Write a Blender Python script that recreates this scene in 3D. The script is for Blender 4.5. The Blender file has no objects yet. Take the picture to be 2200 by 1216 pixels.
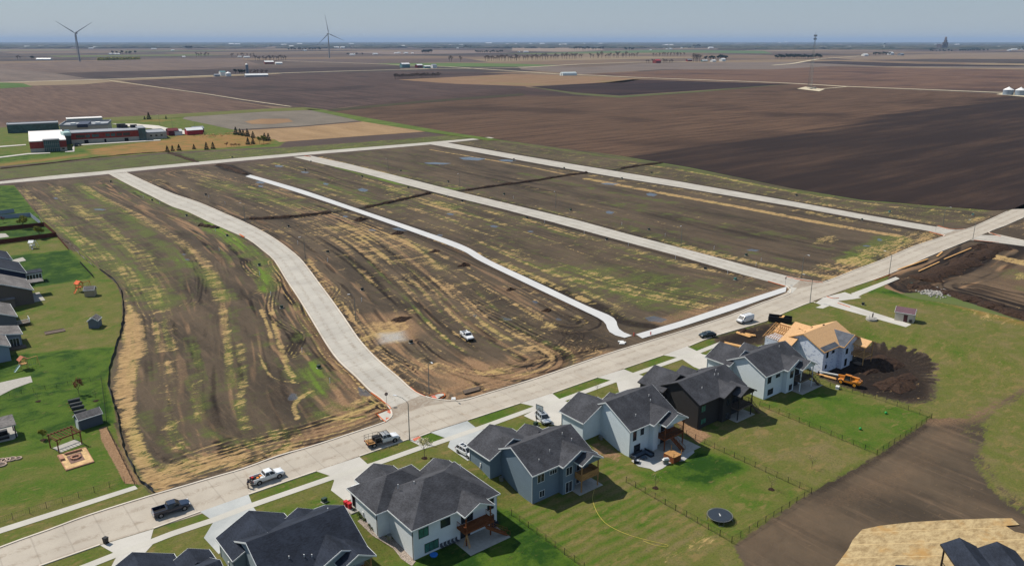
import bpy, math, random
import numpy as np
from mathutils import Vector, Matrix
random.seed(7)
scene = bpy.context.scene
COL = scene.collection
# ------------------------------------------------------------------ camera, sky, sun, exposure
CAM_H = 75.0
FPX = 1711.0
PITCH = math.atan(519.5 / FPX)
YAW = math.radians(38.5)
cam_d = bpy.data.cameras.new("camera")
cam_d.sensor_width = 36.0
cam_d.lens = FPX / 2200.0 * 36.0
cam_d.clip_start = 1.0
cam_d.clip_end = 120000.0
cam = bpy.data.objects.new("camera", cam_d)
COL.objects.link(cam)
cam.location = (0, 0, CAM_H)
cam.rotation_euler = (math.pi / 2 - PITCH, 0, -YAW)
scene.camera = cam

HAZE = 0.000034
SUN_EL = math.radians(50.0)
SUN_DIR = Vector((-0.41, 0.91, 0)).normalized()      # horizontal direction towards the sun (street axes)
world = bpy.data.worlds.new("World")
scene.world = world
world.use_nodes = True
wn = world.node_tree.nodes
wl = world.node_tree.links
sky = wn.new("ShaderNodeTexSky")
sky.sky_type = 'NISHITA'
sky.sun_disc = False
sky.sun_elevation = SUN_EL
sky.sun_rotation = math.atan2(SUN_DIR.x, SUN_DIR.y)
sky.altitude = 300
sky.air_density = 1.3
sky.dust_density = 0.4
sky.ozone_density = 3.0
bg = wn["Background"]
bg.inputs[1].default_value = 0.095
# hazy spring air: the clear-sky model is veiled by a pale grey blue, a little lighter towards the horizon
tcw = wn.new("ShaderNodeTexCoord"); sxw = wn.new("ShaderNodeSeparateXYZ"); rpw = wn.new("ShaderNodeMapRange"); mxw = wn.new("ShaderNodeMix"); myw = wn.new("ShaderNodeMix")
mxw.data_type = myw.data_type = 'RGBA'
wl.new(tcw.outputs["Generated"], sxw.inputs[0]); wl.new(sxw.outputs[2], rpw.inputs[0]); rpw.inputs[2].default_value = 0.11
wl.new(rpw.outputs[0], mxw.inputs[0]); mxw.inputs[6].default_value = (2.6, 3.2, 3.75, 1); mxw.inputs[7].default_value = (1.72, 2.38, 3.4, 1)
myw.inputs[0].default_value = 0.85
wl.new(sky.outputs[0], myw.inputs[6]); wl.new(mxw.outputs[2], myw.inputs[7])
wl.new(myw.outputs[2], bg.inputs[0])
sun_d = bpy.data.lights.new("sun", 'SUN')
sun_d.energy = 4.3
sun_d.angle = math.radians(0.5)
sun_d.color = (1.0, 0.93, 0.82)
sun = bpy.data.objects.new("sun", sun_d)
COL.objects.link(sun)
sv = Vector((SUN_DIR.x * math.cos(SUN_EL), SUN_DIR.y * math.cos(SUN_EL), math.sin(SUN_EL)))
sun.rotation_euler = (-sv).to_track_quat('-Z', 'Y').to_euler()
scene.view_settings.view_transform = 'Standard'
scene.view_settings.look = 'None'
scene.view_settings.exposure = 0.52
scene.view_settings.gamma = 1.0
scene.cycles.max_bounces = 5
scene.cycles.volume_bounces = 0

# ------------------------------------------------------------------ land and photograph geometry
def smooth(e0, e1, x):
    t = np.clip((x - e0) / (e1 - e0), 0, 1)
    return t * t * (3 - 2 * t)

def zt(s, t):
    """height of the land: back gardens lie one storey under the street"""
    side = 1 - smooth(190, 214, s)
    return -2.7 * smooth(108.5, 95.0, t) * side

_c, _s = math.cos(YAW), math.sin(YAW)
_cp, _sp = math.cos(PITCH), math.sin(PITCH)
def W(px, py, z=0.0):
    u = (px - 1100) / FPX; v = (py - 608) / FPX
    k = (CAM_H - z) / (_sp + v * _cp)
    x = u * k; y = (_cp - v * _sp) * k
    return (x * _c + y * _s, -x * _s + y * _c)
def P(px, py, dz=0.0):
    z = 0.0
    for _ in range(12):
        s, t = W(px, py, z + dz)
        z = 0.5 * z + 0.5 * float(zt(s, t))
    return Vector((s, t, z + dz))
def PP(pts, dz=0.0):
    return [P(a, b, dz) for a, b in pts]

# ------------------------------------------------------------------ materials
K = 0.80
def lin(c):
    c = c / 255.0
    return c / 12.92 if c <= 0.04045 else ((c + 0.055) / 1.055) ** 2.4
def col(r, g, b, k=None):
    k = K if k is None else k
    return (lin(r) * k, lin(g) * k, lin(b) * k, 1.0)

class NT:
    def __init__(self, name, rough=0.9, spec=0.2):
        self.m = bpy.data.materials.new(name)
        self.m.use_nodes = True
        self.t = self.m.node_tree
        self.b = self.t.nodes["Principled BSDF"]
        self.b.inputs["Roughness"].default_value = rough
        self.b.inputs["Specular IOR Level"].default_value = spec
        self._pos = None
    def n(self, typ, **kw):
        o = self.t.nodes.new(typ)
        for k, v in kw.items():
            setattr(o, k, v)
        return o
    def link(self, a, b):
        self.t.links.new(a, b)
    def put(self, sock, v):
        if isinstance(v, bpy.types.NodeSocket):
            self.link(v, sock)
        else:
            sock.default_value = v
    def pos(self, scale=(1, 1, 1), rot=0.0):
        if self._pos is None:
            self._pos = self.n("ShaderNodeNewGeometry").outputs["Position"]
        mp = self.n("ShaderNodeMapping")
        mp.inputs["Scale"].default_value = scale
        mp.inputs["Rotation"].default_value = (0, 0, rot)
        self.link(self._pos, mp.inputs[0])
        return mp.outputs[0]
    def obj(self, scale=(1, 1, 1)):
        tc = self.n("ShaderNodeTexCoord")
        mp = self.n("ShaderNodeMapping")
        mp.inputs["Scale"].default_value = scale
        self.link(tc.outputs["Object"], mp.inputs[0])
        return mp.outputs[0]
    def noise(self, vec, scale, detail=4, rough=0.6, dist=0.0):
        o = self.n("ShaderNodeTexNoise")
        o.inputs["Scale"].default_value = scale
        o.inputs["Detail"].default_value = detail
        o.inputs["Roughness"].default_value = rough
        o.inputs["Distortion"].default_value = dist
        self.link(vec, o.inputs["Vector"])
        return o.outputs["Fac"]
    def math(self, op, a, b=0.0, c=0.0, clamp=False):
        o = self.n("ShaderNodeMath", operation=op, use_clamp=clamp)
        self.put(o.inputs[0], a); self.put(o.inputs[1], b)
        if len(o.inputs) > 2: self.put(o.inputs[2], c)
        return o.outputs[0]
    def rng(self, v, a, b, c=0.0, d=1.0, smooth=True):
        o = self.n("ShaderNodeMapRange")
        o.interpolation_type = 'SMOOTHSTEP' if smooth else 'LINEAR'
        self.put(o.inputs[0], v)
        for i, q in enumerate((a, b, c, d)):
            self.put(o.inputs[i + 1], q)
        return o.outputs[0]
    def mix(self, f, a, b):
        o = self.n("ShaderNodeMix", data_type='RGBA')
        self.put(o.inputs[0], f); self.put(o.inputs[6], a); self.put(o.inputs[7], b)
        return o.outputs[2]
    def attr(self, name):
        o = self.n("ShaderNodeAttribute", attribute_name=name)
        sp = self.n("ShaderNodeSeparateColor")
        self.link(o.outputs["Color"], sp.inputs[0])
        return [sp.outputs[0], sp.outputs[1], sp.outputs[2], o.outputs["Alpha"]]
    def base(self, c):
        self.put(self.b.inputs["Base Color"], c)
    def bump(self, h, strength=0.3, dist=0.05):
        o = self.n("ShaderNodeBump")
        o.inputs["Strength"].default_value = strength
        o.inputs["Distance"].default_value = dist
        self.link(h, o.inputs["Height"])
        self.link(o.outputs[0], self.b.inputs["Normal"])

_mats = {}
def flat(name, c, rough=0.7, spec=0.3, var=0.12, scale=1.5, metal=0.0):
    """painted or plain surface with a little wear"""
    if name in _mats: return _mats[name]
    m = NT(name, rough, spec)
    v = m.noise(m.obj(), scale, 5, 0.65)
    dark = (c[0] * (1 - var), c[1] * (1 - var), c[2] * (1 - var), 1)
    lite = (min(1, c[0] * (1 + var)), min(1, c[1] * (1 + var)), min(1, c[2] * (1 + var)), 1)
    m.base(m.mix(m.rng(v, 0.3, 0.7), dark, lite))
    m.b.inputs["Metallic"].default_value = metal
    _mats[name] = m.m
    return m.m
def glass(name, c=(0.012, 0.016, 0.02, 1), rough=0.08):
    if name in _mats: return _mats[name]
    m = NT(name, rough, 0.6)
    v = m.noise(m.obj(), 0.7, 2)
    m.base(m.mix(v, c, (c[0] * 2.2, c[1] * 2.2, c[2] * 2.2, 1)))
    _mats[name] = m.m
    return m.m
def siding(name, c, step=0.18, vertical=False):
    if name in _mats: return _mats[name]
    m = NT(name, 0.75, 0.25)
    p = m.obj()
    sp = m.n("ShaderNodeSeparateXYZ"); m.link(p, sp.inputs[0])
    if vertical:
        h = m.math('ADD', sp.outputs[0], sp.outputs[1])
    else:
        h = sp.outputs[2]
    fr = m.math('FRACT', m.math('MULTIPLY', h, 1.0 / step))
    line = m.rng(fr, 0.0, 0.16)
    v = m.noise(p, 0.8, 4, 0.6)
    cc = m.mix(v, (c[0] * 0.9, c[1] * 0.9, c[2] * 0.9, 1), (c[0] * 1.08, c[1] * 1.08, c[2] * 1.08, 1))
    m.base(m.mix(line, (c[0] * 0.72, c[1] * 0.72, c[2] * 0.72, 1), cc))
    m.bump(fr, 0.5, 0.02)
    _mats[name] = m.m
    return m.m
def shingle(name, c):
    if name in _mats: return _mats[name]
    m = NT(name, 0.95, 0.15)
    p = m.obj()
    n1 = m.noise(p, 7.0, 3, 0.8)
    n2 = m.noise(p, 0.35, 3, 0.6)
    n3 = m.noise(m.obj((1, 1, 7)), 2.0, 2, 0.5)
    v = m.math('ADD', m.math('MULTIPLY', n1, 0.3), m.math('ADD', m.math('MULTIPLY', n2, 0.4), m.math('MULTIPLY', n3, 0.3)))
    m.base(m.mix(m.rng(v, 0.35, 0.65), (c[0] * 0.55, c[1] * 0.55, c[2] * 0.55, 1), (c[0] * 1.45, c[1] * 1.45, c[2] * 1.45, 1)))
    m.bump(n1, 0.4, 0.02)
    _mats[name] = m.m
    return m.m
def wood(name, c):
    if name in _mats: return _mats[name]
    m = NT(name, 0.75, 0.2)
    v = m.noise(m.obj((1, 6, 6)), 2.0, 4, 0.6)
    m.base(m.mix(m.rng(v, 0.3, 0.7), (c[0] * 0.65, c[1] * 0.65, c[2] * 0.65, 1), (c[0] * 1.3, c[1] * 1.3, c[2] * 1.3, 1)))
    _mats[name] = m.m
    return m.m

# ------------------------------------------------------------------ mesh helpers
class MB:
    def __init__(self):
        self.v = []; self.f = []; self.mi = []
    def add(self, vs, fs, mi=0):
        b = len(self.v)
        self.v += [tuple(q) for q in vs]
        self.f += [tuple(b + i for i in f) for f in fs]
        self.mi += [mi] * len(fs)
        return self
    def box(self, x0, y0, z0, x1, y1, z1, mi=0, M=None):
        vs = [Vector((x, y, z)) for z in (z0, z1) for y in (y0, y1) for x in (x0, x1)]
        if M is not None: vs = [M @ q for q in vs]
        return self.add(vs, [(0, 2, 3, 1), (4, 5, 7, 6), (0, 1, 5, 4), (2, 6, 7, 3), (0, 4, 6, 2), (1, 3, 7, 5)], mi)
    def prism(self, poly, d0, d1, mi=0, axis='z'):
        """poly = 2-D outline, extruded from d0 to d1 along axis"""
        n = len(poly)
        def mk(a, b, d):
            return {'z': (a, b, d), 'x': (d, a, b), 'y': (a, d, b)}[axis]
        vs = [mk(a, b, d0) for a, b in poly] + [mk(a, b, d1) for a, b in poly]
        fs = [tuple(range(n - 1, -1, -1)), tuple(range(n, 2 * n))]
        fs += [(i, (i + 1) % n, n + (i + 1) % n, n + i) for i in range(n)]
        return self.add(vs, fs, mi)
    def tube(self, a, b, r0, r1=None, n=8, mi=0, cap=True):
        r1 = r0 if r1 is None else r1
        a = Vector(a); b = Vector(b); d = (b - a)
        if d.length < 1e-6: return self
        q = d.to_track_quat('Z', 'Y')
        vs = []
        for c, r in ((a, r0), (b, r1)):
            for i in range(n):
                an = 2 * math.pi * i / n
                vs.append(c + q @ Vector((r * math.cos(an), r * math.sin(an), 0)))
        fs = [(i, (i + 1) % n, n + (i + 1) % n, n + i) for i in range(n)]
        if cap: fs += [tuple(range(n - 1, -1, -1)), tuple(range(n, 2 * n))]
        return self.add(vs, fs, mi)
    def path(self, pts, r, n=6, mi=0):
        for a, b in zip(pts[:-1], pts[1:]):
            self.tube(a, b, r, r, n, mi)
        return self
    def beam(self, a, b, w, h, mi=0):
        a = Vector(a); b = Vector(b); d = b - a
        L = d.length
        if L < 1e-6: return self
        x = d / L
        up = Vector((0, 0, 1)) if abs(x.z) < 0.95 else Vector((1, 0, 0))
        y = up.cross(x).normalized(); z = x.cross(y)
        M = Matrix((( x.x, y.x, z.x, a.x), (x.y, y.y, z.y, a.y), (x.z, y.z, z.z, a.z), (0, 0, 0, 1)))
        return self.box(0, -w / 2, -h / 2, L, w / 2, h / 2, mi, M)
    def ico(self, c, r, sub=1, sq=(1, 1, 1), jit=0.0, mi=0, rnd=random):
        t = (1 + 5 ** 0.5) / 2
        vs = [Vector(q).normalized() for q in [(-1, t, 0), (1, t, 0), (-1, -t, 0), (1, -t, 0), (0, -1, t), (0, 1, t), (0, -1, -t), (0, 1, -t), (t, 0, -1), (t, 0, 1), (-t, 0, -1), (-t, 0, 1)]]
        fs = [(0, 11, 5), (0, 5, 1), (0, 1, 7), (0, 7, 10), (0, 10, 11), (1, 5, 9), (5, 11, 4), (11, 10, 2), (10, 7, 6), (7, 1, 8), (3, 9, 4), (3, 4, 2), (3, 2, 6), (3, 6, 8), (3, 8, 9), (4, 9, 5), (2, 4, 11), (6, 2, 10), (8, 6, 7), (9, 8, 1)]
        for _ in range(sub):
            cache = {}; nf = []
            def mid(a, b):
                k = (min(a, b), max(a, b))
                if k not in cache:
                    vs.append(((vs[a] + vs[b]) / 2).normalized()); cache[k] = len(vs) - 1
                return cache[k]
            for a, b, d in fs:
                ab, bc, ca = mid(a, b), mid(b, d), mid(d, a)
                nf += [(a, ab, ca), (b, bc, ab), (d, ca, bc), (ab, bc, ca)]
            fs = nf
        c = Vector(c)
        out = []
        for q in vs:
            k = r * (1 + rnd.uniform(-jit, jit))
            out.append((c.x + q.x * k * sq[0], c.y + q.y * k * sq[1], c.z + q.z * k * sq[2]))
        return self.add(out, fs, mi)
    def build(self, name, mats, parent=None, smooth=False, loc=None, rot=None):
        me = bpy.data.meshes.new(name)
        me.from_pydata(self.v, [], self.f)
        if not isinstance(mats, (list, tuple)): mats = [mats]
        for m in mats: me.materials.append(m)
        if len(mats) > 1:
            me.polygons.foreach_set("material_index", self.mi)
        if smooth:
            me.polygons.foreach_set("use_smooth", [True] * len(me.polygons))
        me.update()
        o = bpy.data.objects.new(name, me)
        COL.objects.link(o)
        if parent is not None: o.parent = parent
        if loc is not None: o.location = loc
        if rot is not None: o.rotation_euler = (0, 0, rot)
        return o

def tag(o, label, cat, group=None, kind=None):
    o["label"] = label; o["category"] = cat
    if group: o["group"] = group
    if kind: o["kind"] = kind
    return o
def thing(name, label, cat, loc=(0, 0, 0), rot=0.0, group=None):
    o = bpy.data.objects.new(name, None)
    COL.objects.link(o)
    o.location = loc; o.rotation_euler = (0, 0, rot); o.empty_display_size = 0.5
    return tag(o, label, cat, group)
def copy_tree(root, loc, rot=0.0, label=None, group=None):
    r = root.copy(); COL.objects.link(r)
    r.location = loc; r.rotation_euler = (0, 0, rot)
    if label: r["label"] = label
    if group: r["group"] = group
    for ch in list(root.children):
        c = ch.copy(); COL.objects.link(c); c.parent = r
        for g in list(ch.children):
            d = g.copy(); COL.objects.link(d); d.parent = c
    return r
def struct(o, label=None):
    o["kind"] = "structure"
    if label: o["label"] = label
    return o

def ribbon(L, R, z, n=60):
    """strip between two edge polylines, UV u across, v metres along"""
    def rs(pts, n):
        pts = [Vector(p) for p in pts]
        d = [0]
        for a, b in zip(pts[:-1], pts[1:]): d.append(d[-1] + (b - a).length)
        out = []
        for i in range(n + 1):
            x = d[-1] * i / n
            j = max(k for k in range(len(d)) if d[k] <= x + 1e-9)
            j = min(j, len(pts) - 2)
            f = (x - d[j]) / max(1e-9, d[j + 1] - d[j])
            out.append(pts[j].lerp(pts[j + 1], f))
        return out, d[-1]
    A, la = rs(L, n); B, lb = rs(R, n)
    me = bpy.data.meshes.new("strip")
    vs = [];
    for a, b in zip(A, B):
        vs += [(a.x, a.y, a.z + z), (b.x, b.y, b.z + z)]
    fs = [(2 * i, 2 * i + 1, 2 * i + 3, 2 * i + 2) for i in range(n)]
    me.from_pydata(vs, [], fs)
    uv = me.uv_layers.new(name="UVMap")
    for i, poly in enumerate(me.polygons):
        for li, vi in zip(poly.loop_indices, poly.vertices):
            uv.data[li].uv = (vi % 2, (vi // 2) / n * (la + lb) / 2)
    return me
def smoothpath(pts, k=4):
    """Catmull-Rom through the points"""
    pts = [Vector(p) for p in pts]
    out = []
    for i in range(len(pts) - 1):
        p0 = pts[max(0, i - 1)]; p1 = pts[i]; p2 = pts[i + 1]; p3 = pts[min(len(pts) - 1, i + 2)]
        for j in range(k):
            t = j / k
            out.append(0.5 * ((2 * p1) + (p2 - p0) * t + (2 * p0 - 5 * p1 + 4 * p2 - p3) * t * t + (3 * p1 - p0 - 3 * p2 + p3) * t ** 3))
    out.append(pts[-1])
    return out
def sheet(name, pts, mat, z, parent=None):
    """flat filled polygon laid on the land; pts are (s, t, z) vectors"""
    import mathutils
    vs = [(p.x, p.y, p.z + z) for p in pts]
    tris = mathutils.geometry.tessellate_polygon([[Vector((p.x, p.y, 0)) for p in pts]])
    me = bpy.data.meshes.new(name)
    fs = []
    for a, b, c in tris:
        va, vb, vc = Vector(vs[a]), Vector(vs[b]), Vector(vs[c])
        fs.append((a, b, c) if (vb - va).cross(vc - va).z > 0 else (a, c, b))
    me.from_pydata(vs, [], fs)
    me.materials.append(mat)
    o = bpy.data.objects.new(name, me)
    COL.objects.link(o)
    if parent: o.parent = parent
    return o
# ------------------------------------------------------------------ the ground sheet and what grows or lies on it
CH = dict(straw=0, weed=1, dark=2, dry=3, lawn=4, lush=5, water=6, mow=7, prairie=8, gravel=9, farm=10, rut=11)
def lines(a, b, step, grow=1.22, lo=-60000, hi=60000):
    c = list(a)
    left = []; x = c[0]; d = step
    while x > lo:
        x -= d; d *= grow; left.append(max(x, lo))
    right = []; x = c[-1]; d = step
    while x < hi:
        x += d; d *= grow; right.append(min(x, hi))
    return np.array(left[::-1] + c + right)
Sx = lines(np.arange(-4, 446, 0.42).tolist(), None, 1.0)
Tx = lines(np.concatenate([np.arange(26, 270, 0.38), np.arange(270, 560, 0.8), np.arange(560, 900, 1.8)]).tolist(), None, 1.5)
NS, NTT = len(Sx), len(Tx)
A = np.zeros((12, NS, NTT), np.float32)
def _xy(pts):
    return np.array([(p[0], p[1]) for p in PP(pts)])
def _box(q, m):
    i0, i1 = np.searchsorted(Sx, [q[:, 0].min() - m, q[:, 0].max() + m])
    j0, j1 = np.searchsorted(Tx, [q[:, 1].min() - m, q[:, 1].max() + m])
    return slice(i0, i1), slice(j0, j1)
def _dist(q, si, sj, closed=False):
    X = Sx[si][:, None]; Y = Tx[sj][None, :]
    d = np.full((X.shape[0], Y.shape[1]), 1e9)
    L = np.full_like(d, 0); side = np.zeros_like(d); acc = 0
    seg = list(zip(q[:-1], q[1:])) + ([(q[-1], q[0])] if closed else [])
    for a, b in seg:
        v = b - a; l2 = max(1e-9, (v ** 2).sum()); l = l2 ** .5
        t = np.clip(((X - a[0]) * v[0] + (Y - a[1]) * v[1]) / l2, 0, 1)
        dx = X - (a[0] + t * v[0]); dy = Y - (a[1] + t * v[1])
        dd = np.sqrt(dx * dx + dy * dy)
        m = dd < d
        d = np.where(m, dd, d); L = np.where(m, acc + t * l, L)
        side = np.where(m, np.sign(v[0] * dy - v[1] * dx), side)
        acc += l
    return d, L, side
def stroke(ch, pts, width, val=1.0, soft=0.5, mode='max', smoothit=True):
    q = np.array([(p[0], p[1]) for p in (smoothpath(PP(pts)) if smoothit and len(pts) > 2 else PP(pts))])
    si, sj = _box(q, width)
    if si.stop <= si.start or sj.stop <= sj.start: return
    d, _, _ = _dist(q, si, sj)
    w = width / 2
    k = (1 - smooth(w * (1 - soft), w * (1 + soft), d)) * val
    tgt = A[CH[ch], si, sj]
    if mode == 'max': np.maximum(tgt, k, out=tgt)
    elif mode == 'cut': tgt *= 1 - k
    else: tgt += k
def fill(ch, pts, val=1.0, feather=1.0, mode='max'):
    q = _xy(pts)
    si, sj = _box(q, feather + 1)
    if si.stop <= si.start or sj.stop <= sj.start: return
    X = Sx[si][:, None]; Y = Tx[sj][None, :]
    ins = np.zeros((X.shape[0], Y.shape[1]), bool)
    n = len(q)
    for i in range(n):
        a = q[i]; b = q[(i + 1) % n]
        c = (a[1] > Y) != (b[1] > Y)
        with np.errstate(divide='ignore', invalid='ignore'):
            xi = (b[0] - a[0]) * (Y - a[1]) / (b[1] - a[1] + 1e-12) + a[0]
        ins ^= c & (X < xi)
    d, _, _ = _dist(q, si, sj, True)
    sd = np.where(ins, d, -d)
    k = smooth(-feather, feather, sd) if feather > 0 else ins.astype(float)
    tgt = A[CH[ch], si, sj]
    if mode == 'max': np.maximum(tgt, k * val, out=tgt)
    elif mode == 'set': tgt[:] = tgt * (1 - k) + val * k
    else: tgt += k * val
def flow(pts, width, amp, cell=1.0, length=16.0, seed=1):
    """streaks of straw, weeds and clods drawn out along a line of travel"""
    q = np.array([(p[0], p[1]) for p in smoothpath(PP(pts))])
    si, sj = _box(q, width)
    d, L, side = _dist(q, si, sj)
    k = 1 - smooth(width * 0.3, width * 0.55, d)
    r = np.random.default_rng(seed)
    for n, (ch, a) in enumerate(amp.items()):
        v = 0
        for c_, l_, w_ in ((cell, length, .6), (cell * 2.7, length * 2.2, .4)):
            g_ = r.random((256, 256)); X = d * side / c_ + 99; Y = L / l_ + 7; xi = np.floor(X).astype(int); yi = np.floor(Y).astype(int); fx = X - xi; fy = Y - yi; fy = fy * fy * (3 - 2 * fy)
            v = v + w_ * ((g_[xi % 256, yi % 256] * (1 - fx) + g_[(xi + 1) % 256, yi % 256] * fx) * (1 - fy) + (g_[xi % 256, (yi + 1) % 256] * (1 - fx) + g_[(xi + 1) % 256, (yi + 1) % 256] * fx) * fy)
        A[CH[ch], si, sj] += k * a * (smooth(.48, .78, v) - .12)
def ruts(pts, width, period=1.3, straw=0.55, dark=0.7):
    """parallel wheel tracks left by site traffic"""
    q = np.array([(p[0], p[1]) for p in smoothpath(PP(pts))])
    si, sj = _box(q, width)
    if si.stop <= si.start or sj.stop <= sj.start: return
    d, L, side = _dist(q, si, sj)
    k = 1 - smooth(width * 0.35, width * 0.55, d)
    wv = np.sin((d * side + 0.35 * np.sin(L * 0.21)) * 2 * math.pi / period)
    A[CH['straw'], si, sj] = np.maximum(A[CH['straw'], si, sj], k * straw * np.clip(wv, 0, 1))
    A[CH['dark'], si, sj] = np.maximum(A[CH['dark'], si, sj], k * dark * np.clip(-wv, 0, 1))
    A[CH['rut'], si, sj] += k * wv

# -- the building land, block by block (photograph coordinates, resolved on the land)
SITE = [(20, 396), (233, 378), (640, 338), (930, 310), (1060, 296), (1330, 336), (1480, 362), (1700, 405), (1850, 432), (2160, 450), (2400, 470), (2400, 760), (2200, 690), (2010, 625), (1800, 640), (1740, 652), (1480, 744), (1190, 843), (973, 925), (770, 985), (440, 1100), (325, 1062), (262, 960), (230, 840), (255, 700), (262, 640), (210, 575), (100, 480)]
A[CH['farm']] = 1.0
fill('farm', SITE, 0.0, 1.0, 'set')
VERGE = [(-200, 400), (233, 370), (640, 334), (930, 306), (1062, 296), (1000, 287), (850, 300), (600, 318), (360, 330), (0, 360), (-200, 366)]
fill('farm', VERGE, 0.0, 2.0, 'set')
fill('weed', VERGE, 0.62, 3)
fill('straw', [(420, 325), (1000, 288), (1050, 294), (450, 345)], 0.42, 4)
# far right block north of the last street
R4 = [(1062, 298), (1330, 338), (1700, 408), (2150, 452), (2080, 488), (2010, 484), (1700, 431), (1460, 390), (1240, 354), (965, 307)]
fill('weed', R4, 0.33, 4); fill('straw', R4, 0.42, 4)
stroke('weed', [(1070, 302), (1330, 340), (1480, 366), (1700, 410), (2100, 452)], 9, 0.62, 0.6)
stroke('straw', [(1350, 350), (1500, 372), (1700, 412), (1900, 442), (2060, 455)], 5, 0.62, 0.6)
stroke('straw', [(1700, 428), (1850, 452), (2000, 478)], 8, 0.55, 0.6)
fill('straw', [(2060, 470), (2160, 455), (2120, 474), (2080, 488)], 0.6, 3)
# block between streets three and four
R3 = [(960, 312), (1187, 358), (1460, 402), (1700, 444), (1990, 498), (2025, 508), (1780, 600), (1690, 592), (1460, 533), (1241, 473), (985, 411), (747, 351), (668, 335)]
fill('weed', R3, 0.22, 4); fill('straw', R3, 0.24, 4)
stroke('straw', [(925, 322), (1100, 352), (1230, 378)], 3.0, 0.74, 0.5)
stroke('straw', [(1260, 384), (1450, 420), (1600, 447), (1760, 478), (1925, 506)], 6.0, 0.84, 0.5)
stroke('weed', [(1120, 372), (1300, 410), (1460, 438)], 8, 0.5, 0.7)
stroke('straw', [(1010, 414), (1240, 468), (1460, 527), (1640, 572), (1760, 597)], 12, 0.45, 0.6)
stroke('straw', [(1187, 364), (1460, 408), (1700, 450), (1960, 498)], 10, 0.52, 0.6)
ruts([(1800, 585), (1900, 543), (2020, 503)], 14, 1.8, 0.8, 0.5)
stroke('straw', [(1790, 590), (1900, 545), (2010, 505)], 22, 0.62, 0.5)
stroke('weed', [(1830, 560), (1880, 530), (1920, 512)], 14, 0.62, 0.7)
fill('straw', [(1740, 510), (1810, 500), (1800, 525), (1745, 530)], 0.62, 4)
fill('dark', [(1430, 430), (1700, 480), (1820, 515), (1760, 560), (1500, 500), (1380, 460)], 0.35, 12)
fill('dark', [(860, 318), (1250, 400), (1180, 430), (860, 352)], 0.3, 10)
stroke('weed', [(700, 352), (860, 395), (985, 405)], 8, 0.55, 0.7)
stroke('straw', [(690, 338), (860, 376), (985, 402)], 7, 0.5, 0.7)
# block between the footpath and street three
R2 = [(640, 342), (696, 354), (860, 396), (1078, 450), (1323, 516), (1594, 592), (1690, 616), (1371, 716), (1330, 705), (1326, 690), (1260, 655), (1132, 600), (996, 527), (860, 479), (760, 446), (645, 408), (545, 374), (520, 358)]
fill('weed', R2, 0.26, 4); fill('straw', R2, 0.40, 4)
fill('weed', [(1100, 560), (1300, 560), (1560, 600), (1640, 625), (1450, 680), (1250, 640)], 0.52, 10)
fill('weed', [(560, 365), (760, 400), (900, 440), (830, 455), (600, 385)], 0.45, 6)
fill('straw', [(1000, 500), (1200, 560), (1500, 620), (1480, 650), (1250, 620), (1000, 530)], 0.43, 8)
stroke('straw', [(905, 436), (1000, 460), (1095, 485)], 4, 0.66, 0.5)
stroke('straw', [(900, 500), (1010, 540), (1160, 600), (1270, 650)], 4.5, 0.62, 0.6)
stroke('straw', [(1205, 600), (1260, 628), (1330, 660)], 5, 0.6, 0.8)
fill('straw', [(1000, 505), (1080, 520), (1170, 550), (1100, 560), (1020, 530)], 0.5, 4)
stroke('dark', [(1140, 600), (1280, 655), (1340, 690), (1400, 700)], 5, 0.7, 0.6)
stroke('straw', [(1060, 455), (1330, 528), (1600, 600)], 8, 0.5, 0.6)
stroke('dry', [(1420, 690), (1560, 655), (1680, 620)], 7, 0.5, 0.7)
fill('dark', [(620, 350), (900, 420), (850, 440), (600, 375)], 0.35, 8)
# block between curved street and footpath
R1 = [(285, 374), (430, 356), (520, 360), (528, 378), (632, 411), (752, 450), (900, 502), (1029, 560), (1130, 608), (1260, 668), (1300, 700), (1342, 728), (1316, 757), (1155, 812), (1041, 846), (973, 861), (900, 847), (804, 765), (708, 640), (594, 515), (482, 460), (327, 397)]
fill('weed', R1, 0.18, 4); fill('straw', R1, 0.34, 4)
fill('weed', [(430, 380), (560, 400), (700, 440), (740, 460), (560, 440), (420, 400)], 0.48, 8)
fill('straw', [(540, 420), (640, 430), (740, 462), (640, 470)], 0.45, 6)
fill('straw', [(560, 480), (760, 480), (900, 540), (1080, 600), (1230, 700), (1150, 790), (950, 700), (700, 560)], 0.45, 8)
fill('straw', [(700, 470), (860, 500), (960, 560), (900, 600), (740, 540)], 0.56, 8)
fill('straw', [(1050, 740), (1180, 720), (1230, 760), (1080, 800)], 0.56, 5)
for off in (0, 9, 30, 71):
    stroke('straw', [(620 + off * 1.4, 482 - off * .25), (720 + off * 1.4, 540 - off * .25), (830 + off * 1.2, 630 - off * .3), (930 + off * 1.1, 715 - off * .4), (990 + off, 760 - off * .5)], 1.1, 0.52, 0.8)
    stroke('dark', [(624 + off * 1.4, 486 - off * .25), (724 + off * 1.4, 546 - off * .25), (834 + off * 1.2, 637 - off * .3), (934 + off * 1.1, 722 - off * .4), (994 + off, 768 - off * .5)], 1.6, 0.5, 0.5)
stroke('weed', [(790, 560), (850, 620), (920, 690), (980, 745)], 1.2, 0.5, 0.9)
ruts([(885, 600), (1000, 640), (1120, 700), (1230, 745)], 9, 1.6, 0.6, 0.6)
ruts([(960, 610), (1080, 650), (1190, 700)], 5, 1.4, 0.5, 0.5)
ruts([(1150, 790), (1215, 740), (1235, 720), (1225, 715)], 7, 1.2, 0.45, 0.8)
fill('dark', [(1140, 680), (1280, 690), (1330, 735), (1200, 790), (1100, 790), (1160, 740)], 0.55, 8)
fill('dark', [(1230, 640), (1300, 690), (1310, 720), (1240, 700)], 0.6, 5)
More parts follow.
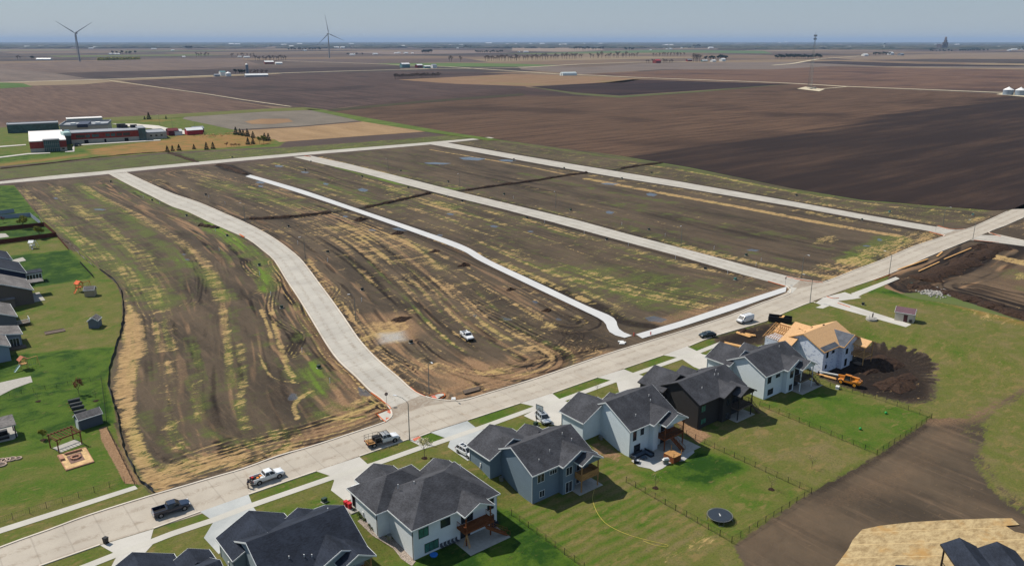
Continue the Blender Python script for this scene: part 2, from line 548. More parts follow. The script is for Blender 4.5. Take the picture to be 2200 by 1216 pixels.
fill('dry', [(900, 780), (1060, 770), (1230, 740), (1330, 745), (1041, 843), (940, 858)], 0.62, 6)
fill('straw', [(1050, 830), (1310, 752), (1300, 745), (1060, 815)], 0.5, 3)
stroke('straw', [(940, 780), (1040, 800), (1180, 770)], 3, 0.6, 0.6)
ruts([(900, 735), (960, 780), (1050, 800), (1180, 765), (1290, 740)], 6, 1.5, 0.55, 0.6)
fill('straw', [(775, 680), (860, 676), (905, 700), (870, 735), (800, 745), (770, 715)], 0.72, 6)
fill('dry', [(775, 670), (900, 668), (920, 710), (860, 750), (780, 745)], 0.7, 6)
fill('gravel', [(815, 716), (865, 712), (870, 730), (820, 736)], 0.9, 2)
ruts([(650, 570), (690, 600), (715, 620), (700, 650), (740, 680), (770, 700), (800, 745), (880, 790)], 7, 1.2, 0.8, 0.6)
ruts([(690, 610), (740, 640), (760, 670), (790, 720)], 6, 1.2, 0.7, 0.5)
stroke('straw', [(655, 560), (690, 610), (760, 700), (830, 770), (900, 830)], 7, 0.55, 0.6)
ruts([(835, 790), (860, 775), (900, 800), (930, 845)], 8, 1.1, 0.6, 0.6)
ruts([(1010, 838), (1150, 800), (1280, 755)], 5, 1.4, 0.7, 0.4)
fill('water', [(1060, 675), (1080, 676), (1120, 690), (1080, 688)], 0.6, 1.5)
fill('water', [(1012, 672), (1028, 676), (1026, 684), (1014, 680)], 0.6, 1)
# left block, behind the existing gardens
R0 = [(20, 398), (233, 380), (371, 446), (452, 480), (533, 516), (590, 562), (640, 642), (700, 740), (765, 812), (835, 880), (740, 934), (600, 978), (420, 1030), (325, 1060), (262, 960), (230, 840), (255, 700), (262, 640), (210, 575), (100, 480)]
fill('weed', R0, 0.24, 3); fill('straw', R0, 0.10, 3)
fill('weed', [(60, 470), (130, 400), (200, 400), (330, 480), (440, 590), (400, 640), (250, 560), (120, 500)], 0.4, 6)
stroke('weed', [(165, 395), (215, 430), (290, 480), (370, 545), (440, 590), (490, 640)], 8, 0.62, 0.9)
stroke('straw', [(178, 400), (225, 428), (285, 458), (330, 482), (395, 525), (438, 562), (466, 610), (474, 650)], 5.5, 0.58, 0.6)
stroke('straw', [(475, 650), (485, 700), (490, 750), (492, 800)], 3.0, 0.6, 0.6)
stroke('straw', [(120, 400), (160, 440), (230, 490), (290, 540), (330, 590), (340, 640)], 9, 0.52, 0.7)
stroke('straw', [(45, 405), (80, 440), (110, 470), (180, 520), (250, 570), (310, 620)], 8, 0.55, 0.6)
stroke('weed', [(130, 490), (220, 550), (290, 600), (350, 650)], 14, 0.6, 0.7)
stroke('straw', [(300, 600), (340, 645), (360, 700), (350, 760)], 7, 0.5, 0.7)
ruts([(120, 465), (165, 500), (160, 530), (230, 580), (300, 640), (330, 720)], 5, 1.3, 0.6, 0.5)
ruts([(470, 560), (480, 640), (470, 700), (480, 760)], 6, 1.5, 0.4, 0.35)
ruts([(415, 560), (430, 620), (400, 660), (340, 665)], 5, 1.2, 0.45, 0.4)
ruts([(400, 655), (460, 645), (520, 640), (600, 610)], 5, 1.5, 0.55, 0.3)
ruts([(365, 690), (365, 800), (362, 880)], 4, 1.6, 0.5, 0.3)
# straw bank along the old gardens
SB = [(262, 628), (290, 660), (318, 710), (312, 760), (290, 830), (300, 900), (320, 960), (350, 1010), (420, 1030), (328, 1058), (300, 1030), (276, 985), (262, 940), (250, 890), (238, 830), (262, 720), (266, 660)]
fill('straw', SB, 0.84, 2.0)
fill('straw', [(300, 985), (420, 975), (600, 955), (740, 925), (835, 885), (740, 936), (600, 980), (420, 1032), (325, 1060)], 0.72, 5)
ruts([(340, 1030), (430, 1000), (560, 965), (700, 935), (820, 895)], 10, 1.4, 0.9, 0.5)
ruts([(380, 990), (500, 950), (650, 920), (790, 870)], 6, 1.5, 0.7, 0.5)
stroke('straw', [(335, 700), (360, 760), (366, 860), (372, 940), (420, 990)], 5, 0.52, 0.8)
stroke('weed', [(410, 720), (425, 830), (435, 900), (500, 950)], 6, 0.46, 0.9)
stroke('straw', [(420, 740), (428, 800), (420, 880), (440, 930)], 3.4, 0.42, 0.8)
stroke('straw', [(515, 740), (522, 810), (516, 870), (530, 920)], 3, 0.58, 0.7)
stroke('weed', [(500, 660), (505, 760), (515, 850), (520, 920)], 5, 0.42, 0.9)
stroke('straw', [(478, 650), (483, 720), (486, 745)], 2.4, 0.62, 0.7)
stroke('straw', [(560, 665), (575, 700), (583, 725)], 1.3, 0.62, 0.7)
stroke('straw', [(583, 670), (600, 730), (615, 780), (632, 810)], 2.0, 0.62, 0.7)
stroke('straw', [(555, 758), (570, 790), (590, 812), (640, 822)], 1.0, 0.66, 0.7)
stroke('straw', [(672, 838), (650, 850), (632, 870), (640, 900)], 1.6, 0.66, 0.7)
fill('straw', [(606, 795), (625, 790), (636, 815), (628, 822)], 0.7, 1.5)
fill('weed', [(600, 600), (650, 700), (720, 790), (770, 870), (690, 920), (630, 880), (590, 790), (620, 750)], 0.46, 6)
fill('weed', [(640, 775), (690, 760), (720, 800), (715, 850), (650, 860), (625, 820)], 0.66, 4)
fill('weed', [(640, 880), (700, 878), (705, 900), (640, 912)], 0.66, 4)
stroke('weed', [(455, 480), (500, 510), (560, 560), (575, 620)], 8, 0.7, 0.7)
stroke('weed', [(250, 385), (330, 430), (420, 470), (540, 550)], 9, 0.55, 0.7)
stroke('dry', [(600, 560), (660, 660), (730, 770), (820, 865)], 8, 0.8, 0.6)
ruts([(590, 560), (640, 645), (690, 725), (760, 805), (830, 870)], 7, 1.3, 0.85, 0.6)
ruts([(525, 560), (545, 590), (590, 610), (580, 650), (600, 690), (640, 720), (625, 760)], 5, 1.1, 0.6, 0.8)
ruts([(400, 540), (470, 520), (530, 560), (590, 600)], 5, 1.2, 0.5, 0.4)
fill('dark', [(615, 715), (650, 715), (640, 760), (615, 758)], 0.8, 2.5)
fill('dark', [(400, 720), (560, 700), (640, 880), (560, 940), (460, 900)], 0.22, 12)
fill('straw', [(760, 790), (800, 850), (830, 880), (760, 920), (690, 920), (740, 870)], 0.6, 5)
fill('dry', [(690, 840), (790, 860), (830, 890), (740, 930), (600, 975), (560, 960), (680, 900)], 0.75, 6)
fill('water', [(616, 838), (640, 840), (640, 858), (618, 860)], 0.75, 2)
fill('water', [(768, 828), (790, 838), (800, 850), (772, 848)], 0.95, 1.2)
flow([(60, 400), (120, 450), (210, 520), (275, 600), (315, 700), (335, 850), (365, 950), (450, 990)], 34, dict(straw=.16, weed=.2, dark=.5, dry=.5), .8, 14, 1)
flow([(200, 400), (300, 455), (400, 510), (470, 590), (500, 700), (520, 850), (560, 950)], 30, dict(straw=.08, weed=.2, dark=.5, dry=.6), .8, 16, 2)
flow([(250, 388), (371, 452), (480, 505), (560, 580), (620, 680), (690, 780), (760, 860)], 24, dict(straw=.3, weed=.25, dark=.7, dry=.7), .8, 12, 3)
flow([(320, 390), (480, 466), (600, 530), (690, 620), (760, 720), (850, 810), (930, 850)], 30, dict(straw=.3, dark=.7, dry=.7), .8, 14, 4)
flow([(400, 370), (560, 420), (760, 500), (900, 600), (1000, 700), (1120, 770)], 40, dict(straw=.28, weed=.2, dark=.5, dry=.6), .8, 24, 5)
flow([(560, 400), (760, 470), (900, 525), (1060, 600), (1230, 690)], 22, dict(straw=.28, dark=.6, dry=.6), .8, 18, 6)
flow([(600, 350), (860, 425), (1100, 505), (1350, 590), (1600, 640)], 60, dict(straw=.26, weed=.3, dark=.35, dry=.35), 1.2, 26, 7)
flow([(760, 330), (1000, 385), (1300, 455), (1600, 530), (1850, 580)], 80, dict(straw=.25, weed=.25, dark=.3, dry=.3), 2.0, 40, 8)
flow([(950, 880), (1100, 835), (1320, 765)], 20, dict(straw=.4, dark=.4, dry=.5), 1.0, 14, 9)
flow([(340, 1040), (560, 975), (760, 915), (835, 885)], 24, dict(straw=.3, dark=.6, dry=.5), .8, 12, 10)
flow([(2000, 905), (1850, 1010), (1700, 1100), (1580, 1200)], 30, dict(dark=.3, dry=.22), 1.4, 20, 11)
np.clip(A, -1, 1, out=A)
# puddles over the whole site
for x, y, w, h in [(940, 351, 62, 5), (1090, 345, 40, 5), (600, 357, 22, 4), (780, 408, 24, 8), (655, 370, 20, 4), (560, 392, 24, 5), (742, 465, 14, 5), (800, 494, 20, 4), (870, 492, 60, 8), (395, 546, 12, 3), (402, 557, 12, 3), (215, 450, 30, 4), (968, 460, 18, 5), (1062, 486, 20, 6), (1015, 341, 60, 8), (1310, 456, 20, 8), (1618, 537, 30, 5), (1310, 395, 40, 5), (1400, 418, 25, 8), (1410, 685, 50, 14), (1890, 515, 12, 6), (1862, 528, 20, 4), (1140, 497, 14, 4), (700, 395, 14, 5), (945, 505, 14, 4), (1150, 648, 14, 6), (1200, 685, 14, 5), (120, 426, 12, 3), (560, 400, 14, 4)]:
    fill('water', [(x - w / 2, y - h * .2), (x - w * .1, y - h / 2), (x + w / 2, y), (x + w * .2, y + h / 2), (x - w * .3, y + h * .3)], 0.95, 0.8)
# trenches across the blocks
for tr in ([(530, 470), (620, 468), (700, 458), (745, 452)], [(780, 447), (850, 432), (900, 420), (940, 412)], [(985, 410), (1060, 400), (1150, 388), (1220, 376), (1280, 370)], [(1320, 366), (1370, 356), (1430, 351)], [(430, 470), (470, 486)]):
    stroke('dark', tr, 5.0, 1.0, 0.35)
    A_w = tr
fill('dark', [(452, 352), (500, 354), (545, 374), (530, 378), (480, 366)], 1.0, 2)
fill('dark', [(360, 329), (385, 328), (440, 348), (420, 352)], 1.0, 2)
stroke('dark', [(0, 362), (100, 352), (230, 336), (340, 328), (470, 318), (700, 302)], 4, 0.8, 0.5)
stroke('dark', [(285, 372), (330, 366), (375, 352)], 3, 0.5, 0.5)
# soil thrown up beside every kerb
for kb in ([(590, 556), (640, 640), (700, 738), (795, 838)], [(650, 560), (708, 638), (770, 727), (856, 810), (905, 848)], [(285, 400), (371, 446), (452, 480), (533, 515)], [(330, 396), (420, 432), (525, 476), (625, 538)], [(700, 356), (860, 396), (1078, 451), (1323, 517), (1594, 593)], [(670, 334), (824, 370), (985, 410), (1241, 472), (1516, 545), (1687, 591)], [(1023, 329), (1187, 359), (1460, 403), (1700, 446), (2000, 500)], [(965, 306), (1241, 353), (1460, 390), (1700, 431), (2010, 486)], [(1780, 604), (1838, 581), (1966, 530), (2030, 509)], [(645, 406), (760, 446), (900, 493), (1053, 558), (1154, 605), (1260, 654)], [(633, 414), (752, 453), (900, 505), (1029, 563), (1130, 611), (1260, 671)]):
    stroke('dark', kb, 4.0, 0.55, 0.7)
# right: earthworks beyond the junction
E1 = [(1880, 603), (1996, 553), (2075, 520), (2125, 520), (2230, 530), (2400, 560), (2400, 760), (2200, 690), (2050, 655), (1960, 640), (1900, 618)]
fill('dry', E1, 0.4, 4); fill('dark', E1, 0.2, 4)
stroke('dark', [(2120, 535), (2080, 560), (2000, 590), (1950, 610)], 16, 0.75, 0.6)
stroke('dark', [(1960, 620), (2080, 650), (2200, 680), (2300, 700)], 14, 0.6, 0.8)
stroke('dark', [(2130, 520), (2170, 530), (2260, 535)], 9, 0.8, 0.6)
flow([(2120, 530), (2050, 575), (1960, 610), (2080, 650), (2250, 700)], 34, dict(dark=.7, dry=.7, straw=.3), 1.4, 14, 12)
flow([(2100, 620), (2250, 660)], 30, dict(dark=.5, straw=.3), 1.4, 14, 13)
ruts([(2130, 530), (2060, 575), (1960, 605)], 12, 2.0, 0.5, 0.7)
ruts([(1950, 600), (2000, 630), (2120, 650), (2250, 700)], 12, 2.0, 0.3, 0.6)
stroke('straw', [(2120, 546), (2160, 556), (2230, 570)], 8, 0.85, 0.4)
fill('straw', [(2160, 585), (2250, 580), (2250, 610), (2170, 600)], 0.6, 4)
fill('weed', [(2130, 560), (2230, 585), (2230, 640), (2100, 600)], 0.35, 6)
fill('straw', [(2130, 490), (2200, 470), (2260, 480), (2230, 515), (2160, 500)], 0.5, 4)
fill('straw', [(1900, 612), (1960, 618), (2040, 640), (2150, 670), (2200, 690), (2230, 720), (2100, 690), (1980, 640)], 0.55, 5)
stroke('prairie', [(1960, 620), (2060, 650), (2160, 680), (2260, 700)], 9, 0.8, 0.7)
fill('gravel', [(1982, 620), (2010, 624), (2036, 636), (2030, 642), (2000, 636)], 1.0, 1)

# -- mown grass on the house side of the main street
KERB_NEAR = [(1912, 588), (1873, 602), (1831, 617), (1760, 645), (1740, 650), (1683, 673), (1643, 691), (1538, 721), (1480, 744), (1425, 763), (1340, 792), (1290, 810), (1186, 845), (1120, 865), (1005, 903), (905, 934), (772, 980), (680, 1012), (540, 1060), (445, 1100), (330, 1135), (215, 1170), (150, 1190), (84, 1216), (0, 1244), (-200, 1305)]
GN = KERB_NEAR + [(-200, 1700), (3200, 1700), (3200, 800), (2200, 690), (2050, 655), (1960, 640), (1900, 618)]
fill('farm', GN, 0.0, 1.0, 'set')
fill('lawn', GN, 1.0, 0.6)
fill('lush', GN, 0.42, 0.6, 'set')
# open field on the right
OF = [(1700, 700), (1800, 640), (1960, 640), (2200, 690), (3000, 800), (3000, 1300), (2210, 1216), (2120, 900), (1960, 880), (1850, 800)]
fill('lush', OF, 0.34, 5, 'set')
stroke('lush', [(1870, 622), (1960, 635), (2040, 655), (2200, 685)], 10, 0.75, 0.7)
stroke('lush', [(1800, 700), (1950, 725), (2150, 770)], 10, 0.45, 0.7)
fill('dry', [(2030, 680), (2230, 690), (2230, 760), (2140, 770)], 0.25, 8)
stroke('dry', [(2200, 810), (2130, 850), (2080, 890), (2000, 900)], 8, 0.5, 0.8)
fill('lush', [(2080, 880), (2200, 850), (2200, 1000), (2150, 960)], 0.3, 8)
fill('straw', [(2100, 920), (2220, 900), (2220, 1060), (2160, 1040)], 0.28, 8)
# gardens, each kept differently
def yard(pts, lush, mow=0.0):
    fill('lush', pts, lush, 1.0, 'set')
    if mow: fill('mow', pts, mow, 0.6, 'set')
yard([(560, 1100), (700, 1066), (742, 1078), (900, 1216), (820, 1260), (640, 1260)], 0.62)
yard([(1068, 1090), (1110, 1100), (1250, 1216), (1300, 1300), (860, 1260), (900, 1200)], 0.92)
yard([(1148, 1082), (1290, 990), (1335, 1000), (1560, 1160), (1330, 1230), (1250, 1216), (1090, 1090)], 0.42, 1.0)
yard([(1290, 990), (1500, 945), (1742, 1052), (1570, 1160), (1335, 1000)], 0.50)
fill('lush', [(1290, 990), (1400, 1010), (1500, 955), (1640, 1010), (1500, 1060), (1360, 1020)], 0.98, 4)
fill('lush', [(1640, 1040), (1742, 1052), (1570, 1165), (1540, 1140), (1690, 1070)], 0.7, 3)
yard([(1500, 945), (1640, 870), (1885, 975), (1742, 1052)], 0.32)
fill('lush', [(1500, 950), (1580, 960), (1700, 1010), (1640, 1010), (1520, 970)], 0.6, 4)
yard([(1640, 870), (1760, 830), (2000, 895), (1885, 975)], 0.62)
fill('lush', [(1700, 840), (1780, 840), (1960, 895), (1800, 910)], 0.8, 4)
fill('straw', [(1500, 1140), (1570, 1160), (1440, 1216), (1330, 1240)], 0.5, 2)
fill('lush', [(1570, 1160), (1640, 1216), (1700, 1300), (1300, 1300), (1440, 1216)], 0.30, 2, 'set')
# kerbside strips
for st, l in (([(534, 1060), (679, 1011), (709, 1022), (540, 1080)], .6), ([(772, 980), (876, 944), (905, 938), (903, 957), (790, 997)], .42), ([(900, 938), (925, 929), (955, 940), (923, 952)], .8), ([(1004, 903), (1118, 865), (1147, 873), (1022, 918)], .6), ([(1186, 843), (1283, 810), (1312, 817), (1202, 857)], .6), ([(1340, 792), (1425, 762), (1455, 768), (1360, 801)], .5), ([(1476, 743), (1524, 730), (1543, 735), (1497, 754)], .62), ([(345, 1124), (423, 1097), (448, 1112), (372, 1140)], .66)):
    fill('lush', st, l, 0.3, 'set')
# bare earth behind the gardens
BARE = [(2000, 898), (2060, 898), (2110, 920), (2115, 950), (2090, 990), (2120, 1040), (2160, 1080), (2230, 1120), (2230, 1500), (1640, 1400), (1600, 1216), (1575, 1170), (1745, 1055), (1885, 978)]
fill('lawn', BARE, 0.0, 1.6, 'set'); fill('dry', BARE, 0.22, 2)
stroke('lawn', [(0, 0), (1, 1)], .1, 0)
fill('lawn', [(2040, 905), (2120, 860), (2230, 800), (2240, 830), (2140, 890), (2110, 960), (2160, 1040), (2230, 1100), (2230, 1120), (2160, 1080), (2090, 990)], .42, 3, 'set')
stroke('dark', [(1760, 1050), (1880, 985), (1985, 915)], 3.0, 0.5, 0.8)
stroke('dry', [(1620, 1170), (1800, 1080), (1960, 1000), (2060, 920)], 10, 0.3, 1.0)
fill('water', [(2062, 1020), (2090, 1022), (2094, 1032), (2070, 1030)], 0.4, 2)
# building site around the unfinished house
for q in ([(1540, 722), (1622, 700), (1660, 690), (1680, 700), (1640, 740), (1560, 745), (1530, 735)], [(1745, 775), (1840, 735), (1900, 745), (1975, 790), (2012, 830), (2005, 860), (1960, 868), (1860, 845), (1760, 812)]):
    fill('lawn', q, 0.0, 5, 'set'); fill('dark', q, 0.8, 4); fill('straw', q, 0.34, 2); fill('dry', q, .3, 2)
rq = random.Random(12)
for i in range(46):
    a_ = -1.7 + 2.7 * i / 45 + rq.uniform(-.05, .05); k_ = rq.uniform(.72, 1.04); ex, ey = 1890 + 122 * k_ * math.cos(a_), 802 + 66 * k_ * math.sin(a_)
    for ch, v, mo in (('lawn', .9, 'cut'), ('dark', .7, 'max')): stroke(ch, [(1890 + .6 * (ex - 1890), 802 + .6 * (ey - 802)), (ex + rq.uniform(-6, 6), ey)], rq.uniform(.8, 2.0), v, .7, mo)
for k in range(5):
    ruts([(1850, 745 + 9 * k), (1900, 765 + 9 * k), (1940, 800 + 8 * k), (1910, 820 + 9 * k), (1840, 815 + 8 * k)], 5, 1.3, 0.3, 0.8)
fill('dark', [(1750, 650), (1790, 680), (1800, 700), (1740, 690)], 0.0, 1)
stroke('dark', [(1735, 685), (1770, 690), (1800, 697)], 4, 0.7, 0.7)
# between the houses
fill('dry', [(1455, 895), (1500, 930), (1520, 960), (1480, 930)], 0.2, 2)
fill('lawn', [(1438, 890), (1460, 885), (1530, 935), (1500, 955), (1465, 925)], 0.15, 1.5, 'set')
fill('dry', [(1438, 890), (1460, 885), (1530, 935), (1500, 955), (1465, 925)], 1.0, 1.5)
fill('lawn', [(1262, 948), (1285, 945), (1345, 975), (1330, 995), (1275, 975)], 0.4, 1.5, 'set')
fill('dry', [(1262, 948), (1285, 945), (1345, 975), (1330, 995), (1275, 975)], 0.9, 1.5)
fill('straw', [(920, 965), (960, 985), (1000, 1010), (1060, 1050), (1140, 1085), (1100, 1040), (1000, 985)], 0.45, 2)
# -- old gardens on the left
LG = [(-300, 410), (30, 398), (75, 455), (130, 505), (165, 530), (215, 580), (250, 610), (262, 640), (263, 680), (258, 720), (240, 780), (232, 830), (245, 870), (250, 905), (258, 950), (275, 990), (305, 1040), (325, 1062), (105, 1138), (-300, 1270)]
fill('straw', LG, 0.0, 0.5, 'set'); fill('weed', LG, 0.0, 0.5, 'set'); fill('farm', LG, 0.0, 0.5, 'set'); fill('dark', LG, 0, .5, 'set'); fill('dry', LG, 0, .5, 'set'); fill('rut', LG, 0, .5, 'set')
fill('lawn', LG, 1.0, 0.6)
fill('lush', LG, 0.55, 0.5, 'set')
yard([(-200, 400), (30, 398), (75, 455), (95, 482), (-200, 505)], 0.9)
yard([(-200, 505), (95, 484), (125, 510), (-200, 540)], 1.0)
yard([(-200, 540), (125, 512), (148, 536), (-200, 575)], 0.45)
yard([(-200, 570), (148, 538), (200, 590), (190, 600), (60, 620), (-200, 640)], 1.0)
yard([(60, 620), (190, 600), (255, 625), (262, 690), (40, 700)], 0.45)
yard([(40, 700), (262, 660), (255, 745), (40, 775)], 0.40)
fill('straw', [(60, 680), (250, 650), (250, 690), (60, 720)], 0.26, 5)
yard([(-200, 780), (245, 745), (232, 830), (-200, 870)], 0.85)
yard([(-200, 868), (230, 822), (250, 905), (165, 935), (-200, 970)], 0.85)
yard([(-200, 975), (170, 940), (215, 925), (285, 1035), (-200, 1130)], 0.62)
yard([(-200, 1120), (310, 1045), (325, 1062), (-200, 1240)], 0.4)
stroke('dry', [(225, 935), (268, 1030)], 2.6, 1.0, 0.3, smoothit=False); stroke('lawn', [(0, 0), (1, 1)], 0.1, 0)
fill('lawn', [(212, 920), (228, 915), (300, 1040), (268, 1038), (218, 945)], 0.0, 0.5, 'set')
fill('dry', [(212, 920), (228, 915), (300, 1040), (268, 1038), (218, 945)], 0.95, 0.5)
fill('lawn', [(255, 905), (262, 940), (290, 1010), (310, 1045), (300, 1045), (262, 975), (240, 905)], 0.35, 0.7, 'set')
fill('dry', [(240, 905), (262, 940), (290, 1010), (310, 1045), (300, 1045), (262, 975)], 0.8, 0.8)
fill('lawn', [(110, 492), (130, 506), (175, 535), (160, 542), (140, 530)], 0.1, 1, 'set')
# -- the school's grounds, prairie and the plots beyond the far street
SCH = [(-300, 366), (0, 358), (360, 328), (600, 316), (620, 300), (500, 285), (520, 275), (390, 250), (330, 255), (230, 262), (0, 275), (-300, 285)]
fill('farm', SCH, 0.0, 3, 'set'); fill('lawn', SCH, 1.0, 2); fill('lush', SCH, 0.55, 2, 'set')
fill('lush', [(-300, 340), (60, 330), (170, 318), (210, 325), (0, 350), (-300, 362)], 0.8, 4)
PR = [(190, 322), (260, 312), (360, 300), (380, 292), (500, 290), (590, 296), (580, 310), (480, 318), (360, 326), (240, 335), (200, 332)]
fill('prairie', PR, 1.0, 4)
fill('prairie', [(-300, 368), (0, 358), (190, 335), (190, 330), (0, 352), (-300, 362)], 0.7, 3)
fill('prairie', [(290, 262), (350, 262), (380, 258), (330, 256)], 0.5, 3)
fill('lush', [(520, 305), (580, 300), (600, 312), (520, 318)], 0.8, 4)

# -- real unevenness of the land
rng = np.random.default_rng(3)
def vnoise(cell, seed):
    r = np.random.default_rng(seed)
    g = r.random((512, 512)).astype(np.float32)
    x = Sx / cell; y = Tx / cell
    xi = np.floor(x).astype(int); yi = np.floor(y).astype(int)
    fx = (x - xi); fy = (y - yi); fx = fx * fx * (3 - 2 * fx); fy = fy * fy * (3 - 2 * fy)
    def gg(a, b): return g[np.ix_(a % 512, b % 512)]
    return (gg(xi, yi) * (1 - fx)[:, None] + gg(xi + 1, yi) * fx[:, None]) * (1 - fy)[None, :] + (gg(xi, yi + 1) * (1 - fx)[:, None] + gg(xi + 1, yi + 1) * fx[:, None]) * fy[None, :]
Z = zt(Sx[:, None], Tx[None, :]).astype(np.float32)
bare = np.clip(1 - A[4] - A[10], 0, 1)
Z -= bare * (0.10 * vnoise(1.3, 1) + 0.06 * vnoise(0.7, 2))
Z -= bare * np.clip(A[11], -1, 1) * 0.07 + bare * 0.07 * (np.abs(A[11]) > 0.01)
nearfield = (np.abs(Sx[:, None] - 200) < 400) & (np.abs(Tx[None, :] - 400) < 600)
Z -= np.where(nearfield, A[2] * bare * 0.10, 0)
vs = np.empty((NS * NTT, 3), np.float32)
vs[:, 0] = np.repeat(Sx, NTT); vs[:, 1] = np.tile(Tx, NS); vs[:, 2] = Z.ravel()
gi = (np.arange(NS - 1)[:, None] * NTT + np.arange(NTT - 1)[None, :]).ravel().astype(np.int32)
quads = np.stack([gi, gi + NTT, gi + NTT + 1, gi + 1], 1)
gme = bpy.data.meshes.new("ground")
gme.vertices.add(len(vs)); gme.vertices.foreach_set("co", vs.ravel())
gme.loops.add(quads.size); gme.loops.foreach_set("vertex_index", quads.ravel())
gme.polygons.add(len(quads)); gme.polygons.foreach_set("loop_start", np.arange(0, quads.size, 4, dtype=np.int32))
gme.update(calc_edges=True)
gme.polygons.foreach_set("use_smooth", np.ones(len(quads), bool))
for k in range(3):
    at = gme.color_attributes.new("mask%d" % k, 'FLOAT_COLOR', 'POINT')
    buf = np.clip(A[4 * k:4 * k + 4], 0, 1).reshape(4, -1).T.copy().astype(np.float32)
    at.data.foreach_set("color", buf.ravel())
ground = bpy.data.objects.new("ground", gme)
COL.objects.link(ground); struct(ground)
del quads, vs, gi

g = NT("ground_cover", 0.95, 0.15)
straw, weed, dark, dry = g.attr("mask0")
lawn, lush, water, mow = g.attr("mask1")
prairie, gravel, farm, _r = g.attr("mask2")
nA = g.noise(g.pos((0.22, 0.62, 1)), 0.42, 8, 0.72, 0.6)         # clumps drawn out along the kerb direction
nB = g.noise(g.pos((0.30, 0.55, 1)), 0.30, 7, 0.70, 0.3)
nC = g.noise(g.pos(), 2.6, 5, 0.75)                               # clods and tufts
nD = g.noise(g.pos((1, 0.25, 1)), 0.09, 5, 0.6)                   # broad soil tones
nE = g.noise(g.pos((1.6, 0.12, 1)), 0.5, 5, 0.65)                 # tillage and grading lines
nF = g.noise(g.pos(), 0.035, 4, 0.55)
soil = g.mix(g.rng(nD, 0.3, 0.7), col(66, 58, 49), col(95, 82, 67))
soil = g.mix(g.math('MULTIPLY', g.rng(nE, 0.5, 0.75), 0.6), soil, col(118, 99, 80))
soil = g.mix(g.math('MULTIPLY', g.rng(nC, 0.45, 0.75), 0.5), soil, col(40, 34, 31))
drym = g.rng(g.math('ADD', g.math('ADD', g.math('MULTIPLY', nC, 0.45), g.math('MULTIPLY', nB, .35)), dry), 0.55, 1.25)
soil = g.mix(drym, soil, g.mix(g.rng(nC, 0.3, 0.7), col(118, 90, 66), col(158, 128, 98)))
darkm = g.rng(g.math('ADD', dark, g.math('MULTIPLY', nC, 0.6)), 0.45, 1.15)
soil = g.mix(darkm, soil, col(37, 30, 26))
wv = g.math('ADD', g.math('MULTIPLY', nB, 1.0), g.math('MULTIPLY', weed, 0.55))
weedm = g.math('MULTIPLY', g.rng(wv, 0.66, 0.92), g.rng(weed, 0.0, 0.3))
weedc = g.mix(g.rng(nC, 0.3, 0.7), col(60, 70, 38), col(104, 112, 56))
soil = g.mix(g.math('MULTIPLY', weedm, 0.85), soil, weedc)
lush_weed = g.math('MULTIPLY', g.rng(g.math('ADD', weed, g.math('MULTIPLY', nA, 0.7)), 1.0, 1.25), 0.85)
soil = g.mix(lush_weed, soil, g.mix(nC, col(62, 96, 26), col(120, 140, 52)))
nM = g.noise(g.pos((0.45, 1.5, 1), 0.25), 1.0, 6, 0.75, 0.8)
sv_ = g.math('ADD', g.math('ADD', g.math('MULTIPLY', nA, 0.95), g.math('MULTIPLY', straw, 0.60)), g.math('MULTIPLY', g.math('SUBTRACT', nM, 0.5), 0.75))
sv_ = g.math('ADD', sv_, g.math('MULTIPLY', g.math('SUBTRACT', nC, 0.5), 0.25))
strawm = g.math('MULTIPLY', g.rng(sv_, 0.81, 0.95), g.rng(straw, 0.0, 0.12))
# a fringe of sprouting green round each straw clump
fr = g.math('MULTIPLY', g.math('MULTIPLY', g.rng(sv_, 0.76, 0.86), g.rng(weed, 0.1, 0.5)), 0.7)
soil = g.mix(fr, soil, col(96, 108, 44))
strawc = g.mix(g.rng(nM, 0.25, 0.75), col(130, 103, 70), col(202, 168, 120))
strawc = g.mix(g.math('MULTIPLY', g.rng(nC, 0.5, 0.8), 0.6), strawc, col(120, 94, 62))
soil = g.mix(g.math('MULTIPLY', g.rng(nM, 0.62, 0.70), 0.45), soil, col(150, 124, 92))
strawc = g.mix(g.math('MULTIPLY', g.rng(nF, 0.4, 0.7), 0.4), strawc, col(176, 160, 92))
soil = g.mix(g.math('MULTIPLY', strawm, 0.84), soil, strawc)
# mown grass
stripe_p = g.pos((0.9, 0.06, 1), math.radians(0))
sp = g.n("ShaderNodeSeparateXYZ"); g.link(g.pos(), sp.inputs[0])
st1 = g.math('SINE', g.math('ADD', g.math('MULTIPLY', sp.outputs[1], 2.9), g.math('MULTIPLY', nA, 6.0)))
nG = g.noise(g.pos(), 0.16, 6, 0.68, 0.3)
nH = g.noise(g.pos((0.5, 1.0, 1)), 0.6, 5, 0.7)
lv = g.math('ADD', g.math('ADD', lush, g.math('MULTIPLY', g.math('SUBTRACT', nG, 0.5), 1.6)), g.math('MULTIPLY', g.math('SUBTRACT', nH, 0.5), 0.5))
lv = g.math('ADD', lv, g.math('MULTIPLY', g.math('MULTIPLY', st1, mow), g.math('MULTIPLY', nG, 0.34)))
grass = g.mix(g.rng(lv, 0.0, 0.45), col(118, 106, 70), col(96, 100, 46))
grass = g.mix(g.rng(lv, 0.40, 0.75), grass, col(74, 98, 28))
grass = g.mix(g.rng(lv, 0.72, 1.1), grass, col(33, 65, 13))
grass = g.mix(g.math('MULTIPLY', g.rng(nC, 0.45, 0.75), 0.6), grass, col(30, 42, 14))
patch = g.math('MULTIPLY', g.rng(g.math('ADD', g.math('ADD', nH, g.math('MULTIPLY', g.math('SUBTRACT', nM, 0.5), 0.35)), g.math('MULTIPLY', g.math('SUBTRACT', 1.0, lush), 0.18)), 0.62, 0.78), 0.55)
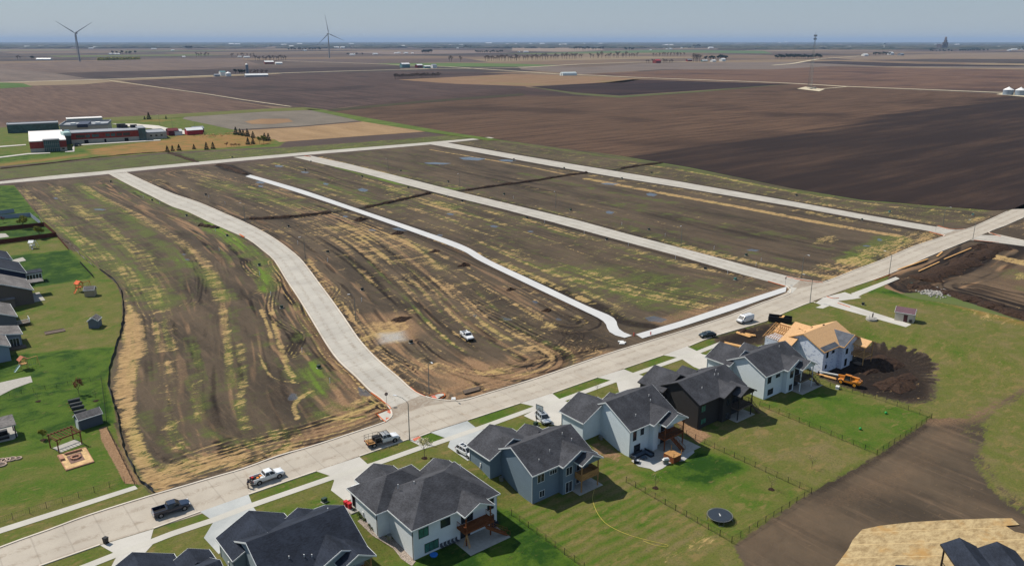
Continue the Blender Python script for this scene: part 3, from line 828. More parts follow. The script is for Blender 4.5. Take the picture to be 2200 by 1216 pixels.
grass = g.mix(patch, grass, col(136, 112, 76))
prm = g.math('MULTIPLY', prairie, g.rng(nB, 0.25, 0.6))
grass = g.mix(g.math('MULTIPLY', prm, .8), grass, g.mix(nC, col(124, 88, 54), col(176, 126, 78)))
edge = g.rng(g.math('ADD', g.math('ADD', lawn, g.math('MULTIPLY', g.math('SUBTRACT', nC, 0.5), 0.4)), g.math('MULTIPLY', g.math('SUBTRACT', nM, 0.5), 1.3)), 0.38, 0.62)
grass = g.mix(g.math('MULTIPLY', strawm, 0.75), grass, strawc)
near_c = g.mix(edge, soil, grass)
near_c = g.mix(g.math('MULTIPLY', gravel, g.rng(nC, 0.3, 0.5)), near_c, g.mix(g.noise(g.pos(), 4.0, 2), col(120, 116, 110), col(205, 202, 196)))
wm = g.rng(g.math('ADD', water, g.math('MULTIPLY', g.math('SUBTRACT', nA, 0.5), 0.9)), 0.42, 0.60)
near_c = g.mix(g.math('MULTIPLY', wm, 0.6), near_c, col(70, 70, 70))
# worked farmland far away: one field per cell, tones that stay put
fp = g.n("ShaderNodeVectorMath", operation='FLOOR'); g.link(g.pos((1 / 790.0, 1 / 410.0, 0)), fp.inputs[0])
wnz = g.n("ShaderNodeTexWhiteNoise", noise_dimensions='2D'); g.link(fp.outputs[0], wnz.inputs["Vector"])
cell = wnz.outputs["Value"]
rp = g.n("ShaderNodeValToRGB")
rp.color_ramp.interpolation = 'CONSTANT'
els = rp.color_ramp.elements
cols = [(0.0, (84, 70, 66)), (0.16, (104, 88, 78)), (0.30, (62, 54, 54)), (0.42, (120, 100, 84)), (0.55, (92, 78, 72)), (0.66, (132, 112, 92)), (0.76, (72, 62, 60)), (0.84, (92, 104, 58)), (0.89, (140, 122, 100)), (0.95, (84, 72, 68))]
cols = [(a, (b[0] * .97, b[1] * .98, b[2] * .95)) for a, b in cols]
els[0].color = col(*cols[0][1]); els[1].position = cols[1][0]; els[1].color = col(*cols[1][1])
for p_, c_ in cols[2:]:
    e = els.new(p_); e.color = col(*c_)
g.link(cell, rp.inputs[0])
nI = g.noise(g.pos((0.15, 1, 1)), 0.02, 6, 0.65)
nJ = g.noise(g.pos((1, 0.12, 1)), 0.035, 6, 0.65)
farc = g.mix(g.math('MULTIPLY', g.rng(nI, 0.45, 0.7), 0.5), rp.outputs[0], col(60, 51, 49))
farc = g.mix(g.math('MULTIPLY', g.rng(nJ, 0.5, 0.72), 0.35), farc, col(128, 106, 86))
g.base(g.mix(farm, near_c, farc))
g.put(g.b.inputs["Roughness"], g.rng(wm, 0.0, 1.0, 0.95, 0.12))
g.put(g.b.inputs["Specular IOR Level"], g.rng(wm, 0.0, 1.0, 0.12, 0.7))
g.bump(g.math('MULTIPLY', nC, g.math('SUBTRACT', 1.0, wm)), 0.55, 0.16)
gme.materials.append(g.m)

# ------------------------------------------------------------------ fields beyond the site
def field(name, pts, c1, c2, z, stretch=(0.12, 1), sc=0.03, amp=0.6, mixc=None, label=None):
    c1, c2, mixc = ((a * .89, b * .89, c * .87) for a, b, c in (c1, c2, mixc or c1))
    m = NT("field_" + name, 0.95, 0.1)
    n1 = m.noise(m.pos((stretch[0], stretch[1], 1)), sc, 6, 0.7)
    n2 = m.noise(m.pos((stretch[0] * 3, stretch[1] * 3, 1)), sc * 7, 4, 0.7)
    n3 = m.noise(m.pos(), 0.006, 4, 0.5, 0.5)
    v = m.math('ADD', m.math('MULTIPLY', n1, 0.6), m.math('MULTIPLY', n2, 0.4))
    n4 = m.noise(m.pos((stretch[0] * 9, stretch[1] * 9, 1)), sc * 9, 3, 0.8)
    v = m.math('ADD', v, m.math('MULTIPLY', m.math('SUBTRACT', n4, 0.5), 0.8))
    c = m.mix(m.rng(v, 0.38, 0.62), col(*c1), col(*c2))
    if mixc: c = m.mix(m.math('MULTIPLY', m.rng(n3, 0.5, 0.68), amp), c, col(*mixc))
    m.base(c)
    o = sheet(name, PP(pts), m.m, z)
    return struct(o, label)
field("field", [(1075, 300), (950, 283), (790, 256), (700, 238), (1130, 205), (1320, 208), (1500, 197), (1700, 182), (2180, 204), (3200, 250), (3200, 520), (2200, 449), (2130, 452), (1850, 430), (1700, 405), (1480, 360), (1330, 335)], (66, 51, 44), (118, 92, 74), 0.03, (0.08, 1), 0.14, 0.7, (56, 43, 38), "wide brown ploughed field east of the building site")
dkf = bpy.data.materials["field_field"]; wN = NT.__new__(NT); wN.m = dkf; wN.t = dkf.node_tree; wN.b = wN.t.nodes["Principled BSDF"]; wN._pos = None
fs_ = wN.n("ShaderNodeSeparateXYZ"); wN.link(wN.pos(), fs_.inputs[0]); (xa, ya), (xb, yb) = W(1530, 303), W(2200, 205); ln_ = math.hypot(xb - xa, yb - ya); nx, ny = -(yb - ya) / ln_, (xb - xa) / ln_
dd_ = wN.math('ADD', wN.math('ADD', wN.math('MULTIPLY', fs_.outputs[0], -nx), wN.math('MULTIPLY', fs_.outputs[1], -ny)), nx * xa + ny * ya)
dn_ = wN.math('MULTIPLY', wN.math('SUBTRACT', wN.noise(wN.pos((.12, 1, 1)), .02, 5, .6), .5), 150)
cloud_shade = wN.rng(wN.math('ADD', dd_, dn_), -6, 14)  # cloud shadow over the field's lower right, painted into its colour with streaky edges
cloud_shade = wN.math('MULTIPLY', cloud_shade, wN.rng(wN.noise(wN.pos((.1, 1, 1)), .05, 6, .7), .68, .42, .55, .95))
old = wN.b.inputs["Base Color"].links[0].from_socket; wN.base(wN.mix(cloud_shade, old, col(42, 33, 31)))
field("field", [(0, 186), (180, 182), (240, 176), (330, 188), (420, 200), (560, 228), (600, 236), (500, 240), (390, 250), (250, 255), (0, 272), (-600, 310), (-600, 200)], (84, 66, 60), (124, 100, 88), 0.03, (1, 0.08), 0.14, 0.5, (70, 56, 54), "brown field behind the school")
field("field", [(252, 174), (460, 166), (640, 158), (930, 153), (1130, 160), (1130, 190), (880, 215), (700, 236), (640, 233), (560, 226), (340, 187)], (56, 46, 48), (104, 84, 78), 0.06, (1, 0.06), 0.10, 0.6, (48, 40, 42), "dark striped field behind the farmstead")
field("field", [(700, 238), (1130, 206), (1330, 209), (1130, 188), (880, 213)], (62, 50, 49), (92, 72, 66), 0.09, (1, 0.1), 0.05, 0.5, (56, 46, 46))
field("field", [(1140, 187), (1300, 178), (1360, 171), (1700, 182), (1500, 195), (1330, 206), (1240, 200)], (38, 30, 34), (64, 48, 48), 0.12, (0.1, 1), 0.04, 0.4, (78, 58, 54))
field("field", [(855, 172), (940, 168), (1100, 160), (1320, 166), (1380, 171), (1340, 178), (1200, 182), (1130, 186), (980, 181)], (132, 104, 82), (158, 128, 102), 0.12, (0.3, 1), 0.05, 0.4, (136, 128, 84), "tan stubble field by the white barn")
field("field", [(120, 158), (450, 150), (860, 143), (880, 150), (460, 162), (240, 172), (180, 168)], (54, 46, 50), (84, 70, 68), 0.06, (1, 0.1), 0.03, 0.4, (70, 58, 56))
field("field", [(0, 138), (350, 126), (520, 128), (560, 140), (450, 149), (120, 157), (0, 150)], (104, 88, 84), (128, 110, 100), 0.09, (1, 0.1), 0.03, 0.4, (84, 70, 70))
field("field", [(-600, 170), (0, 148), (110, 157), (180, 168), (230, 172), (0, 178), (-600, 200)], (108, 96, 92), (132, 116, 108), 0.12, (1, 0.1), 0.03, 0.4, (96, 84, 80))
field("field", [(-400, 195), (0, 178), (50, 180), (70, 187), (0, 191), (-400, 205)], (70, 98, 44), (92, 118, 58), 0.2, (1, 0.4), 0.03, 0.3, (88, 100, 60), "green crop strip by the far gravel road")
field("field", [(400, 250), (520, 241), (655, 236), (665, 233), (785, 259), (640, 272), (500, 279), (392, 256)], (118, 110, 102), (140, 130, 120), 0.06, (1, 0.3), 0.05, 0.5, (104, 96, 90), "grey bare plot beyond the school")
field("field", [(525, 262), (560, 256), (620, 256), (630, 262), (590, 267), (540, 267)], (140, 110, 86), (164, 132, 100), 0.12, (1, 0.5), 0.05, 0.3, (150, 120, 90))
field("field", [(500, 282), (640, 274), (790, 261), (935, 282), (790, 292), (600, 306), (590, 300), (540, 294)], (150, 122, 92), (178, 148, 114), 0.06, (1, 0.2), 0.06, 0.4, (138, 110, 84), "tan stubble plot north of the far street")
field("grass_strip", [(655, 235), (690, 236), (800, 256), (960, 284), (1075, 301), (1050, 303), (930, 286), (780, 262), (700, 244)], (78, 98, 40), (112, 128, 62), 0.16, (0.4, 1), 0.06, 0.4, (120, 112, 70), "green strip along the edge of the ploughed field")
field("grass_strip", [(180, 256), (390, 245), (560, 235), (655, 231), (700, 236), (560, 241), (400, 252), (250, 262)], (94, 100, 52), (120, 120, 70), 0.16, (0.4, 1), 0.06, 0.4, (120, 100, 70))
field("grass_strip", [(700, 236), (900, 218), (1120, 202), (1130, 205), (900, 222), (720, 240)], (62, 58, 44), (80, 76, 54), 0.19, (0.4, 1), 0.06, 0.4, (70, 62, 52))
field("grass_strip", [(1140, 188), (1240, 200), (1330, 207), (1500, 196), (1700, 181), (1500, 199), (1330, 211), (1235, 204)], (84, 90, 58), (106, 108, 70), 0.22, (0.4, 1), 0.06, 0.4, (90, 86, 64))
field("field", [(1000, 136), (1120, 138), (1200, 141), (1120, 144), (960, 144), (860, 142), (810, 137)], (88, 112, 62), (104, 126, 74), 0.12, (0.3, 1), 0.03, 0.3, (110, 116, 76), "bright green crop field by the far farm")
field("field", [(1110, 142), (1260, 145), (1400, 136), (1700, 134), (2200, 141), (2200, 148), (1800, 142), (1660, 150), (1420, 150), (1250, 160), (1120, 150)], (116, 104, 100), (134, 120, 112), 0.09, (0.2, 1), 0.03, 0.4, (100, 88, 86))
field("field", [(1250, 160), (1420, 152), (1660, 142), (2200, 150), (2200, 198), (1760, 185), (1600, 178), (1380, 170)], (98, 76, 68), (126, 98, 82), 0.06, (0.2, 1), 0.03, 0.6, (66, 52, 52), "brown field beyond the gravel road")
field("field", [(1700, 134), (1900, 143), (2200, 144), (2200, 141), (1980, 138), (1800, 132)], (54, 46, 50), (74, 62, 62), 0.15, (0.2, 1), 0.03, 0.4, (60, 52, 54))
field("field", [(1780, 124), (2050, 115), (2250, 112), (2250, 128), (2000, 127), (1840, 130)], (128, 112, 98), (146, 126, 108), 0.15, (0.2, 1), 0.03, 0.4, (108, 92, 84))
field("field", [(600, 128), (1000, 126), (1050, 134), (800, 137), (620, 134)], (96, 82, 80), (112, 96, 90), 0.15, (1, 0.2), 0.03, 0.4, (80, 68, 70))
field("field", [(1100, 104), (1280, 102), (1300, 109), (1200, 112), (1100, 110)], (150, 130, 116), (164, 142, 126), 0.15, (1, 0.2), 0.03, 0.3, (130, 112, 102))
field("field", [(730, 113), (1000, 109), (1100, 114), (850, 118)], (126, 110, 104), (142, 124, 116), 0.15, (1, 0.2), 0.03, 0.3, (110, 96, 92))
field("field", [(1180, 114), (1400, 108), (1640, 110), (1660, 116), (1400, 113)], (84, 108, 70), (98, 120, 80), 0.2, (1, 0.2), 0.03, 0.3, (100, 104, 80))
# far gravel roads
gravel_m = flat("gravel_road", col(196, 184, 158), 0.95, 0.1, 0.12, 0.05)
def road(pts, w, z, name="gravel_road", mat=None, n=None, label=None):
    c = PP(pts); L = []; R = []
    for i, p in enumerate(c):
        a = c[max(0, i - 1)]; b = c[min(len(c) - 1, i + 1)]
        d = (b - a); d.z = 0; d.normalize(); nn = Vector((-d.y, d.x, 0)) * (w / 2)
        L.append(p + nn); R.append(p - nn)
    me = ribbon(L, R, z, n or max(2, 6 * len(c)))
    me.materials.append(mat or gravel_m)
    o = bpy.data.objects.new(name, me); COL.objects.link(o)
    return struct(o, label)
road([(-200, 183), (0, 178), (240, 171), (455, 163), (600, 158), (760, 153), (920, 149)], 15, 0.4)
road([(600, 131), (780, 137), (960, 144), (1110, 154), (1200, 160), (1260, 162), (1380, 168), (1600, 176), (1700, 180), (1820, 187), (2000, 194), (2150, 200), (2200, 202), (2600, 222)], 12, 0.45)
road([(860, 149), (1000, 148), (1120, 146), (1240, 139), (1380, 134), (1480, 133)], 16, 0.4)
road([(1660, 141), (1700, 138), (1760, 127), (1850, 121)], 14, 0.4)
road([(235, 174), (330, 187), (445, 203), (520, 215), (625, 230)], 3, 0.35)
road([(1740, 194), (1790, 190), (1822, 187)], 5, 0.5)
sheet_g = struct(sheet("gravel_pad", PP([(1712, 192), (1730, 187.5), (1772, 193), (1760, 197.5)]), gravel_m, 0.55))
sheet_g = struct(sheet("gravel_pad", PP([(2140, 204), (2155, 201), (2230, 207), (2230, 212)]), gravel_m, 0.55))
# ------------------------------------------------------------------ concrete streets
def concrete(name, c1, c2, uvj=None, dirt=0.35):
    m = NT(name, 0.9, 0.2)
    p = m.pos()
    n1 = m.noise(p, 0.12, 5, 0.6); n2 = m.noise(p, 3.0, 4, 0.7); n3 = m.noise(m.pos((1, 0.2, 1)), 0.35, 6, 0.7)
    c = m.mix(m.rng(n1, 0.3, 0.7), c1, c2)
    c = m.mix(m.math('MULTIPLY', m.rng(n2, 0.4, 0.8), 0.18), c, (c1[0] * .6, c1[1] * .58, c1[2] * .55, 1))
    c = m.mix(m.math('MULTIPLY', m.rng(n3, 0.56, 0.75), dirt), c, col(150, 126, 100))
    if uvj:
        tc = m.n("ShaderNodeTexCoord"); s_ = m.n("ShaderNodeSeparateXYZ"); m.link(tc.outputs["UV"], s_.inputs[0])
        u = s_.outputs[0]; v = s_.outputs[1]
        ju = m.math('ABSOLUTE', m.math('SUBTRACT', m.math('FRACT', m.math('ADD', m.math('MULTIPLY', u, uvj[0]), 0.5)), 0.5))
        ju = m.rng(ju, 0.006, 0.016)
        jv = m.math('ABSOLUTE', m.math('SUBTRACT', m.math('FRACT', m.math('MULTIPLY', v, 1 / uvj[1])), 0.5))
        jv = m.rng(jv, 0.014, 0.035)
        j = m.math('MULTIPLY', ju, jv)
        slab = m.n("ShaderNodeTexWhiteNoise", noise_dimensions='2D')
        cb = m.n("ShaderNodeCombineXYZ")
        m.link(m.math('FLOOR', m.math('ADD', m.math('MULTIPLY', u, uvj[0]), 0.0)), cb.inputs[0])
        m.link(m.math('FLOOR', m.math('ADD', m.math('MULTIPLY', v, 1 / uvj[1]), 0.5)), cb.inputs[1])
        m.link(cb.outputs[0], slab.inputs["Vector"])
        c = m.mix(m.math('MULTIPLY', slab.outputs["Value"], 0.10), c, (c1[0] * .86, c1[1] * .86, c1[2] * .88, 1))
        c = m.mix(m.math('MULTIPLY', m.math('SUBTRACT', 1.0, j), 0.28), c, (c1[0] * .5, c1[1] * .5, c1[2] * .5, 1))
    if uvj and uvj[0]:
        wh = m.noise(m.pos((1, 1, 1)), .5, 6, .8, 1.5); tr = m.math('ABSOLUTE', m.math('SUBTRACT', m.math('ABSOLUTE', m.math('SUBTRACT', u, .5)), .2))
        c = m.mix(m.math('MULTIPLY', m.math('MULTIPLY', m.rng(tr, .12, .0), m.rng(wh, .42, .66)), .6), c, col(128, 112, 94))
        ed = m.rng(m.math('ABSOLUTE', m.math('SUBTRACT', u, .5)), .42, .5); c = m.mix(m.math('MULTIPLY', m.math('MULTIPLY', ed, m.rng(wh, .35, .6)), .5), c, col(120, 98, 76))
    m.base(c)
    return m.m
street_m = concrete("street_concrete", col(172, 163, 150), col(186, 177, 163), (3, 4.6), 0.45)
street2_m = concrete("new_street_concrete", col(172, 167, 158), col(188, 183, 173), (3, 4.6), 0.30)
walk_m = concrete("footpath_concrete", col(196, 192, 182), col(210, 206, 196), (0, 1.6), 0.12)
path_m = concrete("new_path_concrete", col(206, 206, 206), col(218, 218, 216), (0, 3.0), 0.06)
drive_m = concrete("driveway_concrete", col(180, 176, 168), col(196, 192, 184), None, 0.2)
drive2_m = concrete("fresh_driveway_concrete", col(160, 164, 164), col(186, 188, 186), None, 0.1)
kerb_m = concrete("kerb_concrete", col(198, 188, 174), col(216, 206, 192), None, 0.5)

FAR_A = [(-200, 1258), (0, 1176), (105, 1138), (189, 1107), (316, 1067), (396, 1044), (460, 1025), (525, 1006), (599, 979), (666, 960), (740, 936), (815, 911), (832, 903), (842, 892), (838, 877)]
ST1_L = [(838, 877), (819, 856), (795, 839), (765, 809), (728, 775), (701, 738), (671, 688), (642, 641), (614, 599), (590, 560), (564, 537), (533, 514), (493, 496), (452, 478), (404, 455), (371, 444), (327, 422), (279, 398), (234, 374)]
ST1_R = [(905, 849), (881, 834), (856, 811), (839, 797), (804, 766), (770, 728), (738, 681), (708, 639), (684, 607), (650, 562), (625, 539), (594, 516), (561, 496), (523, 477), (482, 459), (426, 435), (371, 416.6), (327, 397), (271, 371)]
FAR_B = [(905, 849), (933, 857), (973, 861), (1000, 859), (1031, 850), (1155, 812), (1260, 776), (1316, 757), (1463, 712), (1568, 678), (1640, 650), (1698, 630), (1688, 614)]
main_far = PP([(-200, 1258), (0, 1176), (105, 1138), (189, 1107), (316, 1067), (396, 1044), (525, 1006), (666, 960), (740, 936), (815, 911), (900, 874), (973, 861), (1031, 850), (1155, 812), (1260, 776), (1316, 757), (1463, 712), (1568, 678), (1640, 650), (1705, 622), (1781, 602.5), (1838, 580), (1897, 558), (1966, 528.5), (2030, 507.6), (2080, 491.5), (2119, 475.5), (2164, 454.5), (2300, 395)])
main_near = PP([(-200, 1305), (0, 1244), (84, 1216), (150, 1190), (215, 1170), (330, 1135), (445, 1100), (540, 1060), (680, 1012), (772, 980), (905, 934), (1005, 903), (1120, 865), (1186, 845), (1290, 810), (1340, 792), (1425, 763), (1480, 744), (1538, 721), (1643, 691), (1683, 673), (1740, 650), (1831, 617), (1873, 602.5), (1912, 588), (1947, 573), (1996, 551), (2070, 521), (2124, 499), (2159, 485), (2330, 410)])
def build_ribbon(name, L, R, z, mat, n, label=None):
    me = ribbon(L, R, z, n); me.materials.append(mat)
    o = bpy.data.objects.new(name, me); COL.objects.link(o)
    return struct(o, label)
def mono(A_, B_, n):
    """re-space two edges by position along the street so both advance together"""
    def at(pts, s):
        for a, b in zip(pts[:-1], pts[1:]):
            if a.x <= s <= b.x: return a.lerp(b, (s - a.x) / max(1e-9, b.x - a.x))
        return pts[0].copy() if s < pts[0].x else pts[-1].copy()
    s0 = max(A_[0].x, B_[0].x); s1 = min(A_[-1].x, B_[-1].x)
    L = [at(A_, s0 + (s1 - s0) * i / n) for i in range(n + 1)]
    R = [at(B_, s0 + (s1 - s0) * i / n) for i in range(n + 1)]
    return L, R
L_, R_ = mono(main_far, main_near, 160)
build_ribbon("road", L_, R_, 0.030, street_m, 160, "main concrete street in front of the row of houses")
build_ribbon("road", smoothpath(PP(ST1_L), 6), smoothpath(PP(ST1_R), 6), 0.024, street2_m, 120, "curved concrete street joining the main street")
for q_ in ([(1660, 606), (1687, 614), (1705, 622), (1781, 602.5), (1760, 606), (1723, 600), (1700, 598)], [(1996, 497), (2003, 499), (2030, 507.6), (2080, 491.5), (2045, 494), (2013, 487)]): struct(sheet("road", PP(q_), street_m, 0.018))
# mouth of the curved street
struct(sheet("road", PP([(815, 911), (832, 903), (842, 892), (838, 877), (830, 866), (890, 838), (905, 849), (933, 857), (973, 861), (1000, 859), (1031, 850), (1000, 880), (900, 905)]), street_m, 0.019))
build_ribbon("road", PP([(-200, 408), (0, 390.4), (109, 378), (218, 368.6), (262, 363.5), (349, 355.5), (493, 342), (645, 328.5), (773, 318), (914, 306.7), (1051, 295)]), PP([(-200, 413), (0, 395.5), (109, 386), (218, 376), (271, 370.2), (349, 362), (493, 348.6), (645, 334.6), (773, 324.2), (914, 312), (1062, 297)]), 0.036, street2_m, 90, "straight concrete street at the far end of the site")
build_ribbon("road", PP([(630, 338), (696, 353.5), (773, 371), (860, 394.5), (961, 420.5), (1078, 449), (1187, 477.7), (1323, 514.5), (1460, 551), (1594, 590), (1700, 618)]), PP([(668, 335), (747, 352), (824, 371), (900, 390), (985, 412), (1105, 441), (1242, 473.6), (1358, 505.5), (1516, 546.6), (1647, 582), (1722, 600)]), 0.024, street2_m, 90, "second concrete cross street")
build_ribbon("road", PP([(914, 309), (1023, 327.7), (1187, 357.7), (1323, 381), (1460, 403), (1700, 443.4), (1848, 470.6), (2030, 503)]), PP([(961, 307), (1078, 327.7), (1242, 355), (1460, 390.5), (1700, 432.6), (1848, 459.7), (2013, 487.8), (2055, 494)]), 0.024, street2_m, 90, "third concrete cross street along the ploughed field")
build_ribbon("road", PP([(2100, 505), (2151, 506), (2200, 517), (2400, 560)]), PP([(2060, 514), (2122, 519), (2200, 529), (2400, 576)]), 0.024, street2_m, 30)
build_ribbon("footpath", smoothpath(PP([(538, 376), (645, 407), (760, 446), (900, 493.5), (996, 528), (1053, 560), (1154, 607), (1260, 657), (1310, 678), (1324, 690), (1327, 702), (1336, 712), (1358, 721)]), 6), smoothpath(PP([(527, 379.5), (633, 412), (752, 451.5), (900, 503.6), (991, 538), (1029, 560), (1130, 609), (1252, 667), (1290, 686), (1302, 697), (1306, 709), (1318, 719), (1342, 726)]), 6), 0.060, path_m, 110, "new white concrete footpath between the two blocks")
build_ribbon("footpath", PP([(1366, 718.5), (1463, 690), (1568, 655), (1640, 632), (1690, 616)]), PP([(1380, 727), (1463, 702.5), (1568, 668.5), (1640, 643), (1688, 627)]), 0.060, path_m, 60, "new white concrete footpath beside the main street")
build_ribbon("footpath", PP([(-200, 1196), (0, 1134), (150, 1087), (290, 1043)]), PP([(-200, 1212), (0, 1146), (150, 1098), (296, 1050)]), 0.05, walk_m, 60, "footpath beside the fenced corner garden")
# near footpath: runs behind the kerbside strips
NW_T = PP([(-200, 1340), (84, 1244), (170, 1216), (244, 1187), (324, 1158), (362, 1143), (453, 1113), (540, 1080), (709, 1022), (790, 997), (903, 957), (923, 952), (1022, 918), (1147, 873), (1202, 857), (1312, 817), (1360, 801), (1455, 768), (1497, 754), (1545, 735)])
NW_B = [Vector((p.x + 0.1, p.y - 1.55, 0)) for p in NW_T]
build_ribbon("footpath", NW_T, NW_B, 0.050, walk_m, 120, "footpath in front of the row of houses")
# driveways
def drive(pts, mat, label):
    struct(sheet("driveway", PP(pts), mat, 0.040), label)
drive([(215, 1171), (330, 1136), (324, 1158), (331, 1166), (300, 1200), (240, 1290), (200, 1290), (250, 1196), (243, 1187)], drive_m, "driveway of the house cut off by the bottom edge")
drive([(430, 1099), (534, 1062), (541, 1080), (545, 1090), (560, 1110), (470, 1190), (438, 1155), (458, 1122), (450, 1113)], drive2_m, "driveway of the dark roofed grey house at the bottom")
drive([(679, 1012), (772, 981), (790, 997), (801, 1010), (830, 1030), (760, 1070), (742, 1077), (711, 1053), (718, 1032), (709, 1022)], drive_m, "driveway of the white house with the red bins")
drive([(925, 929), (1004, 904), (1022, 918), (1045, 925), (1060, 945), (1005, 990), (962, 960), (967, 946), (955, 940)], drive2_m, "fresh driveway where the white off-road car stands")
drive([(1118, 866), (1186, 845), (1202, 857), (1218, 863), (1250, 885), (1200, 915), (1150, 905), (1125, 893), (1150, 880), (1147, 873)], drive_m, "driveway where the silver estate car stands")
drive([(1283, 811), (1340, 793), (1360, 801), (1380, 807), (1420, 825), (1380, 850), (1330, 842), (1325, 822), (1312, 817)], drive_m, "driveway of the black house")
drive([(1425, 763), (1476, 744), (1497, 754), (1509, 761), (1560, 770), (1520, 800), (1490, 788), (1466, 772), (1455, 768)], drive_m, "driveway of the pale house next to the building site")
struct(sheet("footpath", PP([(876, 944), (900, 937), (923, 951), (905, 959)]), walk_m, 0.056))
struct(sheet("road", PP([(1752, 651), (1768, 640), (1790, 634), (1815, 628), (1850, 640), (1832, 643), (1800, 647), (1958, 697), (1946, 703), (1782, 657), (1768, 663), (1752, 661), (1765, 656)]), drive_m, 0.045), "concrete track to the pump house")
struct(sheet("footpath", PP([(1828, 631), (1924, 595), (1933, 599), (1852, 633), (1840, 640)]), walk_m, 0.050))
struct(sheet("footpath", PP([(844, 896), (833, 904), (818, 902), (812, 890), (838, 880)]), walk_m, 0.052))
struct(sheet("footpath", PP([(925, 851), (948, 843), (955, 848), (936, 858)]), walk_m, 0.052))
struct(sheet("footpath", PP([(1690, 628), (1700, 617), (1712, 619), (1702, 630)]), walk_m, 0.056))
# truncated dome plates at the kerb ramps
brick = flat("ramp_plate_red", col(196, 112, 92), 0.9, 0.1)
for q in ([(886, 943), (901, 937), (905, 941), (890, 948)], [(835, 880), (842, 884), (838, 889), (831, 885)], [(926, 851), (934, 849), (939, 856), (931, 857)], [(829, 897), (838, 897), (838, 902), (829, 903)]):
    struct(sheet("ramp_plate", PP(q), brick, 0.066))
# kerbs, real steps
def kerb(pts, w=0.34, h=0.14, sm=3):
    c = smoothpath(PP(pts), sm); b = MB()
    L = []; R = []
    for i, p in enumerate(c):
        a = c[max(0, i - 1)]; q = c[min(len(c) - 1, i + 1)]
        d = q - a; d.z = 0; d.normalize(); nn = Vector((-d.y, d.x, 0)) * (w / 2)
        L.append(p + nn); R.append(p - nn)
    n = len(c); vs = []
    for i in range(n):
        vs += [(L[i].x, L[i].y, -0.1), (L[i].x, L[i].y, h), (R[i].x, R[i].y, h), (R[i].x, R[i].y, -0.1)]
    fs = [(0, 1, 2, 3), (4 * n - 1, 4 * n - 2, 4 * n - 3, 4 * n - 4)]
    for i in range(n - 1):
        a = 4 * i
        for k in range(3):
            fs.append((a + k, a + 4 + k, a + 5 + k, a + 1 + k))
    b.add(vs, fs)
    return struct(b.build("kerb", kerb_m))
kerb(FAR_A); kerb(ST1_L[:]); kerb(ST1_R[:]); kerb(FAR_B)
kerb([(1700, 598), (1723, 600), (1760, 606), (1781, 602.5), (1838, 580), (1897, 558), (1966, 528.5), (2027, 508.5), (2022, 503)])
kerb([(2013, 487), (2045, 494), (2080, 491.5), (2119, 475.5), (2164, 454.5)])
kerb([(2200, 467), (2159, 485), (2124, 499), (2151, 506), (2200, 517)])
kerb([(2200, 529), (2122, 519), (2090, 515), (2070, 521), (1996, 551), (1947, 573), (1912, 588), (1873, 602.5), (1835, 615)])
kerb([(1752, 651), (1740, 650), (1683, 673), (1643, 691), (1538, 721), (1480, 744)])
for a in ([(84, 1216), (215, 1170)], [(330, 1135), (430, 1099)], [(534, 1062), (679, 1012)], [(772, 980), (876, 944)], [(901, 938), (925, 929)], [(1004, 903), (1118, 866)], [(1186, 845), (1283, 811)], [(1340, 792), (1425, 763)]):
    kerb(a, sm=2)
# ------------------------------------------------------------------ houses
M_ROOF = shingle("charcoal_shingle", col(72, 73, 78, 0.72))
M_ROOF2 = shingle("slate_blue_shingle", col(46, 52, 64, 0.72))
M_ROOFG = shingle("grey_shingle", col(120, 116, 114, 0.72))
M_TRIMW = flat("white_trim", col(226, 230, 230), 0.5, 0.4, 0.05)
M_TRIMB = flat("black_trim", col(32, 32, 34), 0.5, 0.4, 0.1)
M_GLASS = glass("window_glass")
M_BLIND = flat("window_with_green_cast", col(70, 120, 104), 0.25, 0.5, 0.3)
M_VENT = flat("vent_white", col(222, 222, 220), 0.6, 0.3, 0.05)
M_CONC = flat("foundation_concrete", col(168, 164, 156), 0.9, 0.15, 0.1)
M_DECKB = wood("stained_brown_deck", col(132, 76, 42))
M_DECKN = wood("new_pine_deck", col(178, 134, 84))
M_DECKG = wood("weathered_deck", col(104, 90, 78))
M_BLK = flat("black_metal", col(26, 26, 28), 0.5, 0.4, 0.2)
M_GREYMET = flat("grey_metal", col(140, 142, 144), 0.45, 0.5, 0.15, 1.5, 0.6)
M_WOODL = wood("lumber", col(214, 166, 108))
M_DARKIN = flat("dark_interior", col(20, 20, 22), 0.9, 0.1, 0.3)

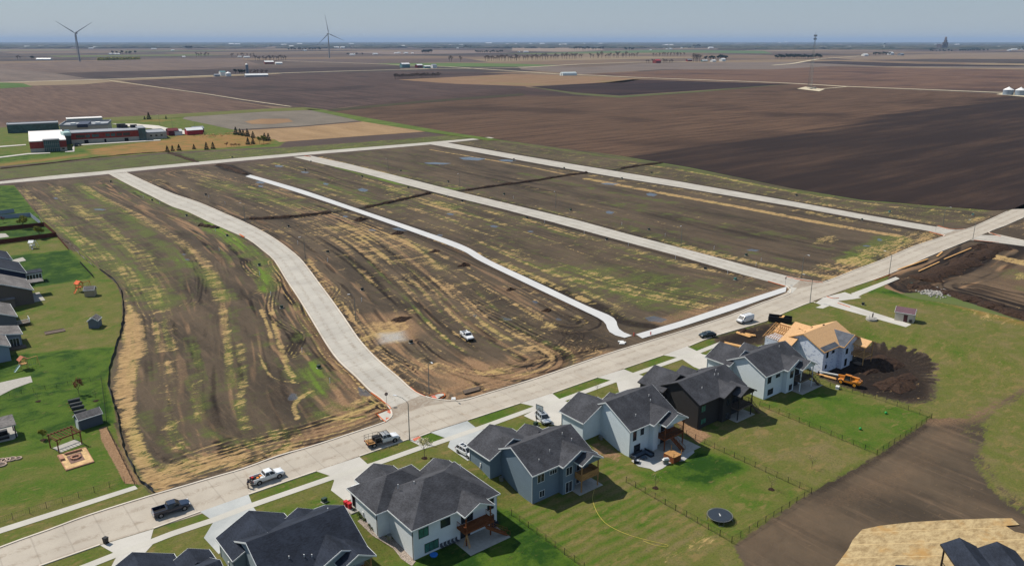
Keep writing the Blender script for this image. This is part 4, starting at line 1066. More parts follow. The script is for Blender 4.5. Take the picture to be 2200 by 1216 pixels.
def gable(roof, trim, wall, x0, x1, y0, y1, ze, pitch, axis='x', oh=0.42, ends=(1, 1), th=0.16, attic=True):
    """adds one gabled volume's roof slab, rake and eave boards and attic wall"""
    if axis == 'x':
        c0, c1, a0, a1 = y0, y1, x0, x1
        ax = 'x'
    else:
        c0, c1, a0, a1 = x0, x1, y0, y1
        ax = 'y'
    cm = (c0 + c1) / 2; hw = (c1 - c0) / 2
    zr = ze + pitch * hw
    def pol(off_t, off_b, oh_):
        zl = ze - pitch * oh_
        return [(c0 - oh_, zl + off_b), (cm, zr + off_b), (c1 + oh_, zl + off_b), (c1 + oh_, zl + off_t), (cm, zr + off_t), (c0 - oh_, zl + off_t)]
    e0 = oh if ends[0] else 0; e1 = oh if ends[1] else 0
    roof.prism(pol(th, 0.0, oh), a0 - e0, a1 + e1, axis=ax)
    for k, (pos_, sg) in enumerate(((a0 - e0, -1), (a1 + e1, 1))):
        if not ends[k]: continue
        p = pol(th - 0.01, th - 0.26, oh + 0.03)
        trim.prism(p, pos_ - (0.05 if sg < 0 else 0.0), pos_ + (0.05 if sg > 0 else 0.0), axis=ax)
    zl = ze - pitch * oh
    for c, sg in ((c0 - oh, -1), (c1 + oh, 1)):
        q0, q1 = (c - 0.06, c - 0.003) if sg < 0 else (c + 0.003, c + 0.06)
        if ax == 'x': trim.box(a0 - e0, q0, zl - 0.06, a1 + e1, q1, zl + th + 0.01)
        else: trim.box(q0, a0 - e0, zl - 0.06, q1, a1 + e1, zl + th + 0.01)
    if attic:
        wall.prism([(c0, ze - 0.4), (c1, ze - 0.4), (c1, ze - 0.05), (cm, zr - 0.05), (c0, ze - 0.05)], a0 + 0.004, a1 - 0.004, axis=ax)
    return zr

def window(parent, x, y, z, w, h, face, frame, pane, mull=1, name="window"):
    """face: '-y' back, '-x' left, '+x', '+y'. x,y = centre on the wall face, z = sill"""
    f = MB(); p = MB(); t = 0.07; d = 0.06
    def bx(m, u0, z0, u1, z1, d0, d1):
        if face == '-y': m.box(x + u0, y - d1, z0, x + u1, y - d0, z1)
        elif face == '+y': m.box(x + u0, y + d0, z0, x + u1, y + d1, z1)
        elif face == '-x': m.box(x - d1, y + u0, z0, x - d0, y + u1, z1)
        else: m.box(x + d0, y + u0, z0, x + d1, y + u1, z1)
    hw = w / 2
    bx(f, -hw - t, z - t, hw + t, z, 0, d); bx(f, -hw - t, z + h, hw + t, z + h + t, 0, d)
    bx(f, -hw - t, z, -hw, z + h, 0, d); bx(f, hw, z, hw + t, z + h, 0, d)
    for k in range(1, mull):
        u = -hw + w * k / mull
        bx(f, u - 0.03, z, u + 0.03, z + h, 0, d - 0.004)
    bx(p, -hw + .002, z + .002, hw - .002, z + h - .002, 0.004, 0.025)
    fo = f.build(name, frame, parent)
    p.build("pane", pane, fo)
    return fo

def vents(parent, pts):
    for x, y, z in pts:
        m = MB(); m.tube((x, y, z - 0.3), (x, y, z + 0.45), 0.06, n=6)
        m.tube((x, y, z + 0.45), (x, y, z + 0.5), 0.09, n=6)
        m.build("vent_pipe", M_VENT, parent)

def deck(parent, x0, x1, y0, y1, z, mat, railmat, posts, zb, stairs=None, solid=False, postmat=None, top=None):
    b = MB()
    n = int((x1 - x0) / 0.16)
    for i in range(n):
        b.box(x0 + i * 0.16, y0, z - 0.04, x0 + i * 0.16 + 0.145, y1, z)
    b.box(x0, y0 - 0.06, z - 0.3, x1, y0 - 0.002, z + 0.01); b.box(x0 - 0.06, y0, z - 0.3, x0 - 0.002, y1, z + 0.01); b.box(x1 + .002, y0, z - 0.3, x1 + 0.06, y1, z + 0.01)
    b.build("deck", mat, parent)
    r = MB()
    def rail(ax, ay, bx, by):
        a = Vector((ax, ay, z)); c = Vector((bx, by, z)); L = (c - a).length
        if solid:
            r.beam(a + Vector((0, 0, 0.5)), c + Vector((0, 0, 0.5)), 0.05, 0.9)
        else:
            r.beam(a + Vector((0, 0, 1.0)), c + Vector((0, 0, 1.0)), 0.08, 0.05)
            r.beam(a + Vector((0, 0, 0.12)), c + Vector((0, 0, 0.12)), 0.05, 0.05)
            k = max(2, int(L / 0.22))
            for i in range(k + 1):
                q = a.lerp(c, i / k)
                r.box(q.x - 0.015, q.y - 0.015, z + 0.1, q.x + 0.015, q.y + 0.015, z + 1.0)
    rail(x0, y0, x1, y0); rail(x0, y0, x0, y1); rail(x1, y0, x1, y1)
    r.build("deck_railing", railmat, parent)
    for px_, py_ in posts:
        p = MB(); p.box(px_ - .09, py_ - .09, zb, px_ + .09, py_ + .09, top if top else z)
        p.build("deck_post", postmat or mat, parent)
    if stairs:
        (ax, ay), (bx, by), w = stairs
        s = MB(); a = Vector((ax, ay, z)); c = Vector((bx, by, zb + 0.1))
        d = (c - a); dd = Vector((d.x, d.y, 0)).normalized(); nn = Vector((-dd.y, dd.x, 0)) * (w / 2)
        k = 13
        for i in range(k):
            q = a.lerp(c, (i + .5) / k)
            s.beam(q - nn, q + nn, 0.28, 0.045)
        for sg in (-1, 1):
            s.beam(a + nn * sg, c + nn * sg, 0.06, 0.28)
            s.beam(a + nn * sg + Vector((0, 0, .95)), c + nn * sg + Vector((0, 0, .95)), 0.06, 0.06)
            for i in range(0, 6):
                q = a.lerp(c, i / 5) + nn * sg
                s.box(q.x - .03, q.y - .03, q.z, q.x + .03, q.y + .03, q.z + .95)
        s.build("stair", mat, parent)

def ac_unit(parent, x, y, z):
    m = MB(); m.tube((x, y, z), (x, y, z + .75), .4, n=16); m.tube((x, y, z + .75), (x, y, z + .8), .3, n=16)
    m.build("air_conditioner", M_GREYMET, parent)
def meter(parent, x, y, z):
    m = MB(); m.box(x - .12, y - .15, z + .9, x - .002, y + .15, z + 1.5); m.tube((x - .06, y, z + .1), (x - .06, y, z + .9), .03); m.tube((x - .06, y + .3, z + .1), (x - .06, y + .3, z + .6), .09)
    m.build("utility_meter", M_VENT, parent)

def row_house(label, s0, wallc, trim, roofm=M_ROOF, frame=None, dx=2.9, wid=13.6, yr=93.6, yf=105.0, zr=6.0, gw=10.0, wing=(9.0, 16.6), deck_x=(11.8, 16.4), deckm=M_DECKG, railm=None,
              wins=(), stairs=None, solid=False, vent=(), name="house", vertical=False, porch=True, postm=None, pane=None, slab=None, fw=0.0):
    """one of the builder's walk-out bungalows: garage wing to the street, long main roof, rear gable and covered deck"""
    r = thing(name, label, "house", (s0, 100.0, -2.7))
    O = Vector((0, -100.0, 2.7))
    pitch = (zr - 3.15) / ((yf - yr) / 2)
    frame = frame or trim
    wall = MB(); roof = MB(); tr = MB()
    g0, g1 = 0.4, 0.4 + gw
    m0, m1 = dx, dx + wid
    def Y(v): return v - 100.0
    ZB = 0.0 - 0.3
    up = 2.7
    ze = 3.15 + up
    wall.box(g0, Y(102.7), ZB, g1, Y(109.0), ze)                     # garage
    wall.box(m0, Y(yr), ZB - .01, m1, Y(yf), ze - .01)               # main body
    w0, w1 = wing
    wall.box(w0, Y(yr - 1.1), ZB - .02, deck_x[0], Y(yr) + .5, ze - .02)        # rear bay
    gable(roof, tr, wall, m0, m1, Y(yr), Y(yf), ze, pitch, 'x')
    gable(roof, tr, wall, g0, g1, Y(102.6), Y(109.0), ze, pitch * 0.98, 'y', ends=(1, 1))
    # garage roof runs on into the main slope
    wing_p = pitch * 0.93
    gable(roof, tr, wall, w0, w1, Y(yr - 1.1), Y(99.0), ze, wing_p, 'y', ends=(1, 0))
    # front entry gable
    gable(roof, tr, wall, g1 - 0.6, g1 + 4.4, Y(103), Y(106.8), ze, 0.5, 'y', ends=(0, 1))
    wall.box(g1 + .2, Y(104), ZB, g1 + 3.4, Y(106.4), ze - 0.03)
    # covered deck roof
    dwall = MB()
    gable(roof, tr, dwall, deck_x[0] + .1, deck_x[1], Y(yr - 2.9), Y(yr + 1.5), ze - 0.02, 0.5, 'y', oh=0.36, ends=(1, 0))
    wall.v, wall.f, wall.mi  # keep
    b0 = len(wall.v)
    wall.add(dwall.v, dwall.f)
    wall.build("wall", siding("siding_" + label.split()[0] + str(int(s0)), wallc, 0.2, vertical), r)
    roof.build("roof", roofm, r)
    tr.build("trim", trim, r)
    f = MB(); f.box(m0 - .03, Y(yr) - .03, ZB - .02, m1 + .03, Y(yf) + .03, 0.28); f.box(g0 - .03, Y(102.67), ZB - .01, g1 + .03, Y(109.03), 2.9)
    # downpipes and corner boards
    for x_, y_, z_ in ((g0 - .06, Y(108.9), 2.6), (m0 - .06, Y(yr) + .12, .1)):
        d = MB(); d.tube((x_, y_, z_), (x_, y_, ze), .055); d.build("downpipe", trim, r)
    gd = MB(); gd.box(g0 + .7, Y(109.0) + .003, up + .05, g0 + 5.6, Y(109.0) + .05, up + 2.3); gd.box(g0 + 6.3, Y(109.0) + .003, up + .05, g0 + 9.2, Y(109.0) + .05, up + 2.3)
    gd.build("garage_door", trim, r)
    for (fx, fy, fz, w, h, face, mull) in wins:
        window(r, fx, Y(fy), fz, w, h, face, frame, pane if (pane and fx < dx + 3) else M_GLASS, mull)
    # back door under the deck
    window(r, (deck_x[0] + deck_x[1]) / 2, Y(yr) , 0.15, 1.8, 2.1, '-y', frame, M_GLASS, 2, "patio_door")
    window(r, (deck_x[0] + deck_x[1]) / 2, Y(yr) , up + 0.1, 1.8, 2.1, '-y', frame, M_GLASS, 2, "patio_door")
    deck(r, deck_x[0] + .15, deck_x[1] - .1, Y(yr - 2.7), Y(yr) - .01, up - 0.05, deckm, railm or deckm, [(deck_x[0] + .3, Y(yr - 2.6)), (deck_x[1] - .25, Y(yr - 2.6))], ZB,
         stairs, solid, postm, top=ze - .1)
    sl = MB(); sx0, sx1, sy0, sy1 = slab or (deck_x[0] - .6, deck_x[1] + .6, yr - 3.2, yr - .05)
    sl.box(sx0, Y(sy0), -.1, sx1, Y(sy1), 0.06)
    sl.build("patio_slab", M_CONC, r)
    ac_unit(r, dx - .8, Y(101.6), 1.2)
    meter(r, g0, Y(105.5), 2.2)
    vents(r, [(x_, Y(y_), z_) for x_, y_, z_ in vent])
    return r

def roofz(y, yr, yf, zr):
    ze = 3.15; p = (zr - ze) / ((yf - yr) / 2)
    return ze + 2.7 + p * min(y - yr, yf - y) + .1
STDW = lambda dx, yr: [(dx + 1.8, yr, 3.7, 1.5, 1.4, '-y', 2), (dx + 1.9, yr, 0.9, 1.1, 1.1, '-y', 2), (dx + 4.9, yr, 4.3, 1.5, 0.7, '-y', 3)]
# bottom edge house: only its roof is in the picture
row_house("dark slate-roofed house cut off by the bottom edge near the wheelie bin", 12.8, col(150, 160, 164), M_TRIMW, M_ROOF2, dx=2.0, wid=12.0, wing=(6.6, 13.2), deck_x=(9.4, 13.6), wins=STDW(2.0, 93.6))
row_house("grey slate-roofed house with a green utility box on its front lawn", 29.7, col(158, 172, 176), M_TRIMW, M_ROOF2, dx=2.0, wid=14.6, wins=STDW(2.0, 93.6), yr=93.8, yf=107.0, zr=6.4,
          wing=(8.6, 16.2), deck_x=(11.6, 16.6), deckm=M_DECKN, vent=[(6, 96, roofz(96, 93.8, 107, 6.4)), (9, 95, roofz(95, 93.8, 107, 6.4)), (14.6, 101, roofz(101, 93.8, 107, 6.4)), (8.0, 95.4, roofz(95.4, 93.8, 107, 6.4))])
row_house("slate grey house with a new pine deck and yellow hose on its lawn", 76.2, col(120, 138, 152), M_TRIMW, M_ROOF, dx=2.9, wid=13.6, deckm=M_DECKN, solid=True,
          wins=[(4.7, 93.6, 3.7, 1.5, 1.7, '-y', 2), (5.0, 93.6, 0.7, 1.1, 1.2, '-y', 2), (7.6, 93.6, 4.3, 1.6, 0.8, '-y', 3), (10.4, 92.5, 3.6, 1.4, 1.5, '-y', 2), (10.4, 92.5, 0.15, 1.5, 2.0, '-y', 2)],
          vent=[(5.6, 95.2, roofz(95.2, 93.6, 105, 6.0)), (8.8, 96.0, roofz(96, 93.6, 105, 6)), (14.5, 96.4, roofz(96.4, 93.6, 105, 6)), (13.6, 98, roofz(98, 93.6, 105, 6))])
row_house("pale blue-white house with a black corner sofa on its patio", 99.2, col(222, 234, 240), M_TRIMW, M_ROOF, frame=M_TRIMB, dx=5.2, wid=12.8, yr=94.4, yf=107.6, zr=6.6, wing=(10.6, 18.0), deck_x=(12.0, 18.0), deckm=M_DECKB, railm=M_BLK,
          wins=[(6.4, 94.4, 3.3, .8, 1.9, '-y', 1), (8.5, 94.4, 3.9, .8, 1.9, '-y', 1), (7.2, 94.4, 0.3, 1.6, 1.8, '-y', 2)], stairs=((14.2, -8.0), (15.6, -10.6), 1.1), slab=(8.6, 19.4, 88.4, 94.3),
          vent=[(8.6, 96.4, roofz(96.4, 94.4, 107.6, 6.6)), (15.2, 99, roofz(99, 94.4, 107.6, 6.6)), (14.6, 98, roofz(98, 94.4, 107.6, 6.6))])
row_house("black house with charcoal roof and weathered deck stairs", 122.5, col(52, 50, 50), M_TRIMB, M_ROOF, frame=M_TRIMB, dx=1.6, wid=15.2, wing=(8.2, 15.2), deck_x=(11.2, 16.4), deckm=M_DECKG, railm=M_BLK, pane=M_BLIND,
          wins=[(3.0, 93.6, 3.7, 1.3, 1.4, '-y', 2), (3.2, 93.6, 0.9, 1.6, 1.1, '-y', 2), (9.9, 92.5, 3.5, 1.2, 1.5, '-y', 2), (9.9, 92.5, .4, 1.2, 1.3, '-y', 2)], stairs=((16.4, -8.4), (18.6, -9.4), 1.1), postm=M_BLK,
          vent=[(5.4, 96.2, roofz(96.2, 93.6, 105, 6)), (11.6, 97.8, roofz(97.8, 93.6, 105, 6)), (13.0, 98.6, roofz(98.6, 93.6, 105, 6)), (12.6, 97.6, roofz(97.6, 93.6, 105, 6))])
row_house("pale ice-blue house between the black house and the unfinished one", 145.7, col(226, 236, 242), M_TRIMW, M_ROOF, frame=M_TRIMB, dx=1.6, wid=15.2, wing=(8.4, 15.4), deck_x=(11.4, 16.8), deckm=M_DECKG, railm=M_BLK,
          wins=[(3.1, 93.6, 3.7, 1.2, 1.4, '-y', 2), (3.9, 93.6, 0.7, 1.9, 1.3, '-y', 2), (6.4, 93.6, 4.3, 1.5, .7, '-y', 1), (10.2, 92.5, 3.5, 1.1, 1.6, '-y', 2), (10.2, 92.5, .4, 1.1, 1.3, '-y', 2)], stairs=((16.8, -8.4), (19.0, -9.6), 1.1), postm=M_TRIMW,
          vent=[(13.4, 98.4, roofz(98.4, 93.6, 105, 6))], slab=(10.8, 19.4, 89.6, 93.5))

# -- the unfinished house
M_WRAP = None
def wrap_mat():
    m = NT("house_wrap", 0.7, 0.2)
    p = m.obj()
    n1 = m.noise(p, 0.9, 3, 0.5); n2 = m.noise(m.obj((1, 1, 1.6)), 1.7, 1, 0.3)
    c = m.mix(n1, col(204, 214, 232), col(228, 234, 244))
    c = m.mix(m.math('MULTIPLY', m.rng(n2, 0.60, 0.68), 0.55), c, col(112, 130, 172))
    m.base(c); return m.m
def osb_mat(name, c):
    m = NT(name, 0.85, 0.15)
    p = m.obj()
    n = m.noise(p, 5.0, 3, 0.8)
    sp_ = m.n("ShaderNodeSeparateXYZ"); m.link(p, sp_.inputs[0])
    fx = m.rng(m.math('FRACT', m.math('MULTIPLY', sp_.outputs[0], 1 / 2.44)), 0, 0.02)
    fy = m.rng(m.math('FRACT', m.math('MULTIPLY', sp_.outputs[1], 1 / 1.1)), 0, 0.04)
    cc = m.mix(m.rng(n, .3, .7), (c[0] * .82, c[1] * .8, c[2] * .78, 1), (c[0] * 1.14, c[1] * 1.14, c[2] * 1.14, 1))
    m.base(m.mix(m.math('MULTIPLY', fx, fy), (c[0] * .6, c[1] * .58, c[2] * .55, 1), cc)); return m.m
M_WRAP = wrap_mat(); M_OSB = osb_mat("bare_roof_boards", col(208, 168, 124))
M_FELT = flat("roofing_felt", col(88, 92, 100), 0.9, 0.15, 0.25, 0.8)
def unfinished():
    r = thing("unfinished_house", "unfinished house with bare board roof, open rafters and pale wall wrap", "house", (168.4, 100.0, -2.7))
    def Y(v): return v - 100
    up = 2.7; ze = 3.15 + up; pitch = .5
    wall = MB(); roof = MB(); tr = MB(); dm = MB()
    wall.box(0.4, Y(102.7), -.3, 10.4, Y(108.6), ze); wall.box(2.6, Y(93.6), -.31, 16.8, Y(105), ze - .01); wall.box(9.4, Y(92.4), -.32, 13.4, Y(94), ze - .02)
    gable(roof, tr, wall, 2.6, 16.8, Y(93.6), Y(105), ze, pitch, 'x')
    gable(roof, tr, wall, 9.4, 17.6, Y(92.4), Y(99), ze, .5, 'y', ends=(1, 0))
    # garage: left slope boarded, street end still open rafters
    gable(roof, tr, wall, 0.4, 10.4, Y(101.2), Y(104.6), ze, .48, 'y', ends=(1, 0), attic=False)
    gable(roof, tr, wall, 9.6, 15.0, Y(103), Y(107.4), ze, .5, 'y', ends=(0, 1))
    gable(roof, tr, wall, 5.2, 10.6, Y(104), Y(108.8), ze + .3, .5, 'y', ends=(0, 1))
    gable(roof, tr, dm, 14.0, 18.6, Y(89.2), Y(94), ze - .3, .42, 'y', oh=.3, ends=(1, 0), attic=False)
    wall.build("wall", M_WRAP, r); roof.build("roof", M_OSB, r); tr.build("trim", M_WOODL, r)
    f = MB()
    # underlay strips along the back eaves and over the rear gable
    cm = 13.5; hw = 4.1; zr = ze + .5 * hw
    for x0_, x1_, sl in ((9.4 - .42, cm, 1),):
        pass
    def slope(xa, xb, ya, yb, zf):
        vs = [(xa, ya, zf(xa, ya)), (xb, ya, zf(xb, ya)), (xb, yb, zf(xb, yb)), (xa, yb, zf(xa, yb))]
        f.add(vs, [(0, 1, 2, 3)])
    mainz = lambda x, y: ze + .5 * (y - Y(93.6)) + .18
    slope(2.3, 9.0, Y(93.25), Y(94.6), mainz)
    wl_ = lambda x, y: ze + .5 * (x - 9.4) + .185
    f.add([(9.05, Y(92.05), wl_(9.05, 0)), (13.4, Y(92.05), wl_(13.4, 0)), (13.4, Y(97.6), wl_(13.4, 0)), (9.05, Y(93.4), wl_(9.05, 0))], [(0, 1, 2, 3)])
    f.build("roofing_felt", M_FELT, r)
    raf = MB()
    for i in range(8):
        y = Y(104.9) + i * .6
        for sg in (0, 1):
            a = (0.0 if sg == 0 else 10.8, y, ze - .15); b = (5.4, y, ze + 2.4)
            raf.beam(a, b, .05, .16)
        raf.beam((0.4, y, ze), (10.4, y, ze), .05, .1)
        raf.beam((5.4, y, ze + 2.3), (5.4, y, ze), .05, .09); raf.beam((3, y, ze + 1.2), (3.9, y, ze), .05, .07); raf.beam((7.8, y, ze + 1.2), (6.9, y, ze), .05, .07)
    raf.beam((0.0, Y(109.1), ze - .1), (5.4, Y(109.1), ze + 2.45), .06, .2); raf.beam((10.8, Y(109.1), ze - .1), (5.4, Y(109.1), ze + 2.45), .06, .2)
    raf.beam((2.2, Y(104.8), ze + .95), (2.2, Y(109.1), ze + .95), .08, .05); raf.beam((4.0, Y(104.8), ze + 1.75), (4.0, Y(109.1), ze + 1.75), .08, .05)
    raf.build("rafters", M_WOODL, r)
    for (x, y, z, w, h) in ((4.3, 93.6, 3.7, 1.0, 1.6), (4.2, 93.6, .9, .9, 1.1), (6.9, 93.6, 4.3, 1.3, .8), (11.2, 92.4, 3.4, 1.2, 1.5), (11.2, 92.4, .2, 1.2, 2.0)):
        window(r, x, Y(y), z, w, h, '-y', M_WRAP, M_DARKIN, 1, "window_opening")
    for x in (14.2, 18.2):
        p = MB(); p.box(x - .08, Y(89.4), -.2, x + .08, Y(89.56), ze - .3); p.build("deck_post", M_WOODL, r)
    b = MB(); b.box(14.1, Y(89.4), up - .3, 18.3, Y(89.5), up - .05); b.box(14.1, Y(91.4), up - .3, 18.3, Y(91.5), up - .05)
    for i in range(7): b.box(14.1 + i * .68, Y(89.5), up - .28, 14.16 + i * .68, Y(93.5), up - .1)
    b.build("deck_frame", M_WOODL, r)
    c = MB(); c.tube((12.2, Y(99.8), ze + 2.3), (12.2, Y(99.8), ze + 3.0), .28, n=10); c.build("roof_hole", M_DARKIN, r)
unfinished()

# -- the white house with red bins: hipped roofs
M_WHITE = siding("white_siding", col(238, 243, 246), .2)
def hip(roof, x0, x1, y0, y1, ze, rise, oh=.42, x_first=True, th=.14, trim=None):
    X0, X1, Y0, Y1 = x0 - oh, x1 + oh, y0 - oh, y1 + oh
    p = rise / min((x1 - x0) / 2, (y1 - y0) / 2)
    zl = ze - p * oh; zr = ze + rise
    if (X1 - X0) > (Y1 - Y0):
        h = (Y1 - Y0) / 2; ra = (X0 + h, (Y0 + Y1) / 2); rb = (X1 - h, (Y0 + Y1) / 2)
    else:
        h = (X1 - X0) / 2; ra = ((X0 + X1) / 2, Y0 + h); rb = ((X0 + X1) / 2, Y1 - h)
    zr = zl + p * h
    vs = [(X0, Y0, zl), (X1, Y0, zl), (X1, Y1, zl), (X0, Y1, zl), (ra[0], ra[1], zr), (rb[0], rb[1], zr)]
    vs = [(a, b, c + th) for a, b, c in vs]
    lo = [(X0, Y0, zl), (X1, Y0, zl), (X1, Y1, zl), (X0, Y1, zl)]
    vs += lo
    if (X1 - X0) > (Y1 - Y0): fs = [(0, 1, 5, 4), (1, 2, 5), (2, 3, 4, 5), (3, 0, 4)]
    else: fs = [(0, 1, 4), (1, 2, 5, 4), (2, 3, 5), (3, 0, 4, 5)]
    fs += [(6, 9, 8, 7), (0, 6, 7, 1), (1, 7, 8, 2), (2, 8, 9, 3), (3, 9, 6, 0)]
    roof.add(vs, fs)
    if trim is not None:
        trim.box(X0 - .04, Y0 - .05, zl - .08, X1 + .04, Y0 - .003, zl + th + .01); trim.box(X0 - .04, Y1 + .003, zl - .08, X1 + .04, Y1 + .05, zl + th + .01)
        trim.box(X0 - .05, Y0, zl - .08, X0 - .003, Y1, zl + th + .01); trim.box(X1 + .003, Y0, zl - .08, X1 + .05, Y1, zl + th + .01)
def white_house():
    r = thing("house", "white house with hipped charcoal roof and red bins at its side door", "house", (51.8, 100.0, -2.7))
    def Y(v): return v - 100
    up = 2.7; ze = 3.05 + up
    wall = MB(); roof = MB(); tr = MB()
    wall.box(.5, Y(100.4), -.3, 12.0, Y(109.6), ze); wall.box(2.6, Y(93.0), -.31, 18.9, Y(104.5), ze - .01); wall.box(.9, Y(103), -.2, 8, Y(110), ze - .02)
    wall.box(11.5, Y(103), -.3, 18.5, Y(106), ze - .03)
    hip(roof, .5, 12.4, Y(100.4), Y(109.6), ze, 2.75, trim=tr)
    hip(roof, 2.6, 18.9, Y(93.0), Y(105.6), ze + .002, 3.3, trim=tr)
    gable(roof, tr, wall, 2.8, 9.6, Y(107), Y(111.2), ze - .004, .48, 'y', ends=(0, 1))
    gable(roof, tr, wall, 13.0, 18.4, Y(102), Y(106.6), ze - .006, .5, 'y', ends=(0, 1))
    gable(roof, tr, wall, 11.0, 16.2, Y(90.8), Y(97), ze - .008, .5, 'y', oh=.36, ends=(1, 0), attic=False)
    tri = MB(); tri.prism([(11.0, ze - .1), (16.2, ze - .1), (13.6, ze + 1.2)], Y(91.0), Y(91.15), axis='y'); wall.add(tri.v, tri.f)
    wall.build("wall", M_WHITE, r); roof.build("roof", M_ROOF, r); tr.build("trim", M_TRIMW, r)
    for x_, y_, z_ in ((.42, 100.5, 1.4), (2.52, 93.1, 0), (18.98, 93.1, 0)):
        d = MB(); d.tube((x_, Y(y_), z_), (x_, Y(y_), ze), .06); d.build("downpipe", M_TRIMB, r)
    for (x, z, w, h, mu) in ((4.5, 3.5, 1.7, 1.5, 2), (5.9, .5, 2.5, 1.5, 3), (8.6, 3.7, 1.7, 1.5, 1), (17.6, 3.2, 1.2, 1.8, 2), (17.6, .5, 1.2, 1.4, 2)):
        window(r, x, Y(93.0), z, w, h, '-y', M_TRIMB, M_BLIND if x < 6.5 else M_GLASS, mu)
    window(r, .5, Y(108.4), up + .05, .9, 2.0, '-x', M_TRIMB, M_DARKIN, 1, "side_door")
    window(r, 2.6, Y(99.2), 4.9, 1.3, .4, '-x', M_TRIMB, M_BLIND, 1)
    window(r, 12.4, Y(93.0), .15, 1.8, 2.1, '-y', M_TRIMB, M_GLASS, 2, "patio_door"); window(r, 12.8, Y(93.0), up + .1, 2.2, 2.1, '-y', M_TRIMB, M_GLASS, 2, "patio_door")
    deck(r, 10.8, 16.6, Y(90.7), Y(92.98), up - .05, M_DECKB, M_DECKB, [(11.15, Y(90.9)), (16.0, Y(90.9))], -.3, ((14.4, Y(90.2)), (18.6, Y(89.4)), 1.0), False, M_DECKB, top=ze - .2)
    s = MB(); s.box(10.2, Y(88.4), -.1, 18.2, Y(92.95), .06); s.build("patio_slab", M_CONC, r)
    s = MB(); s.box(-.9, Y(106.8), up - .2, .48, Y(109.6), up + .06); s.build("side_step", M_CONC, r)
    ac_unit(r, 1.6, Y(98.8), 1.2); meter(r, .5, Y(105.2), 1.9)
    vents(r, [(5.2, Y(101.6), ze + 2.2), (7.4, Y(100.2), ze + 2.6), (17.4, Y(101.3), ze + 1.6)])
white_house()
# ------------------------------------------------------------------ vehicles
M_TYRE = flat("tyre_rubber", col(30, 30, 32), 0.9, 0.1, 0.15)
M_RIM = flat("wheel_rim", col(150, 152, 156), 0.35, 0.6, 0.1, 3, 0.6)
M_RIMO = flat("orange_rim", col(226, 150, 40), 0.5, 0.4, 0.1)
M_LAMP = flat("lamp_lens", col(220, 222, 224), 0.2, 0.6, 0.05)
M_RED = flat("red_lens", col(150, 24, 20), 0.3, 0.5, 0.1)
M_CARGL = glass("car_glass", (0.01, 0.013, 0.016, 1), 0.06)
def paint(name, c, metal=0.0):
    if name in _mats: return _mats[name]
    m = NT(name, 0.32, 0.5)
    m.b.inputs["Metallic"].default_value = metal
    m.b.inputs["Coat Weight"].default_value = 0.4
    n = m.noise(m.obj(), 1.2, 4)
    m.base(m.mix(m.rng(n, .4, .8), c, (c[0] * .86, c[1] * .84, c[2] * .8, 1)))
    _mats[name] = m.m; return m.m
P_WHITE = paint("white_paint", col(232, 234, 236)); P_NAVY = paint("navy_paint", col(28, 42, 66)); P_SILVER = paint("silver_paint", col(196, 202, 208), .2); P_DARK = paint("dark_green_paint", col(34, 48, 50))
M_BEDL = flat("bed_liner", col(40, 40, 42), 0.85, 0.15, 0.2)

def loft(m, st):
    """st: stations (x, half_width, z_low, z_high, half_width_top)"""
    ring = []
    for x, hw, z0, z1, ht in st:
        zm = z0 + (z1 - z0) * .72
        r = [(x, -hw * .9, z0), (x, -hw, z0 + .16), (x, -hw, zm), (x, -ht, z1), (x, ht, z1), (x, hw, zm), (x, hw, z0 + .16), (x, hw * .9, z0)]
        ring.append(r)
    vs = [p for r in ring for p in r]; n = 8; fs = []
    for i in range(len(st) - 1):
        for k in range(n):
            a = i * n + k; b = i * n + (k + 1) % n
            fs.append((a, b, b + n, a + n))
    fs.append(tuple(range(n))); fs.append(tuple(range((len(st) - 1) * n + n - 1, (len(st) - 1) * n - 1, -1)))
    m.add(vs, fs)
def frustum(m, a, b, z0, z1, i=0):
    """a=(x0,x1,hw) at z0, b at z1"""
    vs = []
    for (x0, x1, hw), z in ((a, z0), (b, z1)):
        vs += [(x0, -hw, z), (x1, -hw, z), (x1, hw, z), (x0, hw, z)]
    m.add(vs, [(3, 2, 1, 0), (4, 5, 6, 7), (0, 1, 5, 4), (1, 2, 6, 5), (2, 3, 7, 6), (3, 0, 4, 7)], i)
def wheels(r, xs, hw, rad=.38, rim=None, w=.26):
    for x in xs:
        for sg in (-1, 1):
            t = MB(); y0 = sg * (hw - w); y1 = sg * (hw + .02)
            t.tube((x, y0, rad), (x, y1, rad), rad, n=18)
            wh = t.build("wheel", M_TYRE, r)
            q = MB(); q.tube((x, y1 - sg * .01, rad), (x, y1 + sg * .02, rad), rad * .62, n=14); q.tube((x, y1, rad), (x, y1 + sg * .035, rad), rad * .18, n=8)
            q.build("rim", rim or M_RIM, wh)
def cabin(r, body, a, b, z0, z1, doors, paintm):
    """glass house with painted pillars and roof"""
    g = MB(); frustum(g, a, b, z0, z1); g.build("windows", M_CARGL, r)
    ax0, ax1, ah = a; bx0, bx1, bh = b
    frustum(body, (bx0 - .03, bx1 + .05, bh + .03), (bx0 + .08, bx1 - .05, bh - .06), z1 - .03, z1 + .07)
    for sg in (-1, 1):
        e = .012 * sg
        body.beam((ax0, sg * ah + e, z0), (bx0, sg * bh + e, z1), .09, .09); body.beam((ax1, sg * ah + e, z0), (bx1, sg * bh + e, z1), .07, .07)
        for d in doors:
            xa = ax0 + (ax1 - ax0) * d; xb = bx0 + (bx1 - bx0) * d
            body.beam((xa, sg * ah + e, z0), (xb, sg * bh + e, z1), .09, .06)
